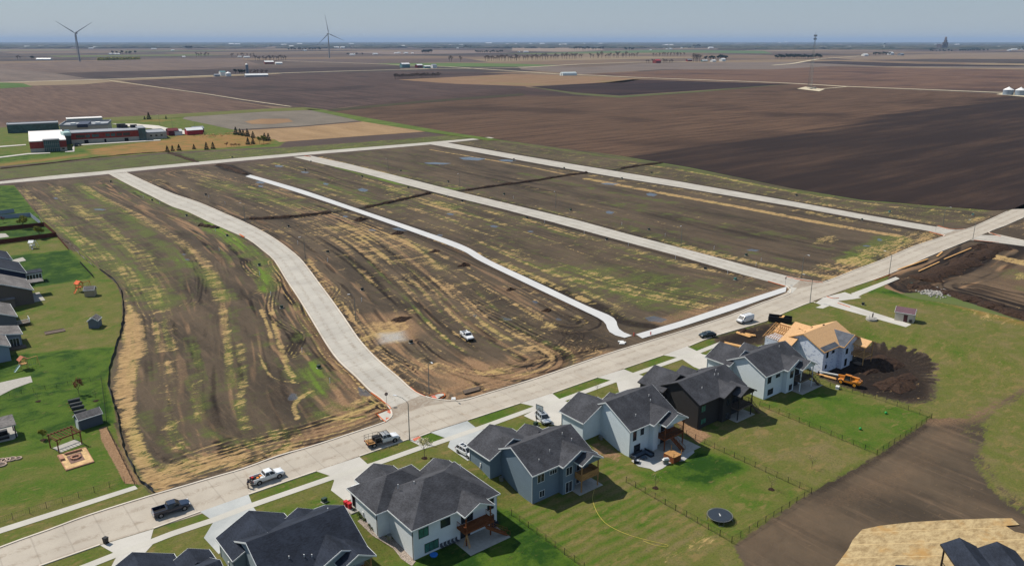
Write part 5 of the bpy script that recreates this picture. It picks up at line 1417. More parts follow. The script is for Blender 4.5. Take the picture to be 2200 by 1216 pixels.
def lights(r, xf, xr, hw, z):
    for sg in (-1, 1):
        m = MB(); m.box(xf - .12, sg * (hw - .2) - .17, z - .08, xf + .03, sg * (hw - .2) + .17, z + .1); m.build("headlight", M_LAMP, r)
        m = MB(); m.box(xr - .03, sg * (hw - .12) - .1, z - .1, xr + .06, sg * (hw - .12) + .1, z + .2); m.build("tail_light", M_RED, r)
def bumper(r, x, hw, z, name="bumper", mat=None):
    m = MB(); m.box(x - .09, -hw + .06, z - .12, x + .09, hw - .06, z + .12); m.build(name, mat or M_GREYMET, r)
def arches(m, xs, hw, rad):
    for x in xs:
        for sg in (-1, 1):
            m.tube((x, sg * (hw - .1), rad + .02), (x, sg * (hw + .008), rad + .02), rad + .09, n=18)
def mirrors(m, x, hw, z):
    for sg in (-1, 1): m.box(x - .08, sg * (hw + .02) - .1, z, x + .06, sg * (hw + .16), z + .2) if sg > 0 else m.box(x - .08, -(hw + .16), z, x + .06, -(hw - .08), z + .2)

def park(a, b, side=1.0, dz=0.035):
    """a = rear, b = front of the side nearest the camera; returns centre and heading"""
    A_ = P(*a); B_ = P(*b); d = (B_ - A_); d.z = 0
    h = math.atan2(d.y, d.x); n = Vector((-d.y, d.x, 0)).normalized()
    c = (A_ + B_) / 2 + n * side; c.z = dz + min(0, float(zt(c.x, c.y)))
    return c, h
def pickup(label, loc, rot, pm, gate_down=False, long=5.85):
    r = thing("pickup_truck", label, "pickup truck", loc, rot)
    b = MB(); hw = .98
    loft(b, [(-.72, hw, .42, 1.22, .93), (1.35, hw, .40, 1.24, .92), (1.5, hw, .4, 1.20, .88), (2.5, hw * .98, .42, 1.10, .80), (2.86, hw * .9, .48, 1.0, .72)])
    x0 = -2.85
    b.box(x0, -hw, .5, -.72, hw, .78)
    for sg in (-1, 1):
        y0, y1 = sorted((sg * hw, sg * (hw - .12))); b.box(x0, y0, .6, -.74, y1, 1.26)
    b.box(-.86, -hw + .12, .78, -.74, hw - .12, 1.26)
    if not gate_down: b.box(x0, -hw + .12, .7, x0 + .08, hw - .12, 1.26)
    mirrors(b, 1.15, hw, 1.15)
    cabin(r, b, (-.70, 1.42, .93), (-.52, .72, .74), 1.2, 1.80, (.47,), pm)
    b.build("body", pm, r)
    l = MB(); l.box(x0 + .1, -hw + .13, .785, -.88, hw - .13, .80)
    if gate_down: l.box(x0 - .55, -hw + .14, .74, x0 + .08, hw - .14, .79)
    l.build("bed_liner", M_BEDL, r)
    ar = MB(); arches(ar, (-1.85, 1.85), hw, .40); ar.build("wheel_arch", M_BLK, r)
    wheels(r, (-1.85, 1.85), hw, .41); lights(r, 2.82, x0, hw, .95); bumper(r, 2.92, hw, .62, "front_bumper"); bumper(r, x0 - .05, hw, .58, "rear_bumper")
    gr = MB(); gr.box(2.8, -.5, .78, 2.89, .5, 1.0); gr.build("grille", M_BLK, r)
    return r
c, h = park((548, 1046), (611, 1024)); truck_w = pickup("white pickup with lowered tailgate and orange buckets in its bed by the grass strip", c, h, P_WHITE, True)
bk = flat("orange_bucket_plastic", col(236, 140, 40), .6, .3, .1)
def bucket(label, lx, ly, s=1.0, mat=bk):
    R = Matrix.Rotation(h, 3, 'Z'); q = Vector(c) + R @ Vector((lx, ly, .81))
    m = MB(); m.tube((0, 0, 0), (0, 0, .36 * s), .2 * s, .26 * s, 12); m.tube((0, 0, .36 * s), (0, 0, .40 * s), .28 * s, .24 * s, 12)
    tag(m.build("bucket", mat, loc=q), label, "bucket", "loads in the white pickup bed")
bucket("orange bucket in the white pickup bed nearest the cab", -1.15, .2, .9); bucket("orange bucket in the middle of the white pickup bed", -1.8, -.15, .9)
bucket("pale bucket behind the cab window in the white pickup bed", -1.2, -.5, 1.0, M_VENT); bucket("red fuel can near the open tailgate of the white pickup", -2.5, .55, .9, flat("red_plastic", col(196, 40, 34), .5, .3, .1))
c, h = park((337, 1116), (407, 1094)); pickup("dark navy pickup parked at the kerb near the black wheelie bin", c, h, P_NAVY)

def flatbed(label, loc, rot):
    r = thing("flatbed_truck", label, "flatbed truck", loc, rot)
    b = MB(); hw = 1.0
    loft(b, [(-.3, hw, .5, 1.35, .95), (1.75, hw, .5, 1.38, .94), (1.9, hw, .5, 1.32, .88), (2.9, hw * .97, .5, 1.2, .8), (3.25, hw * .9, .55, 1.05, .72)])
    mirrors(b, 1.6, hw, 1.3)
    cabin(r, b, (-.28, 1.82, .95), (-.12, 1.15, .76), 1.33, 1.98, (.47,), P_WHITE)
    b.build("body", P_WHITE, r)
    f = MB(); f.box(-3.35, -1.12, .88, -.45, 1.12, 1.0); f.box(-3.3, -.45, .5, -.3, .45, .88); f.build("flat_bed", M_BLK, r)
    w = MB()
    for i in range(7): w.box(-3.33, -1.1 + i * .315, 1.002, -1.9, -.8 + i * .315, 1.03)
    w.build("bed_boards", M_DECKN, r)
    k = MB()
    for x in (-3.3, -2.4, -1.5, -.5):
        for sg in (-1, 1): k.tube((x, sg * 1.09, 1.0), (x, sg * 1.09, 2.15), .03, n=6)
    for sg in (-1, 1):
        for z in (1.6, 2.15): k.tube((-3.3, sg * 1.09, z), (-.5, sg * 1.09, z), .03, n=6)
    for z in (1.6, 2.15): k.tube((-3.3, -1.09, z), (-3.3, 1.09, z), .03, n=6); k.tube((-.5, -1.09, z), (-.5, 1.09, z), .03, n=6)
    for i in range(7): k.tube((-.45, -.8 + i * .265, 2.2), (1.2, -.8 + i * .265, 2.2), .025, n=6)
    for x in (-.45, .4, 1.2): k.tube((x, -.8, 2.2), (x, .8, 2.2), .03, n=6)
    for x in (-.45, 1.2):
        for sg in (-1, 1): k.tube((x, sg * .8, 2.2), (x, sg * .95, 1.35), .03, n=6)
    k.build("ladder_rack", M_BLK, r)
    t = MB(); t.box(-1.7, -.9, 1.0, -.6, -.3, 1.75); t.box(-1.8, .2, 1.0, -.6, 1.0, 1.6); t.box(-1.1, -.3, 1.0, -.6, .25, 1.9); t.build("tool_box", M_BLK, r)
    ar = MB(); arches(ar, (2.2,), hw, .42); ar.build("wheel_arch", M_BLK, r)
    wheels(r, (-2.1, 2.2), hw + .02, .43); lights(r, 3.2, -3.35, hw, .98); bumper(r, 3.3, hw, .68, "front_bumper")
    return r
c, h = park((792, 966), (860, 947), 1.0); fb_c, fb_h = c, h
flatbed("white crew-cab flatbed truck with a black rack beside the lamp post", c, h)
def crate(label, lx, ly, sx, sy, sz, mat, name="board_pile"):
    R = Matrix.Rotation(fb_h, 3, 'Z'); q = Vector(fb_c) + R @ Vector((lx, ly, 1.035))
    m = MB()
    for i in range(4): m.box(-sx / 2, -sy / 2 + i * sy / 4, 0, sx / 2 - i * .06, -sy / 2 + (i + .9) * sy / 4, sz * (1 - .12 * i))
    tag(m.build(name, mat, loc=q, rot=fb_h), label, "boards")
crate("short pale boards lying on the open bed of the flatbed truck", -2.6, -.4, 1.1, .6, .22, M_DECKN)

def suv(label, loc, rot, pm, name="car", cat="car", L=4.75, H=1.72, suvroof=True):
    r = thing(name, label, cat, loc, rot)
    b = MB(); hw = .95; k = L / 4.75
    loft(b, [(-2.3 * k, hw * .9, .45, 1.0, .8), (-2.1 * k, hw, .36, 1.06, .88), (1.0 * k, hw, .34, 1.06, .88), (1.3 * k, hw, .34, 1.02, .84), (2.1 * k, hw * .96, .36, .92, .74), (2.38 * k, hw * .82, .42, .78, .62)])
    mirrors(b, .95 * k, hw, 1.0)
    if suvroof: cabin(r, b, (-2.15 * k, 1.25 * k, .88), (-1.8 * k, .45 * k, .68), 1.04, H - .07, (.3, .62), pm)
    else: cabin(r, b, (-1.95 * k, 1.2 * k, .86), (-1.0 * k, .35 * k, .64), .98, H - .07, (.5,), pm)
    b.build("body", pm, r)
    if suvroof:
        s = MB(); s.box(-.6, -.4, H - .002, .2, .4, H + .012); s.box(-1.5, -.4, H - .002, -.75, .4, H + .012); s.build("sunroof", M_CARGL, r)
        q = MB(); q.tube((-1.7 * k, .62, H + .05), (.3 * k, .62, H + .05), .025, n=6); q.tube((-1.7 * k, -.62, H + .05), (.3 * k, -.62, H + .05), .025, n=6); q.build("roof_rail", M_BLK, r)
    ar = MB(); arches(ar, (-1.42 * k, 1.42 * k), hw, .34); ar.build("wheel_arch", M_BLK, r)
    wheels(r, (-1.42 * k, 1.42 * k), hw, .36); lights(r, 2.3 * k, -2.28 * k, hw, .82)
    bumper(r, 2.36 * k, hw * .85, .5, "front_bumper", M_BLK); bumper(r, -2.32 * k, hw * .9, .5, "rear_bumper", M_BLK)
    return r
c, h = park((1163, 893), (1183, 913), -0.6); suv("silver car with black roof rails parked beside the basketball hoop", c, h, P_SILVER)
c, h = park((983, 974), (1004, 986), 1.0); suv("white off-road car half hidden behind the slate grey house garage", c, h, P_WHITE)
c, h = park((1536, 725), (1512, 728), -1.0); suv("small dark green car parked at the kerb before the unfinished house", c, h, P_DARK, L=4.4, H=1.5, suvroof=False)
def van(label, loc, rot):
    r = thing("van", label, "van", loc, rot); b = MB(); hw = 1.0
    loft(b, [(-2.7, hw, .4, 2.05, .86), (.9, hw, .4, 2.08, .86)])
    loft(b, [(.9, hw, .4, 1.3, .92), (1.9, hw * .97, .4, 1.22, .84), (2.55, hw * .88, .45, .98, .7)])
    mirrors(b, 1.25, hw, 1.3)
    cabin(r, b, (.88, 1.95, .93), (.9, 1.1, .84), 1.25, 2.02, (), P_WHITE)
    b.build("body", P_WHITE, r)
    k = MB()
    for y in (-.6, .6): k.tube((-2.4, y, 2.2), (.7, y, 2.2), .03, n=6)
    for x in (-2.2, -.8, .5): k.tube((x, -.7, 2.22), (x, .7, 2.22), .025, n=6)
    for x in (-2.2, .5):
        for y in (-.6, .6): k.tube((x, y, 2.2), (x, y, 2.02), .025, n=6)
    k.build("roof_rack", M_GREYMET, r)
    w = MB(); w.box(-2.715, -.75, 1.25, -2.702, -.05, 1.8); w.box(-2.715, .05, 1.25, -2.702, .75, 1.8); w.build("rear_window", M_CARGL, r)
    ar = MB(); arches(ar, (-1.8, 1.75), hw, .35); ar.build("wheel_arch", M_BLK, r)
    wheels(r, (-1.8, 1.75), hw, .36); lights(r, 2.5, -2.72, hw, .9); bumper(r, 2.55, hw * .9, .5, "front_bumper", M_BLK)
    return r
c, h = park((1620, 690), (1592, 698), -1.0); van("white delivery van parked on the main street before the black skip", c, h)
def utility(label, loc, rot):
    r = thing("utility_vehicle", label, "utility vehicle", loc, rot); b = MB(); hw = .98
    b.box(-2.6, -hw, .5, -.1, hw, .7)
    for sg in (-1, 1):
        y0, y1 = sorted((sg * hw, sg * (hw - .3))); b.box(-2.6, y0, .55, -.1, y1, 1.35)
    b.box(-2.6, -hw, .6, -2.5, hw, 1.25); b.box(-.3, -hw, .6, -.1, hw, 1.5)
    loft(b, [(-.1, hw, .42, 1.2, .92), (1.35, hw, .4, 1.22, .9), (2.4, hw * .96, .42, 1.08, .78), (2.65, hw * .88, .5, .95, .7)])
    cabin(r, b, (-.1, 1.4, .9), (.0, .75, .74), 1.18, 1.8, (), P_WHITE)
    b.build("body", P_WHITE, r)
    l = MB(); l.box(-2.48, -.66, .705, -.32, .66, .72); l.build("bed_liner", M_BEDL, r)
    ar = MB(); arches(ar, (-1.6, 1.7), hw, .38); ar.build("wheel_arch", M_BLK, r)
    wheels(r, (-1.6, 1.7), hw, .38); lights(r, 2.6, -2.6, hw, .92); bumper(r, 2.68, hw * .9, .58, "front_bumper", M_BLK)
c, h = park((990, 723), (1002, 733), 1.0, 0.0); utility("white service truck with side tool boxes standing on the bare building land", c, h)

# telescopic handler
def telehandler():
    c, h = park((1833, 832), (1807, 825), -1.1, 0.0); c.z = float(zt(c.x, c.y))
    OR = paint("machine_orange", col(206, 128, 34))
    r = thing("telehandler", "orange telescopic handler with a long pale boom behind the unfinished house", "telehandler", c, h)
    b = MB(); loft(b, [(-2.5, 1.0, .7, 1.5, .8), (-2.1, 1.1, .6, 1.75, .9), (-.6, 1.1, .6, 1.5, .95), (1.9, 1.1, .6, 1.2, .95), (2.3, .9, .7, 1.1, .8)]); b.build("body", OR, r)
    e = MB(); frustum(e, (-1.9, .4, -.1), (-1.6, .2, -.1), 1.4, 1.45); loft(e, [(-1.9, .5, 1.5, 2.0, .4), (0, .5, 1.4, 1.9, .4)]);
    e2 = MB(); e2.box(-1.9, -1.12, 1.2, .2, -.35, 1.85); e2.build("engine_cover", OR, r)
    cb = MB(); frustum(cb, (-.7, 1.0, .0), (-.6, .8, .0), 1.2, 2.4)
    cb = MB()
    vs = [(-.7, .25, 1.2), (.95, .25, 1.2), (.95, 1.1, 1.2), (-.7, 1.1, 1.2), (-.55, .28, 2.45), (.7, .28, 2.45), (.7, 1.0, 2.45), (-.55, 1.0, 2.45)]
    cb.add(vs, [(3, 2, 1, 0), (4, 5, 6, 7), (0, 1, 5, 4), (1, 2, 6, 5), (2, 3, 7, 6), (3, 0, 4, 7)]); cb.build("cab_glass", M_CARGL, r)
    rf = MB(); rf.box(-.65, .22, 2.45, .8, 1.06, 2.55)
    for a, q in zip(vs[:4], vs[4:]): rf.beam(a, q, .08, .08)
    rf.build("cab_roof", OR, r)
    bo = MB(); bo.beam((-2.3, 0, 1.95), (2.6, 0, 1.6), .42, .42); bo.build("boom", OR, r)
    bi = MB(); bi.beam((2.6, 0, 1.6), (7.2, 0, 1.25), .28, .28); bi.build("boom_extension", M_VENT, r)
    fk = MB(); fk.box(7.2, -.6, .5, 7.3, .6, 1.4); fk.box(7.3, -.5, .45, 8.4, -.38, .52); fk.box(7.3, .38, .45, 8.4, .5, .52); fk.build("fork_carriage", M_BLK, r)
    wheels(r, (-1.6, 1.55), 1.15, .6, M_RIMO, .42)
    co = MB(); co.box(-2.75, -.9, .75, -2.45, .9, 1.45); co.build("counterweight", OR, r)
telehandler()
# skip
def skip():
    a = P(1650, 691); b_ = P(1700, 697); d = b_ - a; L = d.length; h = math.atan2(d.y, d.x); n = Vector((-d.y, d.x, 0)).normalized()
    c = (a + b_) / 2 + n * 1.15; c.z = 0
    r = thing("skip", "long black open skip beside the street near the unfinished house", "skip", c, h)
    m = MB(); w = 1.15; H = 1.6; l = L / 2
    m.box(-l, -w, .2, l, w, .3)
    m.box(-l, -w, .3, l, -w + .08, H); m.box(-l, w - .08, .3, l, w, H); m.box(-l, -w + .08, .3, -l + .08, w - .08, H); m.box(l - .08, -w + .08, .3, l, w - .08, H)
    m.build("body", M_BLK, r)
    q = MB()
    k = int(L / .6)
    for i in range(k + 1):
        x = -l + L * i / k
        q.box(x - .04, -w - .07, .25, x + .04, -w - .002, H - .05); q.box(x - .04, w + .002, .25, x + .04, w + .07, H - .05)
    q.box(-l, -w - .08, H - .04, l, -w + .1, H + .06); q.box(-l, w - .1, H - .04, l, w + .08, H + .06)
    q.build("ribs", M_BLK, r)
    m = MB()
    for x in (-l + .6, l - .6): m.tube((x, -w, .12), (x, w, .12), .12, n=10)
    m.build("roller", M_GREYMET, r)
    z = MB(); z.box(-.3, -.6, .31, .9, .7, 1.2); z.beam((.2, -.9, 1.2), (.9, .8, 1.7), .6, .05); 
    o = z.build("waste_boards", M_WOODL, loc=c, rot=h); tag(o, "scrap boards sticking out of the black skip", "boards")
skip()

# ------------------------------------------------------------------ person behind the white pickup
def person():
    f = P(533, 1048, .032); f.z = .032
    dirv = P(545, 1046) - f; yaw = math.atan2(dirv.y, dirv.x)
    r = thing("person", "person in dark jacket and trousers standing behind the lowered tailgate of the white pickup", "person", f, yaw)
    skin = flat("skin", col(196, 150, 124), .6, .3, .05)
    jk = flat("dark_jacket", col(38, 52, 74), .85, .2, .15); tr = flat("work_trousers", col(70, 62, 60), .85, .2, .15); bt = flat("boots", col(50, 36, 26), .8, .2, .1); hr = flat("dark_cap", col(40, 40, 46), .9, .1, .1)
    def sk(name, verts, edges, rad, mat, parent, sub=1):
        me = bpy.data.meshes.new(name); me.from_pydata(verts, edges, []); me.materials.append(mat)
        o = bpy.data.objects.new(name, me); COL.objects.link(o); o.parent = parent
        s = o.modifiers.new("skin", 'SKIN')
        for i, q in enumerate(me.skin_vertices[0].data): q.radius = (rad[i], rad[i]); q.use_root = (i == 0)
        s.use_smooth_shade = True
        b = o.modifiers.new("sub", 'SUBSURF'); b.levels = sub; b.render_levels = sub
        return o
    # body: pelvis, spine, neck, head, arms reaching forward to the tailgate, legs
    V = [(0, 0, .95), (.02, 0, 1.15), (.05, 0, 1.38), (.07, 0, 1.50), (.10, 0, 1.60), (.11, 0, 1.70),
         (.05, .19, 1.40), (.16, .24, 1.14), (.38, .20, 1.04), (.05, -.19, 1.40), (.18, -.24, 1.16), (.38, -.18, 1.06),
         (0, .10, .88), (.03, .12, .50), (-.02, .13, .09), (0, -.10, .88), (.05, -.12, .50), (.03, -.13, .09), (.10, .14, .04), (.15, -.14, .04)]
    E_ = [(0, 1), (1, 2), (2, 3), (3, 4), (4, 5), (2, 6), (6, 7), (7, 8), (2, 9), (9, 10), (10, 11), (0, 12), (12, 13), (13, 14), (0, 15), (15, 16), (16, 17), (14, 18), (17, 19)]
    R_ = [.15, .15, .165, .06, .09, .08, .065, .05, .035, .065, .05, .035, .095, .065, .05, .095, .065, .05, .045, .045]
    # hands with five fingers
    for base, sg in ((8, 1), (11, -1)):
        w = Vector(V[base]); pi = len(V)
        V.append(tuple(w + Vector((.07, 0, -.02)))); E_.append((base, pi)); R_.append(.034)
        for k, (dy, ln) in enumerate(((-.033, .065), (-.011, .078), (.011, .074), (.033, .058))):
            i0 = len(V); V.append(tuple(w + Vector((.12, dy, -.03)))); V.append(tuple(w + Vector((.12 + ln * .7, dy, -.055)))); E_.extend([(pi, i0), (i0, i0 + 1)]); R_.extend([.009, .008])
        i0 = len(V); V.append(tuple(w + Vector((.06, -sg * .045, -.03)))); V.append(tuple(w + Vector((.10, -sg * .065, -.05)))); E_.extend([(pi, i0), (i0, i0 + 1)]); R_.extend([.011, .009])
    sk("body", V, E_, R_, skin, r)
    sk("jacket", [(0, 0, .92), (.02, 0, 1.15), (.05, 0, 1.40), (.06, 0, 1.47), (.05, .19, 1.41), (.16, .245, 1.14), (.34, .21, 1.05), (.05, -.19, 1.41), (.18, -.245, 1.16), (.34, -.19, 1.07)], [(0, 1), (1, 2), (2, 3), (2, 4), (4, 5), (5, 6), (2, 7), (7, 8), (8, 9)], [.175, .17, .19, .08, .09, .07, .05, .09, .07, .05], jk, r)
    sk("trousers", [(0, 0, .95), (0, .10, .86), (.03, .12, .50), (-.02, .13, .14), (0, -.10, .86), (.05, -.12, .50), (.03, -.13, .14)], [(0, 1), (1, 2), (2, 3), (0, 4), (4, 5), (5, 6)], [.16, .115, .085, .07, .115, .085, .07], tr, r)
    m = MB()
    for y, x in ((.135, .03), (-.135, .08)): m.ico((x, y, .06), .1, 1, (1.5, .6, .65))
    m.build("boots", bt, r, True)
    m = MB(); m.ico((.10, 0, 1.735), .105, 2, (1, .9, .62)); m.prism([(.12, -.07), (.24, -.05), (.24, .05), (.12, .07)], 1.71, 1.725); m.build("cap", hr, r, True)
    m = MB(); m.ico((.195, 0, 1.655), .018, 1, (1, .8, 1.3))
    for y in (-.085, .085): m.ico((.11, y, 1.66), .022, 1, (.8, .5, 1.3))
    m.build("nose_and_ears", skin, r, True)
    m = MB()
    for y in (-.032, .032): m.ico((.182, y, 1.685), .011, 1)
    m.box(.178, -.022, 1.612, .187, .022, 1.62); m.build("eyes_and_mouth", hr, r)
person()

# ------------------------------------------------------------------ street furniture
M_GALV = flat("galvanised_steel", col(120, 126, 124), .5, .5, .1, 1.5, .4)
def lamp(label, x, y, h, arm=(-1.0, 0.4), group="street lamps along the new streets"):
    p = P(x, y); p.z = float(zt(p.x, p.y))
    r = thing("street_lamp", label, "street lamp", p, 0, group)
    m = MB(); m.tube((0, 0, 0), (0, 0, h - 1.2), .11, .075, 8); m.tube((0, 0, 0), (0, 0, .25), .17, n=8); m.build("pole", M_GALV, r)
    a = MB(); ax, ay = arm
    pts = [(0, 0, h - 1.2), (ax * .15, ay * .15, h - .7), (ax * .5, ay * .5, h - .2), (ax, ay, h)]
    a.path(pts, .045, 6); a.build("arm", M_GALV, r)
    l = MB(); d = Vector((ax, ay, 0)).normalized(); e = Vector((ax, ay, h)); l.beam(e - d * .1, e + d * .65, .28, .1); l.build("lamp_head", M_LAMP, r)
    return r
lamp("tall grey street lamp standing on the grass by the flatbed truck", 880, 945, 9.0, (-1.2, 2.4))
lamp("street lamp on the bare corner where the curved street meets the main street", 922, 846, 8.2, (-.3, -1.8))
lamp("street lamp on the grass across from the second cross street", 1740, 650, 8.4, (-.8, 2.2))
lamp("street lamp at the kerb before the earthworks", 1910, 590, 7.8, (-.4, 2.0))
lamp("street lamp on the near corner of the far right junction", 2090, 514, 7.6, (-.6, 1.8))
lamp("street lamp on the far corner behind the far right junction", 2026, 483, 7.8, (.2, -1.6))
lamp("street lamp on the corner between second cross street and main street", 1722, 596, 8.0, (-.2, -1.6))
lamp("street lamp midway along the second cross street with soil behind it", 1463, 528, 8.0, (-1.4, -.6))
lamp("street lamp beside the second cross street near its middle trench", 988, 405, 8.0, (-1.2, -.5))
lamp("street lamp beside the second cross street nearest its far end", 834, 367, 7.5, (-1.2, -.5))
lamp("street lamp between the two cross street trenches on the dark block", 1194, 447, 8.0, (-1.3, -.5))
lamp("street lamp at the trench on the right side of the curved street", 526, 474, 8.0, (-1.2, -.4))
lamp("street lamp on the inside bend of the curved street", 656, 555, 8.0, (-1.2, .2))
lamp("street lamp beside the curved street near the rutted straw patch", 764, 689, 8.0, (-1.2, .2))
lamp("street lamp left of the school car park", 343, 268, 9, (-.9, 0)); lamp("street lamp in the middle of the school car park", 371, 277, 9, (-.9, 0)); lamp("street lamp beside the maroon hut by the school", 419, 280, 8, (-.9, 0))
def sign(label, x, y, kind, h=2.4, rot=0.0):
    p = P(x, y); r = thing("road_sign", label, "road sign", p, rot)
    m = MB(); m.tube((0, 0, 0), (0, 0, h), .035, n=6); m.build("post", M_GALV, r)
    red = flat("sign_red", col(170, 36, 34), .5, .3, .1); grey = flat("sign_back", col(130, 120, 116), .5, .4, .1, 1.5, .3)
    b = MB()
    if kind == "stop":
        o = [(math.cos(math.pi / 8 + i * math.pi / 4) * .41, h + .1 + math.sin(math.pi / 8 + i * math.pi / 4) * .41) for i in range(8)]
        b.prism(o, -.06, -.045, axis='y'); b.build("sign_plate", grey, r)
        f = MB(); f.prism([(a * .98, (z - h - .1) * .98 + h + .1) for a, z in o], .045, .052, axis='y'); f.build("sign_face", red, r)
        cu = bpy.data.curves.new("stop_lettering", 'FONT'); cu.body = "STOP"; cu.size = .27; cu.align_x = 'CENTER'; cu.align_y = 'CENTER'; cu.extrude = .002
        t = bpy.data.objects.new("stop_lettering", cu); COL.objects.link(t); t.parent = r; t.location = (0, .056, h + .1); t.rotation_euler = (math.pi / 2, 0, math.pi); cu.materials.append(M_VENT)
        bpy.context.view_layer.update(); me = bpy.data.meshes.new_from_object(t.evaluated_get(bpy.context.evaluated_depsgraph_get())); bpy.data.objects.remove(t)
        t = bpy.data.objects.new("stop_lettering", me); COL.objects.link(t); t.parent = r; t.location = (0, .056, h + .1); t.rotation_euler = (math.pi / 2, 0, math.pi)
    else:
        b.box(-.3, -.02, h - .35, .3, .02, h); b.build("sign_plate", grey, r)
sign("stop sign at the end of the curved street, back turned", 831, 871, "stop", 2.6, math.radians(-4))
sign("red backed sign post where the second cross street ends", 1687, 612, "stop", 2.2, math.radians(10))
sign("small sign post at the end of the third cross street", 2010, 497, "plate", 2.2)
def hydrant(label, x, y):
    p = P(x, y, .05); r = thing("fire_hydrant", label, "hydrant", p)
    rd = flat("hydrant_red", col(190, 60, 44), .5, .4, .1)
    m = MB(); m.tube((0, 0, 0), (0, 0, .75), .12, n=10); m.ico((0, 0, .76), .14, 1); m.tube((0, -.24, .5), (0, .24, .5), .07, n=8); m.tube((0, 0, 0), (0, 0, .06), .2, n=10); m.build("barrel", rd, r)
    m = MB(); m.tube((0, 0, .85), (0, 0, .94), .04, n=6); m.build("cap", rd, r)
hydrant("red hydrant at the end of the new footpath near the kerb", 1362, 721); hydrant("dark red hydrant beside the main street footpath", 1398, 719)

M_BOXG = flat("utility_box_green", col(44, 66, 54), .6, .3, .15); M_BOXD = flat("utility_box_dark", col(36, 42, 40), .6, .3, .15); M_BOXT = flat("utility_box_teal", col(70, 120, 112), .6, .3, .15)
def ubox_proto(mat):
    r = thing("utility_box", "", "utility box")
    m = MB(); m.box(-.5, -.4, .06, .5, .4, .72); m.prism([(-.42, .72), (.42, .72), (.46, .86), (-.46, .96)], -.52, .52, axis='x'); m.build("cabinet", mat, r)
    m = MB(); m.box(-.66, -.56, -.15, .66, .56, .058); m.build("base_slab", M_CONC, r)
    return r
protos = {"g": None, "d": None, "t": None}
def ubox(k, x, y, label, group=None):
    p = P(x, y); p.z = float(zt(p.x, p.y)) - .02
    if protos[k] is None:
        r = ubox_proto({"g": M_BOXG, "d": M_BOXD, "t": M_BOXT}[k]); protos[k] = r; r.location = p; r["label"] = label
    else: r = copy_tree(protos[k], p, random.uniform(-.3, .3), label)
    r.scale = (.8, .8, .8)
    r["group"] = group or "utility boxes on the building land"
ORD = ["nearest", "second", "third", "fourth", "fifth", "sixth", "seventh", "eighth"]
def urow(k, pts, where):
    for i, (x, y) in enumerate(pts): ubox(k, x, y, "%s %s utility box %s" % (ORD[i], "dark" if k == "d" else "green", where))
urow("g", [(685, 790), (605, 661), (557, 570), (488, 507), (401, 464), (327, 431), (238, 391)], "on the left side of the curved street")
urow("d", [(883, 736), (778, 623), (704, 542), (620, 487), (442, 419)], "on the right side of the curved street")
urow("d", [(1515, 578), (1303, 515), (1132, 469), (993, 433), (877, 404), (778, 380), (656, 366)], "on the near side of the second cross street")
urow("g", [(1603, 549), (1394, 494), (1226, 452), (1083, 418), (963, 391), (861, 368), (668, 348)], "on the far side of the second cross street")
urow("d", [(1711, 421), (1400, 372), (1104, 343)], "behind the third cross street"); urow("g", [(1852, 473), (1336, 384), (1212, 362)], "before the third cross street")
ubox("t", 1579.5, 601, "teal utility box on weedy soil near the end of the second cross street"); ubox("t", 2090, 462, "teal utility box in the corner below the ploughed field"); ubox("t", 1911, 456, "pale topped utility box behind the third cross street")
ubox("g", 1958, 612, "grey green utility box between the earthworks and the grass"); ubox("d", 1854, 655, "dark utility box beside the pump house track"); ubox("d", 499, 339, "dark utility box north of the far street")
ubox("g", 697, 1077, "green utility box on the front lawn of the grey house"); ubox("g", 1151, 913, "green utility box at the foot of the basketball hoop"); ubox("d", 1473, 797, "green utility box on the lawn before the black house")
# service markers
M_PVC = flat("white_marker", col(226, 228, 230), .6, .3, .05)
mk = None
def marker(x, y, label):
    global mk
    p = P(x, y); p.z = float(zt(p.x, p.y)) - .1
    if mk is None:
        m = MB(); m.box(-.07, -.02, 0, .07, .02, 1.35); m.box(-.09, -.03, 1.1, .09, .03, 1.4); mk = m.build("marker_post", M_PVC); o = mk
    else: o = mk.copy(); COL.objects.link(o)
    o.location = p; tag(o, label, "marker post", "white marker posts on the building plots")
for where, pts in (("left of the curved street", [(709, 823), (649, 757), (582, 635), (558, 591), (471, 539), (463, 497), (343, 438), (308, 425)]),
                   ("right of the curved street", [(777, 648), (704, 562), (640, 525), (484, 439), (449, 425), (411, 411)]),
                   ("near side of the second cross street", [(1563, 589), (1451, 557), (1350, 528), (1255, 503), (1170, 479), (962, 423)]),
                   ("far side of the second cross street", [(1635, 561), (1534, 536), (1429, 508), (1336, 484), (1103, 427), (624 + 1000, 572)])):
    for i, (x, y) in enumerate(pts): marker(x, y, "%s white marker post on the %s" % (ORD[i], where))
# orange kerb barriers
M_ORANGE = flat("orange_sediment_sock", col(196, 108, 66), .9, .1, .25)
def sock(label, pts, w=.12):
    c_ = smoothpath(PP(pts, .08), 3); m = MB(); m.path([tuple(p) for p in c_], w, 7)
    tag(m.build("sediment_sock", M_ORANGE), label, "sediment sock", "orange sediment socks round the kerb ramps")
sock("orange sock along the kerb below the stop sign", [(797, 843), (820, 860), (840, 877), (825, 882), (806, 889)]); sock("short orange sock by the ramp opposite the lamp post", [(811, 890), (820, 899), (829, 906)])
sock("orange sock on the right kerb of the curved street mouth", [(882, 832), (895, 842), (914, 851)]); sock("orange sock framing the ramp near the lumber scraps", [(922, 850), (950, 844), (956, 850), (946, 856)])
sock("orange sock on the near corner of the second cross street", [(1650, 604), (1687, 615)]); sock("orange sock round the far corner of the second cross street", [(1690, 594), (1724, 602), (1768, 607)])
sock("orange sock at the near end of the third cross street", [(1996, 498), (2012, 502), (2030, 507)]); sock("orange sock at the far end of the third cross street", [(2015, 485), (2040, 492), (2076, 492)])
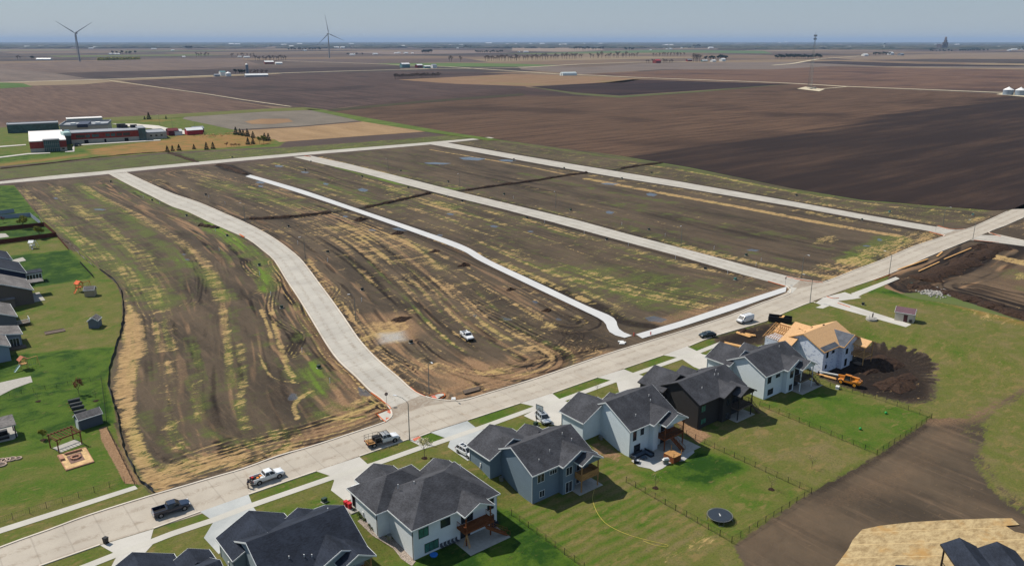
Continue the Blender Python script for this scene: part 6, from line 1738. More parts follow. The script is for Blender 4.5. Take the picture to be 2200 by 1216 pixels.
sock("orange sock on the near side of the far right junction", [(2092, 516), (2120, 519), (2146, 521)]); sock("orange sock on the right edge of the far right junction", [(2126, 500), (2150, 508)])
sock("orange sock along the kerb where the earthworks start", [(1912, 590), (1896, 597), (1880, 602)]); sock("orange sock beside the start of the pump house track", [(1800, 651), (1812, 655), (1826, 660)]); sock("orange sock across from the pump house track", [(1776, 637), (1790, 641), (1802, 640)])
sock("orange sock by the trench on the left of the curved street", [(515, 504), (525, 510)], .3); sock("orange sock at the top end of the second cross street", [(655, 336), (668, 337)], .3)

# ------------------------------------------------------------------ garden and site things
def wheelie(label, x, y, mat, rot=0.0, dxy=(0, 0)):
    p = P(x, y); p.x += dxy[0]; p.y += dxy[1]
    r = thing("wheelie_bin", label, "wheelie bin", p, rot)
    m = MB(); frustum(m, (-.26, .26, .26), (-.33, .33, .32), .06, 1.02); m.build("bin_body", mat, r)
    l = MB(); l.prism([(-.36, 1.02), (.36, 1.02), (.34, 1.1), (-.3, 1.14)], -.34, .34, axis='y'); l.tube((.38, -.3, 1.0), (.38, .3, 1.0), .03, n=6); l.build("lid", mat, r)
    for sg in (-1, 1):
        w = MB(); w.tube((.26, sg * .24, .12), (.26, sg * .30, .12), .12, n=12); w.build("wheel", M_TYRE, r)
wheelie("black wheelie bin standing alone in the street at the bottom left", 228, 1167, M_BLK, .5)
rb = flat("bin_red", col(206, 40, 50), .5, .3, .1)
wheelie("left one of two red wheelie bins at the side door of the white house", 744, 1088, rb, .2); wheelie("right one of two red wheelie bins at the side door of the white house", 744, 1088, rb, .1, (.2, -.85))
def hoop():
    p = P(1152, 911); r = thing("basketball_hoop", "black basketball hoop with clear board at the driveway edge", "basketball hoop", p, math.radians(10))
    m = MB(); m.tube((0, 0, 0), (0, 0, 2.9), .07, n=8); m.beam((0, 0, 2.9), (1.0, 0, 3.3), .08, .08); m.beam((0, 0, 2.5), (1.0, 0, 3.0), .08, .08); m.build("pole", M_BLK, r)
    m = MB(); m.box(1.0, -.9, 2.75, 1.04, .9, 3.85); m.build("backboard", glass("clear_board", (.22, .25, .27, 1), .1), r)
    m = MB()
    for a, b in (((1.02, -.92, 2.74), (1.02, .92, 2.74)), ((1.02, -.92, 3.86), (1.02, .92, 3.86)), ((1.02, -.92, 2.74), (1.02, -.92, 3.86)), ((1.02, .92, 2.74), (1.02, .92, 3.86))): m.beam(a, b, .07, .07)
    pts = [(1.28 + .23 * math.cos(i * math.pi / 6), .23 * math.sin(i * math.pi / 6), 3.05) for i in range(13)]; m.path(pts, .02, 5); m.build("frame_and_rim", M_BLK, r)
hoop()
def trampoline():
    p = P(1552, 1122); p.y += 0.9; p.x += .4
    r = thing("trampoline", "round black trampoline without net on the back lawn near the fence", "trampoline", p)
    n = 36; R = 2.13; z = .86
    m = MB(); vs = [(0, 0, z)] + [(R * .93 * math.cos(2 * math.pi * i / n), R * .93 * math.sin(2 * math.pi * i / n), z) for i in range(n)]
    m.add(vs, [(0, 1 + i, 1 + (i + 1) % n) for i in range(n)]); m.build("jumping_mat", flat("mat_fabric", col(40, 50, 62), .7, .3, .1), r)
    m = MB(); m.path([(R * math.cos(2 * math.pi * i / n), R * math.sin(2 * math.pi * i / n), z) for i in range(n + 1)], .045, 6)
    m.build("rim", M_GREYMET, r)
    m = MB()
    for i in range(72):
        a = 2 * math.pi * i / 72; m.tube((R * .93 * math.cos(a), R * .93 * math.sin(a), z), (R * math.cos(a), R * math.sin(a), z), .012, n=4)
    m.build("springs", M_GREYMET, r)
    for i in range(4):
        a = math.pi / 4 + i * math.pi / 2; m = MB(); c0, s0_ = R * math.cos(a - .2), R * math.sin(a - .2); c1, s1 = R * math.cos(a + .2), R * math.sin(a + .2)
        m.path([(c0, s0_, z), (c0, s0_, .03), (c1, s1, .03), (c1, s1, z)], .035, 6); m.build("leg", M_GREYMET, r)
    m = MB()
    for i, (a, w_) in enumerate(((-.32, .16), (-.08, .2), (.16, .14), (.34, .12))): m.box(a, -.12 + .02 * i, z + .004, a + w_ * .9, .10 - .01 * i, z + .008)
    o = m.build("mat_emblem", M_VENT, r); o.rotation_euler = (0, 0, .9)
trampoline()
hz = smoothpath(PP([(1277, 1051), (1273, 1068), (1276, 1084), (1287, 1107), (1305, 1126), (1337, 1143), (1376, 1156), (1426, 1168), (1435, 1171), (1431, 1174), (1405, 1170), (1382, 1161)], .05), 5)
m = MB(); m.path([tuple(p) for p in hz], .033, 6); tag(m.build("garden_hose", flat("hose_yellow", col(196, 180, 84), .6, .3, .1)), "yellow hose curving across the striped back lawn", "hose")

# fences
def fence(label, pts, post_px=None, h=1.15, gap=2.4, mat=None, group="black metal fences round the back gardens", pick=.3, solid=False, name="garden_fence", post=.032):
    mat = mat or M_BLK
    c_ = PP(pts); r = thing(name, label, "fence", c_[0], 0, group); o0 = c_[0]
    m = MB()
    for a, b in zip(c_[:-1], c_[1:]):
        L = (b - a).length; k = max(1, round(L / gap))
        for i in range(k + 1):
            if i == k and b is not c_[-1]: continue
            q = a.lerp(b, i / k); q.z = float(zt(q.x, q.y)); q = q - o0
            pm = MB(); pm.box(q.x - post, q.y - post, q.z - .1, q.x + post, q.y + post, q.z + h + .08); pm.build("fence_post", mat, r)
        def gz(f_):
            q = a.lerp(b, f_); q.z = float(zt(q.x, q.y)); return q - o0
        k2 = max(1, round(L / gap))
        for i in range(k2):
            u, v = gz(i / k2), gz((i + 1) / k2)
            if solid:
                m.beam(u + Vector((0, 0, h / 2 + .03)), v + Vector((0, 0, h / 2 + .03)), .03, h - .04)
            else:
                for z in (.15, h): m.beam(u + Vector((0, 0, z)), v + Vector((0, 0, z)), .02, .02)
        if not solid:
            k3 = int(L / pick)
            for i in range(k3): 
                u = gz((i + .5) / k3); m.box(u.x - .008, u.y - .008, u.z + .1, u.x + .008, u.y + .008, u.z + h)
    m.build("fence_panel", mat, r)
fence("black fence beside the white house garden running to the bottom edge", [(1072, 1117), (1099, 1107), (1255, 1222)])
fence("black fence between the striped lawn and the trampoline lawn", [(1345, 1036), (1572, 1166)])
fence("black fence behind the trampoline along the bare earth", [(1572, 1166), (1743, 1060)])
fence("black fence from the pale house patio to the corner above the trampoline", [(1474, 935), (1743, 1060)])
fence("black fence between the black house lawn and its right neighbour", [(1632, 872), (1884, 977)])
fence("black fence along the track behind the ice-blue house lawn", [(1884, 977), (2001, 899)])
fence("black fence between the ice-blue house lawn and the building site mud", [(1760, 826), (1880, 856), (2001, 899)])
fence("black fence between the corner garden and the footpath", [(-10, 1128), (268, 1037)], group="fences of the old gardens")
fence("black fence between the composter lawn and the play lawn above", [(-5, 856), (218, 815), (229, 905)], h=1.0, group="fences of the old gardens")
fence("black fence along the gravel strip of the corner garden", [(232, 925), (290, 1043)], h=1.1, group="fences of the old gardens")
VN = flat("vinyl_grey", col(150, 160, 176), .6, .3, .06); CED = wood("red_cedar", col(96, 48, 36))
fence("pale grey board fence turning down to the building land", [(-15, 472), (66, 466), (88, 484)], h=1.9, mat=VN, solid=True, group="board fences of the old gardens", name="board_fence")
fence("short pale grey board fence furthest up the left edge", [(-15, 463), (31, 457)], h=1.8, mat=VN, solid=True, group="board fences of the old gardens", name="board_fence")
fence("red brown board fence between the two small green gardens", [(-15, 498), (95, 487)], h=1.8, mat=CED, solid=True, group="board fences of the old gardens", name="board_fence")
fence("red brown board fence along the straw strip and above the white playset", [(95, 485), (122, 509), (-15, 527)], h=1.8, mat=CED, solid=True, group="board fences of the old gardens", name="board_fence")
fence("low dark board fence between white playset lawn and straw strip", [(124, 511), (147, 537)], h=.9, mat=CED, solid=True, group="board fences of the old gardens", name="board_fence")
fence("long low black trellis standing on the dark green lawn", [(172, 566), (201, 597)], h=1.0, mat=M_BLK, solid=True, group="board fences of the old gardens", name="trellis")
# silt fence
def silt(label, pts, h=.55, mat=None):
    c_ = smoothpath(PP(pts), 5); m = MB(); rr = random.Random(4)
    vs = []
    for i, p in enumerate(c_):
        w = rr.uniform(-.12, .12); vs += [(p.x + w, p.y, p.z - .1), (p.x + w + rr.uniform(-.18, .18), p.y + rr.uniform(-.1, .1), p.z + h * rr.uniform(.7, 1.1))]
    m.add(vs, [(2 * i, 2 * i + 2, 2 * i + 3, 2 * i + 1) for i in range(len(c_) - 1)])
    n = len(vs); m.add([(x + .06, y + .05, z) for x, y, z in vs], [(2 * i, 2 * i + 1, 2 * i + 3, 2 * i + 2) for i in range(len(c_) - 1)])
    o = m.build("silt_fence", mat or flat("silt_fabric", col(64, 66, 72), .8, .2, .35, .6)); tag(o, label, "silt fence")
silt("sagging dark silt fence between the old gardens and the straw bank", [(215, 580), (248, 606), (262, 636), (265, 665), (262, 700), (252, 740), (240, 775), (232, 822), (242, 862), (250, 885), (256, 910), (260, 940), (270, 975), (285, 1005), (300, 1032), (328, 1057)], .7)
silt("grey silt fence line along the upper gardens by the white playset", [(70, 440), (92, 478), (128, 512), (150, 525), (172, 548), (205, 575)], .5, flat("silt_fabric_pale", col(132, 122, 116), .8, .2, .3, .6))
# sheds
def shed(label, bl, br, depth, h, wallc, roofc, name="garden_shed", rise=.9, doorc=None, ridge='x', z0=None, flip=1):
    a, b = P(*bl), P(*br); d = b - a; L = d.length; rot = math.atan2(d.y, d.x)
    c_ = (a + b) / 2 + Vector((-d.y, d.x, 0)).normalized() * depth / 2; c_.z = a.z if z0 is None else z0
    r = thing(name, label, "shed", c_, rot); wall, roof, tr = MB(), MB(), MB()
    wall.box(-L / 2, -depth / 2, -.3, L / 2, depth / 2, h)
    if ridge == 'x': gable(roof, tr, wall, -L / 2, L / 2, -depth / 2, depth / 2, h + .01, rise / (depth / 2), 'x', oh=.15, th=.08)
    else: gable(roof, tr, wall, -L / 2, L / 2, -depth / 2, depth / 2, h + .01, rise / (L / 2), 'y', oh=.15, th=.08)
    wall.build("wall", wallc, r); roof.build("roof", roofc, r); tr.build("trim", M_TRIMW, r)
    return r, L
S_GREY = siding("shed_grey", col(112, 120, 128), .2); S_TAN = siding("shed_tan", col(176, 160, 134), .2); S_DK = siding("shed_slate", col(84, 92, 102), .2)
r, L = shed("small grey garden shed with pale roof on the wide left lawn", (191, 706), (212, 705), 2.9, 2.2, S_GREY, M_ROOFG, ridge='y')
m = MB(); m.box(-L / 2 - .05, -.7, 0, -L / 2 - .003, .7, 1.9); m.build("door", M_TRIMW, r)
r, L = shed("tan garden shed with dark roof band beside the orange playset", (182, 638), (203, 637), 2.4, 2.1, S_TAN, M_ROOFG)
r, L = shed("slate garden shed next to the four black composters", (173, 925), (222, 909), 2.6, 2.3, S_DK, M_ROOFG)
m = MB(); m.box(-L / 2 - .05, -.7, 0, -L / 2 - .003, .7, 1.95); m.build("door", M_TRIMW, r)
# pump house and well
r, L = shed("small cream pump house with maroon roof at the end of the concrete track", (1921, 688), (1962, 695), 3.3, 2.6, siding("cream_block", col(206, 198, 182), .2), flat("maroon_metal_roof", col(104, 76, 84), .6, .3, .1), "pump_house", 1.1)
m = MB(); m.box(L / 2 - 2.6, -1.70, 0, L / 2 - 1.6, -1.655, 2.1); m.build("door", flat("maroon_door", col(84, 44, 44), .6, .3, .1), r)
m = MB(); m.box(L / 2 - 1.1, -2.1, .3, L / 2 - .4, -1.66, 1.0); m.build("meter_box", M_BLK, r)
p = P(1872, 687); r = thing("well_head", "round concrete well head with black pipes beside the track", "well head", p)
m = MB(); m.tube((0, 0, -.1), (0, 0, .5), 1.5, n=24); m.tube((0, 0, .5), (0, 0, .62), .9, n=20); m.build("concrete_ring", M_CONC, r)
m = MB(); m.tube((-.9, .2, .5), (-.9, .2, 1.6), .08, n=8); m.build("vent_pipe", M_VENT, r)
m = MB(); m.tube((.3, 0, .6), (.3, 0, 1.8), .08, n=8); m.tube((.9, .1, .6), (.9, .1, 1.8), .08, n=8); m.tube((.2, 0, 1.2), (1.0, .1, 1.2), .1, n=8); m.tube((.2, 0, 1.75), (1.0, .1, 1.75), .07, n=8); m.build("pipework", M_BLK, r)
# composters
M_COMP = flat("composter_black", col(46, 52, 54), .6, .3, .2)
pr = None
for i, (x, y, lab) in enumerate(((160, 866, "farthest of the four black drum composters"), (164, 874, "second farthest of the four black drum composters"), (168, 881, "second nearest of the four black drum composters"), (173, 890, "black drum composter closest to the slate shed"))):
    p = P(x, y)
    if pr is None:
        pr = thing("composter", lab, "composter", p, math.radians(-4), "black drum composters in a row")
        m = MB(); m.tube((-1.15, 0, .62), (1.15, 0, .62), .46, n=12); m.build("drum", M_COMP, pr)
        m = MB()
        for xx in (-.9, .9): m.beam((xx, -.4, 0), (xx, 0, .6), .06, .06); m.beam((xx, .4, 0), (xx, 0, .6), .06, .06)
        m.tube((-1.6, 0, .3), (-1.15, 0, .3), .05, n=6); m.build("stand", M_DECKN, pr)
    else: copy_tree(pr, p, math.radians(-4), lab)
# pergola, fire pit, playsets, shelter
def pergola():
    a, b = P(127, 973), P(176, 954); d = b - a; L = d.length; rot = math.atan2(d.y, d.x); D = 3.4; c_ = (a + b) / 2 + Vector((-d.y, d.x, 0)).normalized() * D / 2
    r = thing("pergola", "brown timber pergola over a pale slab between slate shed and fire pit", "pergola", c_, rot)
    w = wood("pergola_brown", col(120, 74, 52)); H = 2.6
    for x in (-L / 2, L / 2):
        for y in (-D / 2, D / 2): m = MB(); m.box(x - .09, y - .09, 0, x + .09, y + .09, H); m.build("post", w, r)
    m = MB()
    for y in (-D / 2, D / 2): m.box(-L / 2 - .3, y - .05, H - .02, L / 2 + .3, y + .05, H + .22)
    for x in (-L / 2, L / 2): m.box(x - .05, -D / 2, H - .25, x + .05, D / 2, H - .05)
    for i in range(8):
        x = -L / 2 + L * i / 7; m.box(x - .035, -D / 2 - .3, H + .22, x + .035, D / 2 + .3, H + .36)
    for x, s in ((-L / 2, 1), (L / 2, -1)): m.beam((x, -D / 2, 1.7), (x + s * .8, -D / 2, H), .09, .09)
    m.build("beams", w, r)
    m = MB(); m.box(-L / 2 + .2, -D / 2 - .1, -.1, L / 2 + .2, D / 2 - .4, .05); m.build("slab", M_CONC, r)
pergola()
def firepit():
    q = PP([(123, 980), (184, 961), (203, 993), (142, 1012)]); c_ = sum(q, Vector()) / 4
    r = thing("fire_pit_terrace", "square paved fire pit terrace with low brick walls below the pergola", "terrace", c_)
    br = flat("terrace_brick", col(172, 128, 104), .85, .15, .2, 2.5); pv = flat("terrace_paving", col(198, 166, 122), .9, .1, .25, 1.2)
    l = [(p.x - c_.x, p.y - c_.y) for p in q]
    m = MB(); m.prism(l, -.1, .22); m.build("base_wall", br, r)
    m = MB(); m.prism([(a * .94, b * .94) for a, b in l], .22, .26); m.build("paving", pv, r)
    m = MB(); m.prism([(a * .5, b * .5) for a, b in l], .26, .30); m.build("inner_paving", flat("inner_paving", col(124, 98, 88), .9, .1, .2), r)
    m = MB(); a, b = Vector((*l[0], 0)), Vector((*l[1], 0)); c2 = Vector((*l[2], 0)); d2 = Vector((*l[3], 0))
    m.beam(a * .62 + b * .1 + Vector((0, 0, .45)), b * .66 + a * .02 + Vector((0, 0, .45)), .35, .4)
    m.beam(a.lerp(d2, .05) * .85 + Vector((0, 0, .45)), a.lerp(d2, .4) * .85 + Vector((0, 0, .45)), .7, .4); m.build("bench_wall", br, r)
    m = MB()
    for k in range(12):
        t = 2 * math.pi * k / 12; m.box(.75 * math.cos(t) - .16, .75 * math.sin(t) - .16, .3, .75 * math.cos(t) + .16, .75 * math.sin(t) + .16, .6)
    m.build("fire_ring", br, r)
firepit()
def playset(label, x, y, wc, roofc, slidec, rot=0.0, s=1.0, roofed=True):
    p = P(x, y); r = thing("playset", label, "playset", p, rot)
    m = MB()
    for a in (-.7, .7):
        for b in (-.7, .7): m.box((a - .05) * s, (b - .05) * s, 0, (a + .05) * s, (b + .05) * s, 2.5 * s)
    m.box(-.75 * s, -.75 * s, 1.25 * s, .75 * s, .75 * s, 1.33 * s)
    for z in (1.7, 1.95): m.box(-.75 * s, -.76 * s, z * s, .75 * s, -.7 * s, (z + .08) * s); m.box(-.75 * s, .7 * s, z * s, .75 * s, .76 * s, (z + .08) * s)
    m.beam((.7 * s, 0, 2.3 * s), (3.2 * s, 0, 2.3 * s), .1, .12); m.beam((3.2 * s, -.9 * s, 0), (3.2 * s, 0, 2.3 * s), .08, .08); m.beam((3.2 * s, .9 * s, 0), (3.2 * s, 0, 2.3 * s), .08, .08)
    m.build("frame", wc, r)
    if roofed:
        m = MB(); m.prism([(-1.0 * s, 2.3 * s), (0, 3.1 * s), (1.0 * s, 2.3 * s), (1.0 * s, 2.38 * s), (0, 3.2 * s), (-1.0 * s, 2.38 * s)], -.95 * s, .95 * s, axis='y'); m.build("roof", roofc, r)
    m = MB(); m.beam((-.7 * s, -.1, 1.3 * s), (-2.4 * s, -1.0 * s, .15), .5, .06); m.beam((-.7 * s, .15, 1.42 * s), (-2.4 * s, -.75 * s, .27), .05, .2); m.build("slide", slidec, r)
    m = MB()
    for xx in (1.5, 2.4):
        for e in (-.2, .2): m.tube(((xx + e) * s, 0, 2.3 * s), ((xx + e) * s, 0, .55), .015, n=4)
        m.box((xx - .25) * s, -.1, .5, (xx + .25) * s, .1, .55)
    m.build("swing", M_BLK, r)
playset("white roofed playset on the lawn below the red brown fence", 70, 534, M_TRIMW, M_TRIMW, M_GREYMET, 1.0, 1.0)
playset("orange wooden playset beside the tan shed", 172, 626, wood("play_orange", col(206, 112, 52)), flat("play_orange_roof", col(216, 96, 44), .7, .2, .2), wood("play_orange", col(206, 112, 52)), .4, 1.1)
playset("wooden playset with brown roof and teal slide at the pale blue house", 52, 792, M_WOODL, flat("play_roof", col(170, 104, 78), .8, .2, .15), flat("teal_plastic", col(70, 130, 130), .5, .3, .1), .2, 1.0)
p = P(118, 713); r = thing("raised_bed", "flat rectangular bed of dark soil framed in boards on the left lawn", "raised bed", p, math.radians(-1))
m = MB(); m.box(-2.3, -1.2, -.1, 2.3, 1.2, .1); m.build("soil", flat("bed_soil", col(104, 92, 84), .95, .1, .2), r)
m = MB(); m.box(-2.4, -1.3, -.1, 2.4, -1.2, .2); m.box(-2.4, 1.2, -.1, 2.4, 1.3, .2); m.box(-2.4, -1.2, -.1, -2.3, 1.2, .2); m.box(2.3, -1.2, -.1, 2.4, 1.2, .2); m.build("board_frame", M_DECKG, r)
for i, (x, y, lab) in enumerate(((3, 990, "leftmost upper stone ring planter by the left edge"), (13, 989, "second stone ring planter from the left edge"), (25, 987, "third stone ring planter from the left edge"), (40, 985, "rightmost small stone ring planter of the row"), (4, 999, "stone ring planter lying below the others at the left edge"))):
    p = P(x, y); m = MB(); R0 = .75 if i != 3 else .5; pts = [(R0 * math.cos(t * math.pi / 8), R0 * math.sin(t * math.pi / 8), .12) for t in range(17)]; m.path(pts, .14, 6); r = thing("ring_planter", lab, "planter", p, 0, "stone ring planters"); m.build("stone_ring", flat("ring_stone", col(186, 164, 148), .9, .1, .2), r)
    m = MB(); m.tube((0, 0, -.05), (0, 0, .1), R0 - .1, n=14); m.build("soil", flat("bed_soil", col(104, 92, 84), .95, .1, .2), r)
# slabs in the old gardens
struct(sheet("patio", PP([(-20, 848), (0, 850), (27, 836), (62, 823), (70, 821), (66, 808), (45, 812), (0, 822), (-20, 828)]), M_CONC, .05)); struct(sheet("patio", PP([(-10, 502), (12, 502), (20, 509), (-10, 513)]), M_CONC, .05)); struct(sheet("patio", PP([(26, 559), (49, 553), (56, 560), (28, 566)]), M_CONC, .05))
struct(sheet("patio", PP([(-20, 955), (30, 944), (39, 936), (30, 915), (20, 900), (-20, 905)]), M_CONC, .05))
# sofa set, grill and stair box behind the pale house
def onpatio(x, y): q = P(x, y); q.z = -2.63; return q
WK = flat("black_wicker", col(44, 50, 58), .85, .2, .2); CU = flat("grey_cushion", col(78, 90, 104), .9, .1, .1)
p = onpatio(1372, 981); r = thing("corner_sofa", "black corner sofa against the pale house wall on its patio", "sofa", p, 0)
m = MB(); m.box(-1.5, -.4, .0, 1.5, .45, .35); m.box(-1.5, .45, 0, 1.5, .65, .8); m.box(-1.7, -.4, 0, -1.5, .65, .65); m.box(1.5, -1.8, 0, 2.3, .65, .35); m.box(2.3, -1.8, 0, 2.5, .65, .8); m.build("frame", WK, r)
m = MB(); m.box(-1.45, -.38, .352, 1.45, .4, .5); m.box(1.55, -1.75, .352, 2.25, .6, .5); m.build("cushions", CU, r)
p = onpatio(1383, 986); r = thing("patio_table", "low dark table in front of the black corner sofa", "table", p, 0)
m = MB(); m.box(-.6, -.4, .34, .6, .4, .42); m.build("table_top", CU, r)
for a in (-.52, .52):
    for b in (-.33, .33): m = MB(); m.box(a - .04, b - .04, 0, a + .04, b + .04, .34); m.build("leg", WK, r)
p = onpatio(1368, 994); r = thing("armchair", "dark armchair with pale cushion at the patio edge below the sofa", "armchair", p, .6)
m = MB(); m.box(-.45, -.45, 0, .45, .45, .35); m.box(-.45, .3, .35, .45, .5, .85); m.box(-.55, -.45, 0, -.45, .5, .6); m.box(.45, -.45, 0, .55, .5, .6); m.build("frame", WK, r)
m = MB(); m.box(-.42, -.42, .352, .42, .28, .5); m.build("cushion", flat("pale_cushion", col(170, 176, 184), .9, .1, .1), r)
p = onpatio(1430, 996); r = thing("grill", "white and steel grill beside the wooden stair box", "grill", p, -.5)
m = MB(); m.box(-.5, -.3, 0, .5, .3, .85); m.build("cabinet", M_GREYMET, r)
m = MB(); m.box(-.7, -.32, .85, .7, .32, .9); m.tube((-.45, 0, .98), (.45, 0, .98), .28, n=12); m.build("lid", M_VENT, r)
p = onpatio(1453, 992); r = thing("stair_box", "orange brown boarded box landing at the foot of the deck stair", "stair landing", p, 0)
m = MB(); m.box(-1.1, -.2, 0, 1.1, 2.3, 1.25); m.build("boarded_side", M_DECKB, r)
m = MB()
for i in range(14): m.box(-1.15, -.25 + i * .18, 1.25, 1.15, -.09 + i * .18, 1.29)
for a, b in ((-1.1, -.2), (1.1, -.2), (1.1, 2.3)): m.box(a - .05, b - .05, 1.25, a + .05, b + .05, 2.2)
m.build("landing_boards", M_DECKN, r)
struct(sheet("patio", [Vector((x, y, -2.7)) for x, y in [(W(px_, py_, -2.7)) for px_, py_ in [(1356, 990), (1372, 1002), (1397, 1007), (1407, 1013), (1424, 1006), (1432, 1000), (1446, 992), (1470, 990), (1492, 972), (1484, 950), (1440, 950), (1380, 975)]]], concrete("flagstone_patio", col(150, 150, 150), col(186, 184, 180), None, .1), .055))
# step ladder, chairs, toys by the white house
def at_low(x, y): q = P(x, y); return q
p = at_low(1003, 1176); r = thing("step_ladder", "yellow wooden step ladder under the brown deck of the white house", "ladder", p, .6)
for sg in (-1, 1): m = MB(); m.beam((sg * .25, -.55, 0), (sg * .17, 0, 2.4), .05, .08); m.build("side_rail", M_WOODL, r)
for i in range(7): m = MB(); m.box(-.24 + i * .01, -.55 + i * .075 - .05, .3 + i * .3, .24 - i * .01, -.55 + i * .075 + .05, .33 + i * .3); m.build("step", M_WOODL, r)
m = MB(); m.beam((-.2, .55, 0), (-.15, 0, 2.35), .04, .05); m.beam((.2, .55, 0), (.15, 0, 2.35), .04, .05); m.build("rear_frame", M_WOODL, r)
GC = flat("grey_fabric", col(92, 96, 104), .9, .1, .15); ch0 = None
for i in range(5):
    p = at_low(950 + i * 8.3, 1179 - i * 3.4)
    lab = ["leftmost", "second from left", "middle", "fourth from left", "rightmost"][i] + " of five grey folding chairs along the white house wall"
    if ch0 is None:
        ch0 = thing("folding_chair", lab, "chair", p, 0, "grey folding chairs by the white house")
        m = MB(); m.box(-.25, -.25, .42, .25, .25, .46); m.build("seat", GC, ch0)
        m = MB(); m.box(-.25, .24, .46, .25, .29, .95); m.build("backrest", GC, ch0)
        for a in (-.22, .22):
            for b in (-.22, .22): m = MB(); m.tube((a, b, 0), (a, b, .42), .02, n=5); m.build("leg", M_BLK, ch0)
    else: copy_tree(ch0, p, .1 * i, lab)
p = at_low(932, 1193); r = thing("paddling_tub", "small bright blue tub on the grass below the white house wall", "tub", p, .3)
m = MB(); m.tube((0, 0, 0), (0, 0, .22), .55, .62, 16); m.build("shell", flat("blue_plastic", col(44, 120, 210), .5, .3, .1), r); m = MB(); m.tube((0, 0, .22), (0, 0, .26), .66, .6, 16); m.build("rim", flat("blue_plastic", col(44, 120, 210), .5, .3, .1), r)
def patio_chair(lab, x, y, rot):
    p = at_low(x, y); r = thing("lounge_chair", lab, "chair", p, rot, "dark lounge chairs beyond the white house deck")
    m = MB(); m.box(-.4, -.4, .25, .4, .4, .4); m.build("seat", WK, r); m = MB(); m.beam((0, .35, .4), (0, .6, 1.0), .78, .1); m.build("backrest", WK, r)
    for a in (-.35, .35):
        for b in (-.35, .35): m = MB(); m.box(a - .03, b - .03, 0, a + .03, b + .03, .25); m.build("leg", WK, r)
patio_chair("dark lounge chair nearest the white house deck stair", 1061, 1132, -.5); patio_chair("dark lounge chair farther along the white house wall", 1065, 1124, -.3)
# gravel bed strip with shrubs by the white house
gvm = NT("river_pebbles", .9, .2); gvn = gvm.noise(gvm.pos(), 6, 4, .8); gvm.base(gvm.mix(gvm.rng(gvn, .35, .65), col(96, 84, 76), col(196, 182, 168)))
o = sheet("gravel_bed", PP([(738, 1088), (752, 1092), (790, 1118), (820, 1150), (850, 1160), (893, 1206), (885, 1216), (862, 1200), (845, 1178), (800, 1150), (775, 1126), (748, 1100)]), gvm.m, .06); struct(o)
SH = flat("shrub_leaves", col(58, 74, 40), .9, .1, .4, 4)
sh0 = None
for i, (x, y) in enumerate(((762, 1097), (771, 1104), (774, 1112), (783, 1118), (794, 1130), (799, 1137))):
    p = P(x, y); lab = ["first", "second", "third", "fourth", "fifth", "sixth"][i] + " small shrub from the side door in the white house pebble bed"
    if sh0 is None:
        m = MB(); rr = random.Random(2)
        for k in range(60):
            a = Vector((rr.gauss(0, .16), rr.gauss(0, .16), abs(rr.gauss(.2, .1)))); q = Vector((rr.uniform(-1, 1), rr.uniform(-1, 1), rr.uniform(-1, 1))).normalized() * .09; q2 = q.cross(Vector((0.3, .5, 1))).normalized() * .07
            m.add([a - q, a + q2, a + q, a - q2], [(0, 1, 2, 3)])
        sh0 = m.build("shrub", SH); o = sh0
    else: o = sh0.copy(); COL.objects.link(o)
    o.location = p + Vector((0, 0, .05)); o.rotation_euler = (0, 0, i); tag(o, lab, "shrub", "shrubs in the pebble bed")
for x, y, lab in ((1903, 889, "bright green ball farther up the ice-blue house lawn"), (1848, 923, "bright green ball lower on the ice-blue house lawn")):
    p = P(x, y); m = MB(); m.ico((0, 0, .28), .3, 2); m.tube((0, 0, -.05), (0, 0, .1), .16, n=8); tag(m.build("play_ball", flat("green_plastic", col(30, 150, 70), .5, .3, .1), None, True, p), lab, "ball")
p = P(1799, 835); r = thing("tool_chest", "small white chest at the fence below the orange telescopic handler", "chest", p, .3); m = MB(); m.box(-.5, -.35, -.1, .5, .35, .6); m.build("box", M_VENT, r); m = MB(); m.box(-.54, -.39, .6, .54, .39, .68); m.build("lid", M_VENT, r)
# soil heaps and hole
M_SOIL = NT("dug_soil", .95, .1); nn_ = M_SOIL.noise(M_SOIL.obj(), 1.6, 6, .75); M_SOIL.base(M_SOIL.mix(M_SOIL.rng(nn_, .3, .7), col(38, 29, 25), col(76, 58, 46))); M_SOIL.bump(nn_, .8, .3); M_SOIL = M_SOIL.m
def heap(label, x, y, rx, ry, h, mat=M_SOIL, name="soil_heap", seed=0):
    p = P(x, y); rr = random.Random(seed + int(x)); m = MB(); n = 22; rings = 7; vs = []; 
    for j in range(rings):
        f = j / (rings - 1)
        for i in range(n):
            a = 2 * math.pi * i / n; k = (1 + .18 * math.sin(3 * a + x) + .12 * math.sin(7 * a + y)) * (1 - f) + .02
            vs.append((rx * k * math.cos(a) + rr.uniform(-.12, .12), ry * k * math.sin(a) + rr.uniform(-.12, .12), -.15 + h * (f ** .8) * (1 + rr.uniform(-.15, .15))))
    m.add(vs, [(j * n + i, j * n + (i + 1) % n, (j + 1) * n + (i + 1) % n, (j + 1) * n + i) for j in range(rings - 1) for i in range(n)] + [tuple((rings - 1) * n + i for i in range(n))])
    tag(m.build(name, mat, loc=p), label, "soil heap", "dark soil heaps on the building land")
heap("dark soil heap beside the footpath near the upper trench", 774, 473, 3.4, 2.0, 1.4); heap("dark soil heap left of the footpath puddles", 855, 502, 2.8, 1.8, 1.3); heap("low brown soil heap below the footpath puddles", 935, 540, 2.2, 1.6, .8)
heap("dark clod heap left of the footpath bend", 998, 570, 2.6, 1.6, 1.1); heap("soil heap in the middle of the straw strewn block", 1097, 622, 1.7, 1.2, .8); heap("soil heap closest to the lower footpath curve", 1175, 667, 1.7, 1.2, .8)
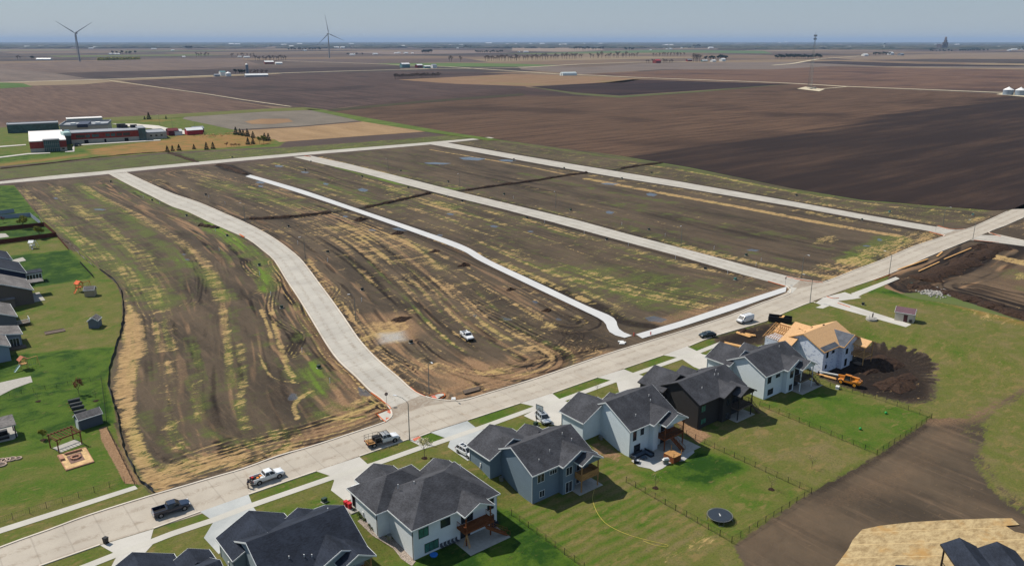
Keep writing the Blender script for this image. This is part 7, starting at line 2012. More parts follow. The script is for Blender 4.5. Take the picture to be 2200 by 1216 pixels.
heap("soil heap at the straw patch by the curved street", 862, 686, 3.0, 2.0, .9); heap("soil spoil at the side of the far right junction", 2105, 530, 6, 3, 1.2); heap("churned soil mound behind the unfinished house", 1890, 782, 8, 4.0, 1.5); heap("lower soil mound right of the orange telescopic handler", 1930, 822, 7, 3.5, .9)
heap("long spoil heap across the street from the far junction", 2085, 552, 9, 3.0, 1.3); heap("soil heap between skip and unfinished house", 1600, 712, 3, 1.8, .7)
def ridge(label, pts, w=1.5, h=.75):
    c_ = smoothpath(PP(pts), 14); rr = random.Random(int(pts[0][0])); vs = []
    for i, p in enumerate(c_):
        a = c_[max(0, i - 1)]; b = c_[min(len(c_) - 1, i + 1)]; d = (b - a).normalized(); n = Vector((-d.y, d.x, 0)); k = (rr.uniform(.75, 1.1) + .25 * math.sin(i * .7)) * (.3 if i in (0, len(c_) - 1) else 1)
        for f, z in ((-1, -.15), (-.55, .6), (0, 1), (.5, .7), (1, -.15)): q = p + n * w * f * k * rr.uniform(.8, 1.2); vs.append((q.x, q.y, z * h * k if z > 0 else z))
    m = MB(); m.add(vs, [(5 * i + j, 5 * i + j + 1, 5 * i + j + 6, 5 * i + j + 5) for i in range(len(c_) - 1) for j in range(4)]); tag(m.build("soil_ridge", M_SOIL), label, "soil ridge", "dark soil ridges along the trenches")
ridge("dark soil ridge from the curved street to the new footpath", [(535, 470), (590, 468), (650, 463), (712, 456)]); ridge("dark soil ridge between footpath and second cross street", [(785, 446), (840, 434), (890, 423), (925, 414)])
ridge("long dark soil ridge between second and third cross streets", [(1000, 410), (1060, 400), (1130, 391), (1200, 380), (1262, 371)]); ridge("dark soil ridge behind the third cross street", [(1335, 362), (1375, 356), (1425, 350)])
ridge("dark soil ridge at the head of the new footpath", [(470, 354), (500, 363), (528, 374)], 2.2); ridge("dark soil ridge beside the trench north of the far street", [(364, 329), (390, 337), (425, 349)], 2.0); ridge("short dark soil ridge left of the curved street", [(430, 484), (450, 487), (468, 490)], 1.6)
ridge("dark soil edge below the school prairie", [(0, 363), (100, 352), (200, 340), (290, 331), (355, 327)], 1.2, .5)
m = MB(); rr = random.Random(6); cR = P(2008, 630)
for i in range(170):
    q = P(2008 + rr.gauss(0, 13), 630 + rr.gauss(0, 3)) - cR; m.ico((q.x + rr.uniform(-2, 2), q.y + rr.uniform(-2, 2), .1), rr.uniform(.2, .5), 0, (1, .8, .7), .2, 0, rr)
tag(m.build("riprap", flat("pale_stone", col(160, 156, 150), .9, .1, .2, .5), loc=cR), "bed of pale broken stones at the edge of the grass", "stones", kind="stuff")
ridge("brown spoil ridge beyond the pale stone bed", [(1950, 612), (2010, 622), (2080, 640), (2150, 662), (2230, 690)], 3.6, .6); ridge("dark spoil ridge inside the earthworks", [(2150, 528), (2100, 552), (2040, 578), (1980, 602)], 4.2, 1.0)
# lumber on the sites
def lumber(label, a, b, n=4, w=.3, h=.12, mat=None, group=None, dz=.02):
    A_, B_ = P(*a, dz), P(*b, dz); m = MB(); rr = random.Random(int(a[0])); d = (B_ - A_).normalized(); nn = Vector((-d.y, d.x, 0))
    for i in range(n): 
        off = nn * (i - n / 2) * w + d * rr.uniform(-.3, .3); m.beam(A_ + off + Vector((0, 0, h / 2)), B_ + off * 1.0 + d * rr.uniform(-.4, .2) + Vector((0, 0, h / 2 + rr.uniform(0, .05))), w * .85, h)
    tag(m.build("lumber_stack", mat or M_WOODL), label, "lumber", group)
lumber("long stack of new boards lying before the ice-blue house roof", (1556, 737), (1600, 747), 4, .3, .3); lumber("boards lying on the mud left of the unfinished house", (1584, 714), (1614, 724), 3, .4, .15); lumber("second small stack of boards on the mud near the van", (1600, 717), (1624, 722), 4, .3, .2)
lumber("timber forms on the earth beside the main street", (1927, 605 - 25), (1992, 557), 2, .3, .15); lumber("long timber form further inside the earthworks", (1973, 583), (2018, 563), 2, .25, .15); lumber("timber form close to the far junction", (2028, 557), (2094, 530), 2, .25, .15); lumber("crossed timber form at the kerb by the earthworks", (2012, 551), (2024, 541), 2, .3, .15)
lumber("scrap boards piled by the kerb next to the corner ramp", (995, 843), (1030, 834), 5, .35, .2, M_DECKG); lumber("white board lying by the kerb near the corner ramp", (968, 855), (980, 855), 2, .6, .08, M_VENT)
lumber("scattered boards on the mud behind the unfinished house", (1838, 778), (1875, 790), 4, .5, .12, M_DECKG); lumber("pale slab of form boards near the footpath end", (1330, 735), (1344, 735), 3, .8, .15, M_VENT)
lumber("boards along the wall foot of the unfinished house", (1756, 803), (1796, 814), 3, .3, .15, M_WOODL)
# ------------------------------------------------------------------ houses at the left edge
def edge_house(label, corner, ze, width, depth, wallc, roofm, wall_name, pitch=.42, extra=None, trim=M_TRIMW):
    s1, t0 = W(corner[0], corner[1], ze)
    r = thing("house", label, "house", (s1 - width / 2, t0 + depth / 2, 0), 0)
    wall, roof, tr = MB(), MB(), MB()
    hw, hd = width / 2 - .4, depth / 2 - .4
    wall.box(-hw, -hd, -.3, hw, hd, ze + .15)
    gable(roof, tr, wall, -hw, hw, -hd, hd, ze + .2, pitch, 'y', oh=.4)
    if extra: extra(r, wall, roof, tr, hw, hd, ze)
    wall.build("wall", siding(wall_name, wallc, .2), r); roof.build("roof", roofm, r); tr.build("trim", trim, r)
    return r
def ex_navy(r, wall, roof, tr, hw, hd, ze):
    wall.box(hw - .1, -hd + 3, .0, hw + .5, hd - 1, ze)
    m = MB(); m.box(hw + .02, -hd + 1.0, .3, hw + 4.6, -hd + 1.15, .75); m.box(hw + .02, -hd + 1.0, 2.6, hw + 4.6, -hd + 1.15, 3.1)
    for k in range(6): x = hw + .1 + k * .87; m.box(x, -hd + .98, 0, x + .16, -hd + 1.18, 3.1)
    m.box(hw + 4.5, -hd + 1.2, .3, hw + 4.65, -hd + 5, .7); m.box(hw + 4.5, -hd + 1.2, 2.6, hw + 4.65, -hd + 5, 3.0)
    m.build("sunroom_frame", M_TRIMW, r)
    g_ = MB(); g_.box(hw + .1, -hd + 1.06, .3, hw + 4.5, -hd + 1.1, 2.8); g_.build("sunroom_glass", M_GLASS, r)
    roof.box(hw - .2, -hd + .7, 3.12, hw + 5.0, -hd + 5.4, 3.28)
edge_house("navy house with white framed sunroom at the left edge", (58, 588), 3.6, 17, 17, col(34, 48, 78), M_ROOF2, "navy_siding", extra=ex_navy)
def ex_brown(r, wall, roof, tr, hw, hd, ze):
    m = MB(); m.box(-hw + 6.5, -hd - 1.0, 0, -hw + 10.2, -hd - .003, 2.6); m.build("side_bay", siding("bay_brown", col(122, 110, 98), .25, True), r)
    m = MB(); m.prism([(-hd - 1.3, 2.6), (-hd, 2.95), (-hd, 3.05), (-hd - 1.3, 2.72)], -hw + 6.2, -hw + 10.5, axis='x'); m.build("bay_roof", M_ROOFG, r)
    window(r, -hw + 4.6, -hd, .9, 1.9, 1.4, '-y', M_TRIMW, M_GLASS, 2)
    roof.box(hw - 3, hd - 6, ze + .1, hw + 4.4, hd - 1.8, ze + .25)
    m = MB(); m.box(hw, -hd + 1, -.1, hw + 3, hd - 3, .12); m.build("patio_slab", M_CONC, r)
edge_house("brown house with grey roof and a side bay at the left edge", (73, 624), 4.0, 16, 15, col(104, 94, 86), M_ROOFG, "brown_siding", extra=ex_brown)
def ex_gray(r, wall, roof, tr, hw, hd, ze):
    deck(r, hw + .05, hw + 3.2, -hd + 1, -hd + 4.5, .8, M_DECKG, M_TRIMW, [(hw + 3, -hd + 1.2)], 0)
edge_house("dark grey house with small white railed deck at the left edge", (38, 681), 3.3, 11, 14, col(104, 108, 114), M_ROOFG, "dark_grey_siding", extra=ex_gray)
def ex_ann(r, wall, roof, tr, hw, hd, ze):
    window(r, hw - 4.0, -hd, .8, 1.9, 1.5, '-y', M_TRIMW, M_GLASS, 3); window(r, hw - 1.6, -hd, .2, 2.0, 2.1, '-y', M_TRIMW, M_GLASS, 3, "patio_door")
    m = MB(); m.box(hw - 3, -hd - 2.4, -.05, hw + .6, -hd - .05, .25); m.build("deck", M_DECKG, r)
edge_house("low blue-grey annex with patio doors at the left edge", (49, 719), 3.0, 12, 8, col(130, 140, 152), M_ROOFG, "annex_siding", .2, ex_ann)
edge_house("pale blue house beside the teal slide playset at the left edge", (23.5, 745), 3.6, 12, 11, col(138, 156, 172), M_ROOFG, "pale_blue_siding")
edge_house("house with blue-grey roof furthest up the left edge", (27, 559), 3.8, 15, 14, col(60, 74, 98), M_ROOF2, "blue_grey_siding")
# patio shelter
s1, t1 = W(31, 905, 2.8); r = thing("patio_shelter", "patio shelter with grey roof and dark posts at the left edge", "shelter", (s1 - 3, t1, 0), 0)
m = MB(); m.prism([(-3.0, 2.7), (0, 3.2), (3, 2.7), (3, 2.85), (0, 3.35), (-3, 2.85)], -4.5, 3.2, axis='y')
m = MB(); m.box(-4, -1.9, 2.7, 3, 2.6, 2.8); m.build("ceiling", M_TRIMW, r)
m = MB(); m.prism([(-1.9, 2.8), (2.6, 3.3), (2.6, 3.4), (-1.9, 2.92)], -4, 3.05, axis='x'); m.build("roof", M_ROOFG, r)
for a, b in ((2.7, -1.6), (2.7, 2.3), (-1, -1.6), (-1, 2.3)): m = MB(); m.box(a - .1, b - .1, 0, a + .1, b + .1, 2.7); m.build("post", M_DARKIN, r)
m = MB(); m.box(-3, -1.2, .06, 1.6, -.5, .5); m.box(-3, .8, .06, 1.6, 2.0, .9); m.build("bench", M_BLK, r)

# ------------------------------------------------------------------ bottom right: straw blanket and the roofs before it
bl = NT("erosion_blanket", .95, .1)
bn = bl.noise(bl.pos((.5, 1, 1)), 1.1, 6, .75); bn2 = bl.noise(bl.pos(), .22, 4, .6)
bsp = bl.n("ShaderNodeSeparateXYZ"); bl.link(bl.pos(), bsp.inputs[0])
bv = bl.math('ADD', bl.math('ADD', bl.math('MULTIPLY', bsp.outputs[0], .175), bl.math('MULTIPLY', bsp.outputs[1], .245)), bl.math('MULTIPLY', bn2, .25))
bseam = bl.rng(bl.math('ABSOLUTE', bl.math('SUBTRACT', bl.math('FRACT', bv), .5)), .0, .035)
bc = bl.mix(bl.rng(bn, .3, .7), col(146, 124, 90), col(196, 174, 132)); bc = bl.mix(bl.rng(bn2, .5, .75), bc, col(176, 138, 84))
bl.base(bl.mix(bseam, col(206, 180, 134), bc)); bl.bump(bn, .6, .12)
def blanket():
    out = [(1852, 1138), (1890, 1130), (1960, 1122), (2050, 1117), (2130, 1114), (2174, 1114), (2190, 1128), (2160, 1130), (2180, 1143), (2215, 1150), (2420, 1200), (2420, 1330), (1700, 1330), (1772, 1240), (1800, 1210), (1822, 1180), (1832, 1160)]
    o = sheet("erosion_blanket", PP(out), bl.m, .12)
    tag(o, "straw erosion blankets laid in strips on the bare slope at bottom right", "erosion blanket")
blanket()
def corner_house():
    r = thing("house", "dark roofed house with corner porch cut off by the bottom right edge", "house", (113.4, 40.2, -2.7), math.radians(-44))
    wall, roof, tr = MB(), MB(), MB(); ze = 6.2
    for x0, x1, y1 in ((.3, 4.7, 0), (5.1, 9.9, -.6)):
        gable(roof, tr, wall, x0, x1, -10, y1 - .3, ze, .5, 'y', oh=.3, ends=(0, 1), attic=False)
    wall.box(-8, -20, 0, 16, -6.2, ze - .1); wall.box(5.2, -7, 0, 9.8, -1.2, ze - .15)
    gable(roof, tr, wall, -8, 16, -20, -6.2, ze - .01, .30, 'x')
    wall.build("wall", siding("dark_corner_siding", col(70, 74, 80), .2), r); roof.build("roof", M_ROOF2, r); tr.build("trim", M_TRIMB, r)
    for x in (.4, 4.6): m = MB(); m.box(x - .1, -.6, 0, x + .1, -.4, ze - .1); m.build("porch_post", M_BLK, r)
    deck(r, .3, 4.8, -6.1, -.4, 2.7, M_DECKB, M_BLK, [], 0)
    vents(r, [(7.5, -8.5, ze + .7)])
corner_house()

# ------------------------------------------------------------------ the school
def school():
    base = P(150, 320); r = thing("school", "low red brick school with white flat roof, glass bays and grey drum hall", "school", (base.x, base.y, 0), 0)
    O = Vector((base.x, base.y, 0))
    BR = flat("school_brick", col(146, 58, 46), .85, .15, .15, .6); ST = flat("school_stone", col(186, 178, 164), .9, .1, .1, .4); WR = flat("white_membrane", col(240, 236, 232), .8, .1, .05, .2); GR = flat("grey_membrane", col(150, 154, 160), .8, .1, .08, .2); TG = flat("teal_glazing", col(52, 88, 92), .2, .6, .3, .3); MG = flat("maroon_panel", col(120, 60, 60), .7, .2, .1)
    def block(a, b, depth, h, bands, roofmat, par=.6, name="wing", z0=0):
        A_, B_ = (Vector((*q, 0)) - O for q in (a, b)); d = B_ - A_; L = d.length; rot = -.14
        M = Matrix.Translation(A_) @ Matrix.Rotation(rot, 4, 'Z')
        wobj = None
        m = MB()
        z = z0
        for i, (zt_, mat) in enumerate(bands): m.box(0, 0.02 * i, z, L, depth, zt_, i, M); z = zt_ + .0
        wobj = m.build(name, [q for _, q in bands], r)
        q = MB(); q.box(.6, .6, h - .05, L - .6, depth - .6, h + .06, 0, M); q.build("roof", roofmat, r)
        k = MB()
        for x0, y0, x1, y1 in ((-.1, -.1, L + .1, .5), (-.1, depth - .5, L + .1, depth + .1), (-.1, .5, .5, depth - .5), (L - .5, .5, L + .1, depth - .5)): k.box(x0, y0, h - .3, x1, y1, h + par, 0, M)
        k.build("parapet", roofmat, r)
        return M, L
    k_ = 4.583
    G2 = lambda x, y, z=0: W(x / k_, 230 + y / k_, z)
    a, b = G2(305, 452), G2(655, 442)
    M, L = block(a, b, 76, 7.6, [(2.6, ST), (7.6, BR)], WR, .3, "main_hall")
    m = MB(); m.box(L * .38, -1.2, 0, L * .80, .0, 8.0, 0, M); bay = m.build("glass_bay", TG, r)
    m = MB()
    for i in range(9): x = L * .38 + (L * .42) * i / 8; m.box(x - .08, -1.3, 0, x + .08, -1.2, 8.0, 0, M)
    for z in (2.5, 5.2, 8.0): m.box(L * .38, -1.32, z - .1, L * .80, -1.2, z + .1, 0, M)
    m.box(L * .36, -1.6, 8.0, L * .82, 6, 8.5, 0, M); m.build("mullions", M_GREYMET, bay)
    m = MB(); m.box(L * .86, -.05, 1.0, L * .93, 0, 2.2, 0, M); m.build("window", M_GLASS, r)
    M2, L2 = block(G2(710, 368), G2(1380, 332), 22, 8.2, [(3.2, ST), (8.2, BR)], GR, .3, "classroom_wing")
    for u0, u1 in ((.07, .20), (.21, .27), (.30, .40), (.50, .56), (.58, .64), (.66, .74), (.76, .86)):
        m = MB(); m.box(L2 * u0, -.06, 4.4, L2 * u1, 0.0, 6.6, 0, M2); m.build("window", M_GLASS if u0 < .1 or u0 > .6 else TG, r)
    for u in (.18, .21, .47, .77, .80):
        m = MB(); m.box(L2 * u, -.06, .1, L2 * u + 1.4, 0.0, 2.6, 0, M2); m.build("door", M_DARKIN, r)
    m = MB(); m.box(-3.5, 2, 0, 0, 20, 9.2, 0, M2); m.build("link_tower", TG, r)
    M3, L3 = block(G2(1375, 332), G2(1440, 326), 18, 9.5, [(9.5, TG)], GR, .3, "glass_stair_tower")
    M4, L4 = block(G2(1440, 322), G2(1552, 300), 26, 5.0, [(5.0, ST)], GR, .5, "low_stone_wing")
    for u in (.2, .45, .7): m = MB(); m.box(L4 * u, -.05, 2.2, L4 * u + 1.6, 0, 3.4, 0, M4); m.build("window", M_GLASS, r)
    # drum hall with curved sides
    A_ = Vector((120, 738, 0)) - O; L = 35; M = Matrix.Translation(A_) @ Matrix.Rotation(-.3, 4, 'Z')
    pts = [(L * i / 12, -5 * math.sin(math.pi * i / 12)) for i in range(13)] + [(L, 34), (0, 34)]
    m = MB(); m.prism(pts, 0, 9); m.v = [tuple(M @ Vector(v)) for v in m.v]; m.build("drum_hall", ST, r)
    m = MB(); m.prism([(x * .96 + L * .02, y * .9 + 1.5) for x, y in pts], 9, 9.06); m.v = [tuple(M @ Vector(v)) for v in m.v]; m.build("drum_roof", GR, r)
    m = MB()
    for (p0, p1) in zip(pts, pts[1:] + pts[:1]): m.beam((p0[0], p0[1], 9.6), (p1[0], p1[1], 9.6), .5, 1.4)
    m.v = [tuple(M @ Vector(v)) for v in m.v]; m.build("drum_parapet", GR, r)
    m = MB(); m.box(L * .38, -5.6, 8, L * .60, 20, 10.6, 0, M); m.build("drum_centre", flat("dark_blue_panel", col(40, 52, 78), .6, .3, .2, .3), r)
    m = MB(); m.box(L * .2, 8, 9, L * .3, 14, 10.6, 0, M); m.build("roof_unit", M_VENT, r); m = MB(); m.box(L * .72, 8, 9, L * .82, 14, 10.6, 0, M); m.build("roof_unit", M_VENT, r)
    block((137, 803), (165, 799), 14, 9.0, [(9.0, GR)], WR, .3, "rear_block")
    block(G2(80, 262), G2(585, 236), 18, 7.0, [(7.0, TG)], GR, .5, "teal_glass_wing")
    m = MB(); m.box(26, 24, 7.6, 31, 36, 10, 0, Matrix.Translation(Vector((*a, 0)) - O)); m.build("roof_unit", flat("pale_unit", col(170, 196, 192), .7, .2, .1), r)
    for u, v, s in ((.72, 12, 4), (.78, 10, 3), (.92, 9, 3)): m = MB(); m.box(L2 * u, v + 10, 8.2, L2 * u + s * 1.6, v + 10 + s, 8.2 + s * .8, 0, M2); m.build("roof_unit", M_BLK, r)
school()
struct(sheet("car_park", PP([(240, 267), (290, 267), (340, 271), (371, 279), (404, 282), (406, 289), (371, 290), (338, 289), (345, 284), (325, 277), (270, 272)]), concrete("car_park_concrete", col(190, 184, 174), col(206, 200, 190), None, .1), .3))
struct(sheet("footpath", PP([(-60, 345), (0, 338), (60, 330.5), (108, 329), (108, 330.6), (60, 333), (0, 340.5), (-60, 348)]), walk_m, .3))
struct(sheet("footpath", PP([(-60, 322), (0, 315), (56, 311), (56, 313), (0, 317.5), (-60, 325)]), walk_m, .3)); struct(sheet("footpath", PP([(158, 312), (300, 303), (345, 301), (345, 303), (160, 314), (160, 327), (140, 328), (140, 326), (154, 325)]), walk_m, .3))
def hut(label, x, y, w, d, h, wc, rc, name="hut", rot=0.0, ridge='x', rise=None, group=None, cat=None):
    p = P(x, y); r = thing(name, label, cat or name.replace("_", " "), p, rot, group); wall, roof, tr = MB(), MB(), MB()
    wall.box(-w / 2, -d / 2, -.5, w / 2, d / 2, h)
    rise = rise or min(w, d) * .25
    half = d / 2 if ridge == 'x' else w / 2
    gable(roof, tr, wall, -w / 2, w / 2, -d / 2, d / 2, h, rise / half, ridge, oh=.3)
    wall.build("wall", wc, r); roof.build("roof", rc, r)
    return r
MAR = flat("maroon_wall", col(110, 36, 44), .7, .2, .1); RDR = flat("red_roof", col(176, 44, 56), .6, .3, .1); WHT = flat("farm_white", col(232, 232, 228), .8, .2, .08, .2); FGR = flat("farm_grey", col(140, 146, 154), .7, .3, .1, .2); FTE = flat("farm_teal", col(96, 136, 140), .7, .3, .1, .2); FRD = flat("farm_red", col(140, 60, 54), .8, .2, .15, .2); WRF = flat("white_metal_roof", col(236, 236, 234), .5, .3, .05, .2)
hut("small maroon hut at the end of the school car park", 371, 291, 8, 7, 4, MAR, MAR); hut("small white shed beside the maroon hut", 382, 290.5, 6, 6, 3.2, WHT, WHT); hut("long red and white stall at the school's storage yard", 417, 289, 13, 7, 3.8, RDR, WRF); hut("dark maroon shed behind the red stall", 425, 285, 9, 6, 3.6, MAR, FGR)
m = MB(); rr = random.Random(5); cL = P(478, 290)
for i in range(70): 
    a = Vector((rr.uniform(-22, 22), rr.uniform(-10, 10), .2)); b = a + Vector((rr.uniform(-2.5, 2.5), rr.uniform(-2.5, 2.5), 0)); m.tube(a, b, .22, n=5)
tag(m.build("log_pile", M_WOODL, loc=cL), "pile of pale logs in the fenced storage yard by the school", "logs", kind="stuff")
suvp = P(168, 314); suv("dark car parked at the foot of the school's classroom wing", suvp + Vector((0, 0, .4)), -.1, P_DARK)

# ------------------------------------------------------------------ trees
TRK = flat("bark", col(88, 76, 66), .95, .1, .2, 2); CON = flat("conifer_needles", col(40, 58, 42), .95, .1, .45, .9); DEC = flat("spring_leaves", col(128, 132, 54), .95, .1, .35, .9); FARG = flat("far_evergreen", col(42, 60, 48), .95, .1, .3, .05); RTW = flat("bare_twigs", col(112, 98, 88), .95, .1, .25, .2); HDG = flat("yellow_hedge", col(160, 154, 76), .95, .1, .3, .1)
def leafquad(m, c_, s, rr):
    a = Vector((rr.uniform(-1, 1), rr.uniform(-1, 1), rr.uniform(-.6, .6))).normalized() * s; b = a.cross(Vector((rr.uniform(-1, 1), rr.uniform(-1, 1), rr.uniform(-1, 1)))).normalized() * s * .7
    m.add([c_ - a, c_ + b, c_ + a, c_ - b], [(0, 1, 2, 3)])
def conifer(name, label, group, h=5.0, rad=1.5, n=420, seed=1, mat=None):
    rr = random.Random(seed); r = thing(name, label, "tree", (0, 0, 0), 0, group)
    m = MB(); m.tube((0, 0, 0), (0, 0, h * .8), h * .03, h * .008, 6); m.build("trunk", TRK, r)
    m = MB()
    for i in range(n):
        f = rr.random() ** .75; z = h * (.06 + .94 * (1 - f) ** .0 * (1 - f)) if False else h * (.08 + .92 * rr.random() ** 1.25)
        rm = rad * (1 - (z / h)) ** .85 * (1 + .22 * math.sin(z * 9 / h * 3)) + .06; a = rr.uniform(0, 2 * math.pi); q = rm * math.sqrt(rr.uniform(.25, 1.0))
        leafquad(m, Vector((q * math.cos(a), q * math.sin(a), z - q * .25)), h * rr.uniform(.035, .07), rr)
    m.build("crown", mat or CON, r); return r
def decid(name, label, group, h, rad, n, leaf, seed=1, mat=None, tk=.035, tr_mat=None):
    rr = random.Random(seed); r = thing(name, label, "tree", (0, 0, 0), 0, group); m = MB(); tips = []
    th = h * tk
    m.tube((0, 0, 0), (0, 0, h * .4), th, th * .7, 7)
    def br(p, d, L, t, lv):
        q = p + d * L; m.tube(p, q, t, t * .55, 5, cap=False)
        if lv == 0: tips.append(q); return
        for k in range(3 if lv > 1 else 3):
            dd = (d + Vector((rr.uniform(-.8, .8), rr.uniform(-.8, .8), rr.uniform(-.1, .7)))).normalized(); br(q if k else p.lerp(q, .6), dd, L * rr.uniform(.55, .8), t * .6, lv - 1)
    for k in range(5):
        a = k * 1.26 + rr.uniform(-.3, .3); br(Vector((0, 0, h * (.28 + .05 * k))), Vector((math.cos(a) * .8, math.sin(a) * .8, 1.0)).normalized(), h * .26, th * .55, 2)
    m.tube((0, 0, h * .4), (0, 0, h * .9), th * .6, th * .1, 5)
    m.build("trunk", tr_mat or TRK, r)
    if n:
        m = MB()
        for i in range(n):
            b = rr.choice(tips); c_ = b.lerp(Vector((0, 0, h * .65)), rr.uniform(0, .35)) + Vector((rr.gauss(0, rad * .13), rr.gauss(0, rad * .13), rr.gauss(0, rad * .11))); leafquad(m, c_, leaf * rr.uniform(.7, 1.3), rr)
        m.build("crown", mat or DEC, r)
    return r
def place(proto, used, x, y, s, label, rot=None):
    p = P(x, y); p.z = float(zt(p.x, p.y)) - .05
    rot = random.uniform(0, 6.28) if rot is None else rot
    if not used[0]: o = proto; used[0] = True; o.location = p; o.rotation_euler = (0, 0, rot); o["label"] = label
    else: o = copy_tree(proto, p, rot, label)
    o.scale = (s, s, s * random.uniform(.92, 1.1)); return o
cp = conifer("conifer", "", "young conifers round the school", 4.3, 1.75, 520, 3); cu = [False]
CL = [(360, 327, 1.05, "leftmost of the young conifers above the far street trench"), (371, 325, .9, "small conifer second from left above the far street trench"), (385, 324, 1.1, "conifer third from left in front of the orange prairie"), (417, 321, .9, "lone conifer in the middle of the prairie edge row"), (444, 322, 1.15, "stout conifer left of the pale shrub on the prairie edge"), (458, 320.5, 1.1, "stout conifer right of the pale shrub on the prairie edge"),
      (507, 290, 1.4, "tallest left conifer of the clump by the log yard"), (516, 291, 1.3, "second conifer of the clump by the log yard"), (523, 292.5, 1.2, "third conifer of the clump by the log yard"), (532, 294, 1.4, "fourth conifer of the clump by the log yard"), (544, 297, 1.2, "right end conifer of the clump by the log yard"),
      (533, 311, 1.2, "conifer at the left of the trio by the far street"), (544, 310, 1.1, "middle conifer of the trio by the far street"), (569, 303, 1.3, "dark conifer just left of the tan plot corner"), (577, 303, 1.35, "dark conifer nearest the tan plot corner"), (320, 257, 1.5, "tall conifer alone behind the school car park"), (311, 257, .8, "small conifer beside the tall one behind the school"), (357, 256, .7, "small conifer on the grass right of the school lamps")]
for x, y, s, lab in CL: place(cp, cu, x, y, s, lab)
dp = decid("young_tree", "", "leafing garden trees", 5.0, 2.0, 2200, .17, 5, DEC, .02); du = [False]
place(dp, du, 51, 492, 1.15, "yellow green tree behind the upper red brown fence"); place(dp, du, 86, 513, 1.05, "yellow green tree at the lower red brown fence"); place(dp, du, 558, 310, 1.1, "green leafed tree right of the conifer trio"); place(dp, du, 567, 309, 1.3, "broad green tree beside the far street conifers")
place(dp, du, 93, 944, .45, "small leafing sapling on the dark green lawn left of the pergola")
red_l = flat("red_spring_leaves", col(120, 70, 54), .95, .1, .3, .9)
rp_ = decid("red_sapling", "", "reddish young trees and shrubs", 3.6, 1.3, 500, .11, 8, red_l, .016); ru = [False]
place(rp_, ru, 170, 848, 1.0, "reddish sapling above the black composters"); place(rp_, ru, 7, 478, .8, "reddish sapling behind the pale board fence")
for i, x in enumerate((487, 498, 503, 508, 514)): place(rp_, ru, x, 317, .8 if i else 1.1, ORD[i] + " reddish shrub from the left below the school prairie")
bt = decid("bare_sapling", "", "bare staked saplings on the back lawns", 3.2, 1.0, 60, .06, 9, flat("bud_leaves", col(150, 140, 110), .9, .1, .3), .011); bu = [False]
place(bt, bu, 1408, 1048, 1.0, "bare sapling in a dark mulch ring below the stone patio"); place(bt, bu, 1657, 1051, 1.0, "bare sapling near the fence corner above the trampoline"); place(bt, bu, 1744, 1006, .9, "bare sapling on the olive lawn of the black house"); place(bt, bu, 82, 862, .7, "bare sapling in a mulch ring left of the composters"); place(bt, bu, 1283, 880 - 38, .8, "bare sapling on the front lawn of the pale house"); place(bt, bu, 206, 856, .7, "tiny sapling in a mulch ring near the silt fence")
ft = decid("front_yard_tree", "blossoming young tree with pale twigs on the lawn behind the flatbed truck", None, 4.6, 1.6, 900, .09, 12, flat("pale_blossom", col(186, 180, 130), .9, .1, .3, 2), .012); ft.location = P(912, 984)
MUL = flat("mulch", col(52, 38, 32), .95, .1, .3, 3)
for i, (x, y, lab) in enumerate(((1408, 1048, "mulch ring round the bare sapling below the stone patio"), (1657, 1051, "mulch ring round the sapling near the fence corner"), (912, 984, "mulch ring round the blossoming front yard tree"), (82, 862, "mulch ring on the lawn left of the composters"), (206, 861, "mulch ring near the silt fence"), (93, 945, "mulch ring left of the pergola"))):
    p = P(x, y); m = MB(); vs = [(p.x + (.55 + .08 * math.sin(5 * a)) * math.cos(a), p.y + (.55 + .08 * math.sin(3 * a)) * math.sin(a)) for a in [k * math.pi / 9 for k in range(18)]]; m.prism(vs, p.z - .1, p.z + .07); tag(m.build("mulch_ring", MUL), lab, "mulch ring")
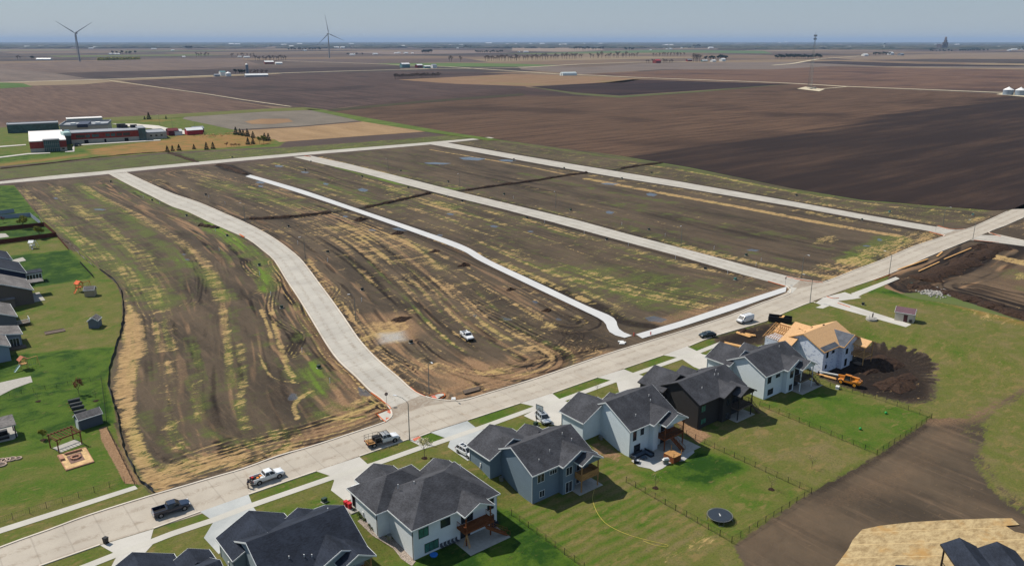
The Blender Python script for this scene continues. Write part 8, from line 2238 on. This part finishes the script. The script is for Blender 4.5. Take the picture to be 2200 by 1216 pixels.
# ------------------------------------------------------------------ far farmsteads, turbines and towers
def turbine(label, x, y, hub_px, ang0, yaw_deg, L):
    p = P(x, y); dist = math.hypot(p.x, p.y); r = thing("wind_turbine", label, "wind turbine", p, 0, "wind turbines")
    # hub height so that the nacelle stands at the height seen
    h = 60.0
    for _ in range(40):
        q = math.atan2(CAM_H - h, dist); 
        vy = 608 + FPX * math.tan(math.atan2(CAM_H - h, dist * 1.0) - PITCH) if True else 0
        # exact projection
        X = Vector((p.x, p.y, h)); f = X.x * _s + X.y * _c; z_ = f * _cp - (h - CAM_H) * _sp; yy = -(f * _sp + (h - CAM_H) * _cp)
        vy = 608 + FPX * yy / z_
        h += (vy - hub_px) * z_ / FPX
    TW = flat("turbine_white", col(150, 152, 156), .6, .3, .05, .02)
    m = MB(); m.tube((0, 0, 0), (0, 0, h - 2), 2.9, 1.7, 16); m.build("tower", TW, r)
    ya = math.atan2(-p.y, -p.x) + math.radians(yaw_deg); ax = Vector((math.cos(ya), math.sin(ya), 0)); sd = Vector((-ax.y, ax.x, 0)); hub = Vector((0, 0, h))
    m = MB(); m.beam(hub - ax * 8, hub + ax * 4, 4, 4.2); m.build("nacelle", TW, r)
    hc = hub + ax * 5.5
    m = MB(); m.ico(hc, 2.2, 2); m.build("hub", TW, r, True)
    for k in range(3):
        a = math.radians(ang0 + 120 * k); d = Vector((0, 0, math.cos(a))) + sd * math.sin(a); e = ax
        w = d.cross(e).normalized(); pts = [(0.02, 1.2), (.12, 1.9), (.3, 1.5), (.6, 1.0), (.9, .55), (1.0, .2)]
        m = MB(); vs = []
        for f_, c_ in pts:
            o = hc + d * (L * f_ + 1.5)
            vs += [o + w * c_ * 1.2, o + e * c_ * .35, o - w * c_ * .8, o - e * c_ * .35]
        fs = []
        for i in range(len(pts) - 1):
            for j in range(4): fs.append((4 * i + j, 4 * i + (j + 1) % 4, 4 * i + 4 + (j + 1) % 4, 4 * i + 4 + j))
        fs += [(0, 1, 2, 3), tuple(len(vs) - 1 - i for i in range(4))]
        m.add(vs, fs); m.build("blade", TW, r)
turbine("left wind turbine with one blade pointing straight down", 172, 133, 72, 62, -32, 82)
turbine("wind turbine right of centre with one blade pointing up", 708, 125, 73, -9, 30, 84)
def mast():
    p = P(1740, 192); r = thing("radio_mast", "tall lattice mast with antennas on a gravel pad in the brown field", "mast", p, 0)
    dist = math.hypot(p.x, p.y); H = 84.0
    m = MB(); n = 16
    def leg(k, z): 
        a = k * 2 * math.pi / 3 + .4; w = 4.0 * (1 - z / H) + .6; return Vector((w * math.cos(a), w * math.sin(a), z))
    for k in range(3):
        for i in range(n): m.tube(leg(k, H * i / n), leg(k, H * (i + 1) / n), .11, n=4)
        for i in range(n * 2):
            z0, z1 = H * i / (2 * n), H * (i + 1) / (2 * n); m.tube(leg(k, z0), leg((k + 1) % 3, z1), .055, n=4); m.tube(leg((k + 1) % 3, z0), leg(k, z1), .055, n=4); m.tube(leg(k, z1), leg((k + 1) % 3, z1), .055, n=4)
    m.build("lattice", M_GALV, r)
    m = MB()
    for k in range(6):
        a = k * math.pi / 3; 
        for z in (H - 6, H - 1): m.box(1.9 * math.cos(a) - .25, 1.9 * math.sin(a) - .25, z - 1.4, 1.9 * math.cos(a) + .25, 1.9 * math.sin(a) + .25, z + 1.4); m.tube((0, 0, z), (1.9 * math.cos(a), 1.9 * math.sin(a), z), .08, n=4)
    m.tube((0, 0, H), (0, 0, H + 5), .12, n=5); m.build("antennas", M_BLK, r)
    m = MB(); m.box(6, -4, 0, 12, 0, 3); m.box(-8, -7, 0, -4, -4, 2.4); m.build("equipment_hut", M_CONC, r)
mast()
def bin_(label, x, y, R, h, mat=M_GREYMET, name="grain_bin", roofh=.35, group=None):
    p = P(x, y); r = thing(name, label, name.replace("_", " "), p, 0, group); m = MB()
    m.tube((0, 0, -.3), (0, 0, h), R, n=24, cap=False)
    for i in range(int(h / 1.1)): m.tube((0, 0, .4 + i * 1.1), (0, 0, .55 + i * 1.1), R + .06, n=24)
    m.build("shell", mat, r)
    m = MB(); m.tube((0, 0, h), (0, 0, h + R * roofh * 1.6), R + .2, .4, 24); m.tube((0, 0, h + R * roofh * 1.6), (0, 0, h + R * roofh * 1.6 + .8), .5, n=8); m.build("cone_roof", FGR if mat is M_GREYMET else WRF, r)
BM_ = flat("bin_steel", col(150, 164, 178), .4, .5, .12, .4, .3)
bin_("left grain bin of the pair at the right edge", 2165, 205, 6.8, 7.6, BM_); bin_("right grain bin of the pair at the right edge", 2191, 206, 6.8, 7.6, BM_)
def xh(*a, **k): return hut(*a, **k)
A0 = 0.0
xh("white two storey farmhouse of the silo farmstead", 478, 163.5, 12, 11, 8, WHT, FTE, "farmhouse", A0); xh("grey garage before the silo farmstead house", 466, 165, 12, 8, 3.5, FGR, FGR, "garage", A0)
bin_("squat white grain bin between farmhouse and silo", 491, 164.5, 6.0, 6.5, WHT); bin_("tall silo with white cap at the long low shed", 532, 163, 3.2, 24, flat("silo_concrete", col(128, 136, 146), .8, .2, .1, .3), "silo", .5)
xh("long low shed with white roof right of the silo", 551, 165.5, 48, 12, 3.6, FGR, WRF, "farm_shed", math.radians(-12))
xh("red barn with white roof north of the silo farmstead", 578, 138, 30, 16, 6.5, FRD, WRF, "barn", math.radians(-15)); xh("white shed right of the red barn", 599, 139, 22, 12, 4.5, WHT, WRF, "farm_shed", math.radians(-15))
xh("blue green steel building at the crossroads farm", 870, 146, 26, 14, 10, FTE, WRF, "farm_building", 0); xh("dark barn of the crossroads farm", 900, 146, 20, 12, 7, MAR, WRF, "barn", .1); xh("pale green shed of the crossroads farm", 917, 147, 20, 10, 5, FTE, WRF, "farm_shed", 0); xh("white gabled farmhouse of the crossroads farm", 932, 147, 14, 12, 8, WHT, FGR, "farmhouse", 0)
def quonset():
    p = P(1221, 163); r = thing("hoop_barn", "long pale hoop barn with curved white roof on the tan field", "barn", p, math.radians(-14)); m = MB(); L = 36; R = 7.5; n = 12
    pts = [(R * math.cos(math.pi * i / n), 1.5 + R * .85 * math.sin(math.pi * i / n)) for i in range(n + 1)]; m.prism([(R, -.3)] + pts + [(-R, -.3)], -L / 2, L / 2, axis='x'); m.build("shell", flat("hoop_cover", col(206, 216, 214), .6, .3, .05, .2), r)
    m = MB(); m.box(-L / 2 - .1, -2.5, 0, -L / 2 - .01, 2.5, 5); m.box(L / 2 + .01, -2.5, 0, L / 2 + .1, 2.5, 5); m.build("door", FGR, r)
quonset()
xh("red roofed barn alone beyond the gravel crossroads", 1411, 136.5, 26, 16, 9, FRD, RDR, "barn", .05); xh("tall grain elevator dark hall at the town", 2020, 106, 60, 50, 40, flat("elevator_brown", col(108, 96, 96), .9, .1, .1, .01), FGR, "grain_elevator", 0, rise=6)
def elevator():
    p = P(2029, 106); r = thing("grain_elevator", "tall stepped grain elevator on the horizon of the town", "grain elevator", p, 0); mm = flat("elevator_brown", col(108, 96, 96), .9, .1, .1, .01)
    m = MB()
    for i in range(6): m.tube((-40 + i * 16, 0, 0), (-40 + i * 16, 0, 62), 9, n=14)
    m.build("storage_tubes", mm, r); m = MB(); m.box(-14, -10, 0, 16, 10, 82); m.box(-8, -8, 82, 6, 8, 98); m.prism([(-8, 98), (6, 98), (-1, 112)], -8, 8, axis='y'); m.build("head_house", mm, r)
elevator()
p = P(1899, 106); r = thing("water_tower", "white water tower standing over the town trees", "water tower", p, 0); m = MB(); m.tube((0, 0, 0), (0, 0, 44), 3.4, n=10); m.build("stem", WHT, r); m = MB(); m.ico((0, 0, 50), 12, 2, (1, 1, .7)); m.build("tank", flat("tower_blue", col(120, 140, 164), .6, .3, .1, .05), r)
xh("long white poultry house at the upper left", 95, 129.5, 60, 14, 4, WHT, WRF, "farm_shed", math.radians(-40)); xh("white farm building by the mast grove", 1858, 121, 40, 18, 7, WHT, WRF, "farm_building", 0); xh("large white shed right of the mast grove", 1913, 118.5, 46, 20, 11, WHT, WRF, "farm_building", .1); xh("grey barn at the far right farmstead", 1935, 120, 40, 20, 8, FGR, FGR, "barn", .1)
xh("white shed left of the dark pines in the middle distance", 1532, 133.5, 24, 12, 5, WHT, WRF, "farm_shed", .1); xh("white farmhouse beside the dark pines", 1552, 132.5, 24, 14, 8, WHT, WRF, "farmhouse", .1); xh("pale long shed under the big bare tree", 1513, 133, 34, 10, 4, FTE, WRF, "farm_shed", .1); xh("dark shed with orange wall left of the big bare tree", 1480, 132.5, 26, 10, 6, FRD, FGR, "farm_shed", 0)
# many far farm buildings: bright specks toward the horizon
far_specks = [(58, 102), (88, 101), (195, 105.5), (207, 104.5), (240, 118), (252, 118), (330, 107), (371, 109.5), (395, 124), (515, 123.5), (530, 124.5), (497, 97), (510, 97), (610, 98), (626, 101.5), (644, 96.5), (655, 110), (672, 103), (723, 104), (736, 104), (755, 96.5), (775, 104), (790, 103), (797, 103), (858, 101.5), (866, 101), (851, 116), (857, 115.5), (872, 116), (886, 116), (757, 119.5), (806, 118), (968, 99.5), (978, 99), (990, 99), (983, 105), (1050, 95), (1090, 97), (1108, 97), (1140, 96), (1165, 96), (1204, 98), (1212, 98), (1115, 113), (1130, 113), (1255, 96), (1290, 96), (1398, 109), (1425, 99), (1432, 99), (1442, 99), (1432, 107), (1440, 107), (1464, 104.5), (1500, 103), (1527, 105), (1600, 104.5), (1612, 104), (1622, 104), (1675, 94), (1688, 92.5), (1763, 104.5), (1772, 104.5), (1795, 103), (1812, 103.5), (1822, 103.5), (1844, 106), (2010, 98), (2056, 98), (2070, 104.5), (2074, 103.5), (2145, 103), (2168, 110), (2178, 109), (2195, 108)]
fsp = None
for i, (x, y) in enumerate(far_specks):
    p = P(x, y); dist = p.length
    if fsp is None:
        fsp = hut("white farm building, a bright speck far off below the horizon", x, y, 34, 16, 6, WHT, WRF, "farm_building", 0, group="far white farm buildings")
        fo = fsp; fsp_d = dist
    else: fo = copy_tree(fsp, p, random.uniform(-.5, .5), "white farm building, a bright speck far off below the horizon")
    s = max(.6, dist / 7500.0) * random.uniform(.7, 1.2); fo.scale = (s * random.uniform(.7, 1.5), s, s * 1.1)
# far trees
fe = decid("far_tree", "", "trees of the far farmsteads", 14, 5, 420, 1.1, 21, FARG); feu = [False]
fb = decid("far_bare_tree", "", "bare trees of the far tree lines", 16, 6, 260, .45, 22, RTW, tr_mat=RTW); fbu = [False]
def grove(proto, used, x0, x1, y0, y1, n, s0, s1, lab, seed):
    rr = random.Random(seed)
    for i in range(n):
        f = (i + rr.uniform(-.4, .4)) / max(1, n - 1); place(proto, used, x0 + (x1 - x0) * f, y0 + (y1 - y0) * f + rr.uniform(-.3, .3), rr.uniform(s0, s1) * 1.3, lab)
G_ = [(fe, feu, 244, 289, 118, 117.5, 8, .8, 1.2, "dark tree of the clump behind the yellow hedge"), (fb, fbu, 38, 42, 129, 129, 2, .6, .9, "bare tree beside the long white poultry house"), (fe, feu, 69, 71, 129, 129, 2, .8, .95, "round dark tree near the left edge"),
      (fb, fbu, 420, 450, 123, 122, 6, .8, 1.1, "bare tree of the row left of the silo farmstead"), (fb, fbu, 495, 545, 123, 122, 8, .7, 1.0, "bare tree around the farm north of the silo"), (fe, feu, 503, 512, 160, 160, 2, .5, .7, "small dark tree between bin and silo"), (fe, feu, 515, 524, 160, 160, 4, .5, .75, "dark tree left of the silo"), (fb, fbu, 540, 575, 161, 160, 8, .4, .6, "bare bush behind the long low shed"),
      (fb, fbu, 550, 612, 131, 131, 14, .8, 1.1, "bare tree of the wood behind the red barn"), (fe, feu, 908, 926, 116, 115.5, 9, .9, 1.4, "dark tree of the big clump at the middle farm"), (fe, feu, 744, 776, 119.5, 119.5, 5, .5, .8, "dark tree at the farm right of the turbine"), (fe, feu, 1022, 1078, 115, 115, 16, .7, 1.1, "dark tree of the long grove right of the middle farm"),
      (fb, fbu, 1043, 1110, 131.5, 131, 16, .8, 1.3, "bare tree of the tree line in the middle distance"), (fb, fbu, 1112, 1250, 130.5, 126, 26, .8, 1.4, "bare tree of the tree line in the middle distance"), (fb, fbu, 1270, 1370, 126, 123.5, 18, .8, 1.4, "bare tree of the tree line in the middle distance"), (fb, fbu, 962, 985, 133.5, 133.5, 3, .9, 1.1, "bare tree standing alone over the green field"),
      (fb, fbu, 848, 945, 170.5, 167, 40, .42, .6, "bare bush of the thicket at the tan field's edge"), (fb, fbu, 1405, 1470, 122.5, 121, 12, .8, 1.1, "bare tree right of the tree line"), (fb, fbu, 1388, 1400, 136.5, 136, 3, .6, .8, "bare tree beside the red roofed barn"), (fb, fbu, 1424, 1445, 136.5, 136, 6, .5, .8, "bare bush right of the red roofed barn"), (fb, fbu, 1490, 1504, 133.5, 133, 4, 1.1, 1.5, "big bare tree at the middle right farm"), (fe, feu, 1518, 1530, 131.5, 131.5, 3, 1.0, 1.2, "leafing tree at the middle right farm"), (fe, feu, 1542, 1560, 129.5, 129.5, 6, .9, 1.2, "dark pine at the middle right farm"),
      (fe, feu, 1668, 1764, 128.5, 127.5, 26, .8, 1.3, "tree of the grove by the lattice mast"), (fe, feu, 1876, 1912, 120, 119.5, 12, .8, 1.0, "dark tree of the shelter row at the right farm"), (fe, feu, 1997, 2045, 112.5, 112.5, 8, .7, 1.1, "tree row left of the white speck farm"), (fe, feu, 2062, 2120, 112, 111, 14, .8, 1.2, "tree of the row under the grain elevator"), (fe, feu, 1236, 1294, 108.5, 108.5, 14, 1.2, 1.7, "dark tree of the far grove right of centre"), (fe, feu, 1342, 1362, 110, 110, 5, 1.2, 1.7, "tree by a far farm right of centre"), (fe, feu, 620, 690, 109.5, 109.5, 14, 1.0, 1.6, "tree of the far wood near the turbine"), (fe, feu, 400, 412, 107, 107, 5, 1.4, 1.9, "tree of the far grove left of centre"), (fe, feu, 998, 1010, 104.5, 104.5, 5, 1.3, 1.7, "tree of a far clump at centre"), (fe, feu, 2190, 2200, 106.5, 106.5, 3, 1.0, 1.4, "tree at the far right edge"), (fe, feu, 1490, 1502, 103.5, 103.5, 4, 1.6, 2, "tree of a far clump right of centre")]
for k, q in enumerate(G_): grove(*q, 100 + k)
# yellow hedge
def hedge():
    a, b = P(211, 130.5), P(300, 128.5); m = MB(); rr = random.Random(9)
    n = 900
    for i in range(n):
        f = rr.random(); q = a.lerp(b, f) + Vector((rr.gauss(0, 2.2), rr.gauss(0, 7), 0)); leafquad(m, Vector((q.x - a.x, q.y - a.y, rr.uniform(.5, 11.5) * (1 - .15 * rr.random()))), rr.uniform(1.6, 3.2), rr)
    d = b - a; M_ = Matrix.Rotation(math.atan2(d.y, d.x), 4, 'Z')
    m.box(0, -5, 0, d.length, 5, 8.5, 0, M_)
    tag(m.build("hedge", HDG, loc=a), "long yellow green hedge of even height at the upper left", "hedge")
hedge()
# woods that merge near the horizon
def woods():
    rr = random.Random(31); m = MB(); proto = MB(); proto.ico((0, 0, 0), 1, 1)
    for i in range(3400):
        y = 91.6 + 13 * rr.random() ** 2.0; x = rr.uniform(-150, 2350)
        if 1560 < x < 2200 and rr.random() < .6: y = rr.uniform(99, 107)
        p = P(x, y); d = p.length
        if d > 55000: continue
        w = d * rr.uniform(.006, .022); h = rr.uniform(9, 19)
        a = rr.uniform(0, 3.14)
        ca, sa = math.cos(a), math.sin(a); base = len(m.v)
        wy = w * rr.uniform(.2, .6)
        m.v += [(p.x + (v[0] * ca * w - v[1] * sa * wy), p.y + (v[0] * sa * w + v[1] * ca * wy), max(0, v[2] + .2) * h * rr.uniform(.7, 1.15)) for v in proto.v]
        m.f += [tuple(base + k for k in f) for f in proto.f]; m.mi += [0] * len(proto.f)
    wm = NT("woods", .95, .1); n = wm.noise(wm.pos(), .004, 3); wm.base(wm.mix(wm.rng(n, .35, .65), col(46, 56, 48), col(84, 82, 70)))
    tag(m.build("woods", wm.m), "belts of woodland and town trees merging near the horizon", "woodland", kind="stuff")
woods()
# ------------------------------------------------------------------ haze
hz_m = bpy.data.materials.new("haze_air"); hz_m.use_nodes = True; ht = hz_m.node_tree
for nd in list(ht.nodes):
    if nd.type == 'BSDF_PRINCIPLED': ht.nodes.remove(nd)
pv = ht.nodes.new("ShaderNodeVolumePrincipled"); pv.inputs["Color"].default_value = (.42, .58, .84, 1); pv.inputs["Density"].default_value = HAZE; pv.inputs["Anisotropy"].default_value = 0.0
ht.links.new(pv.outputs[0], [nd for nd in ht.nodes if nd.type == 'OUTPUT_MATERIAL'][0].inputs["Volume"])
m = MB(); m.box(-61000, -61000, -4.5, 61000, 61000, 235)
o = m.build("haze", hz_m); tag(o, "pale blue haze thinning the view to the horizon", "haze", kind="stuff")
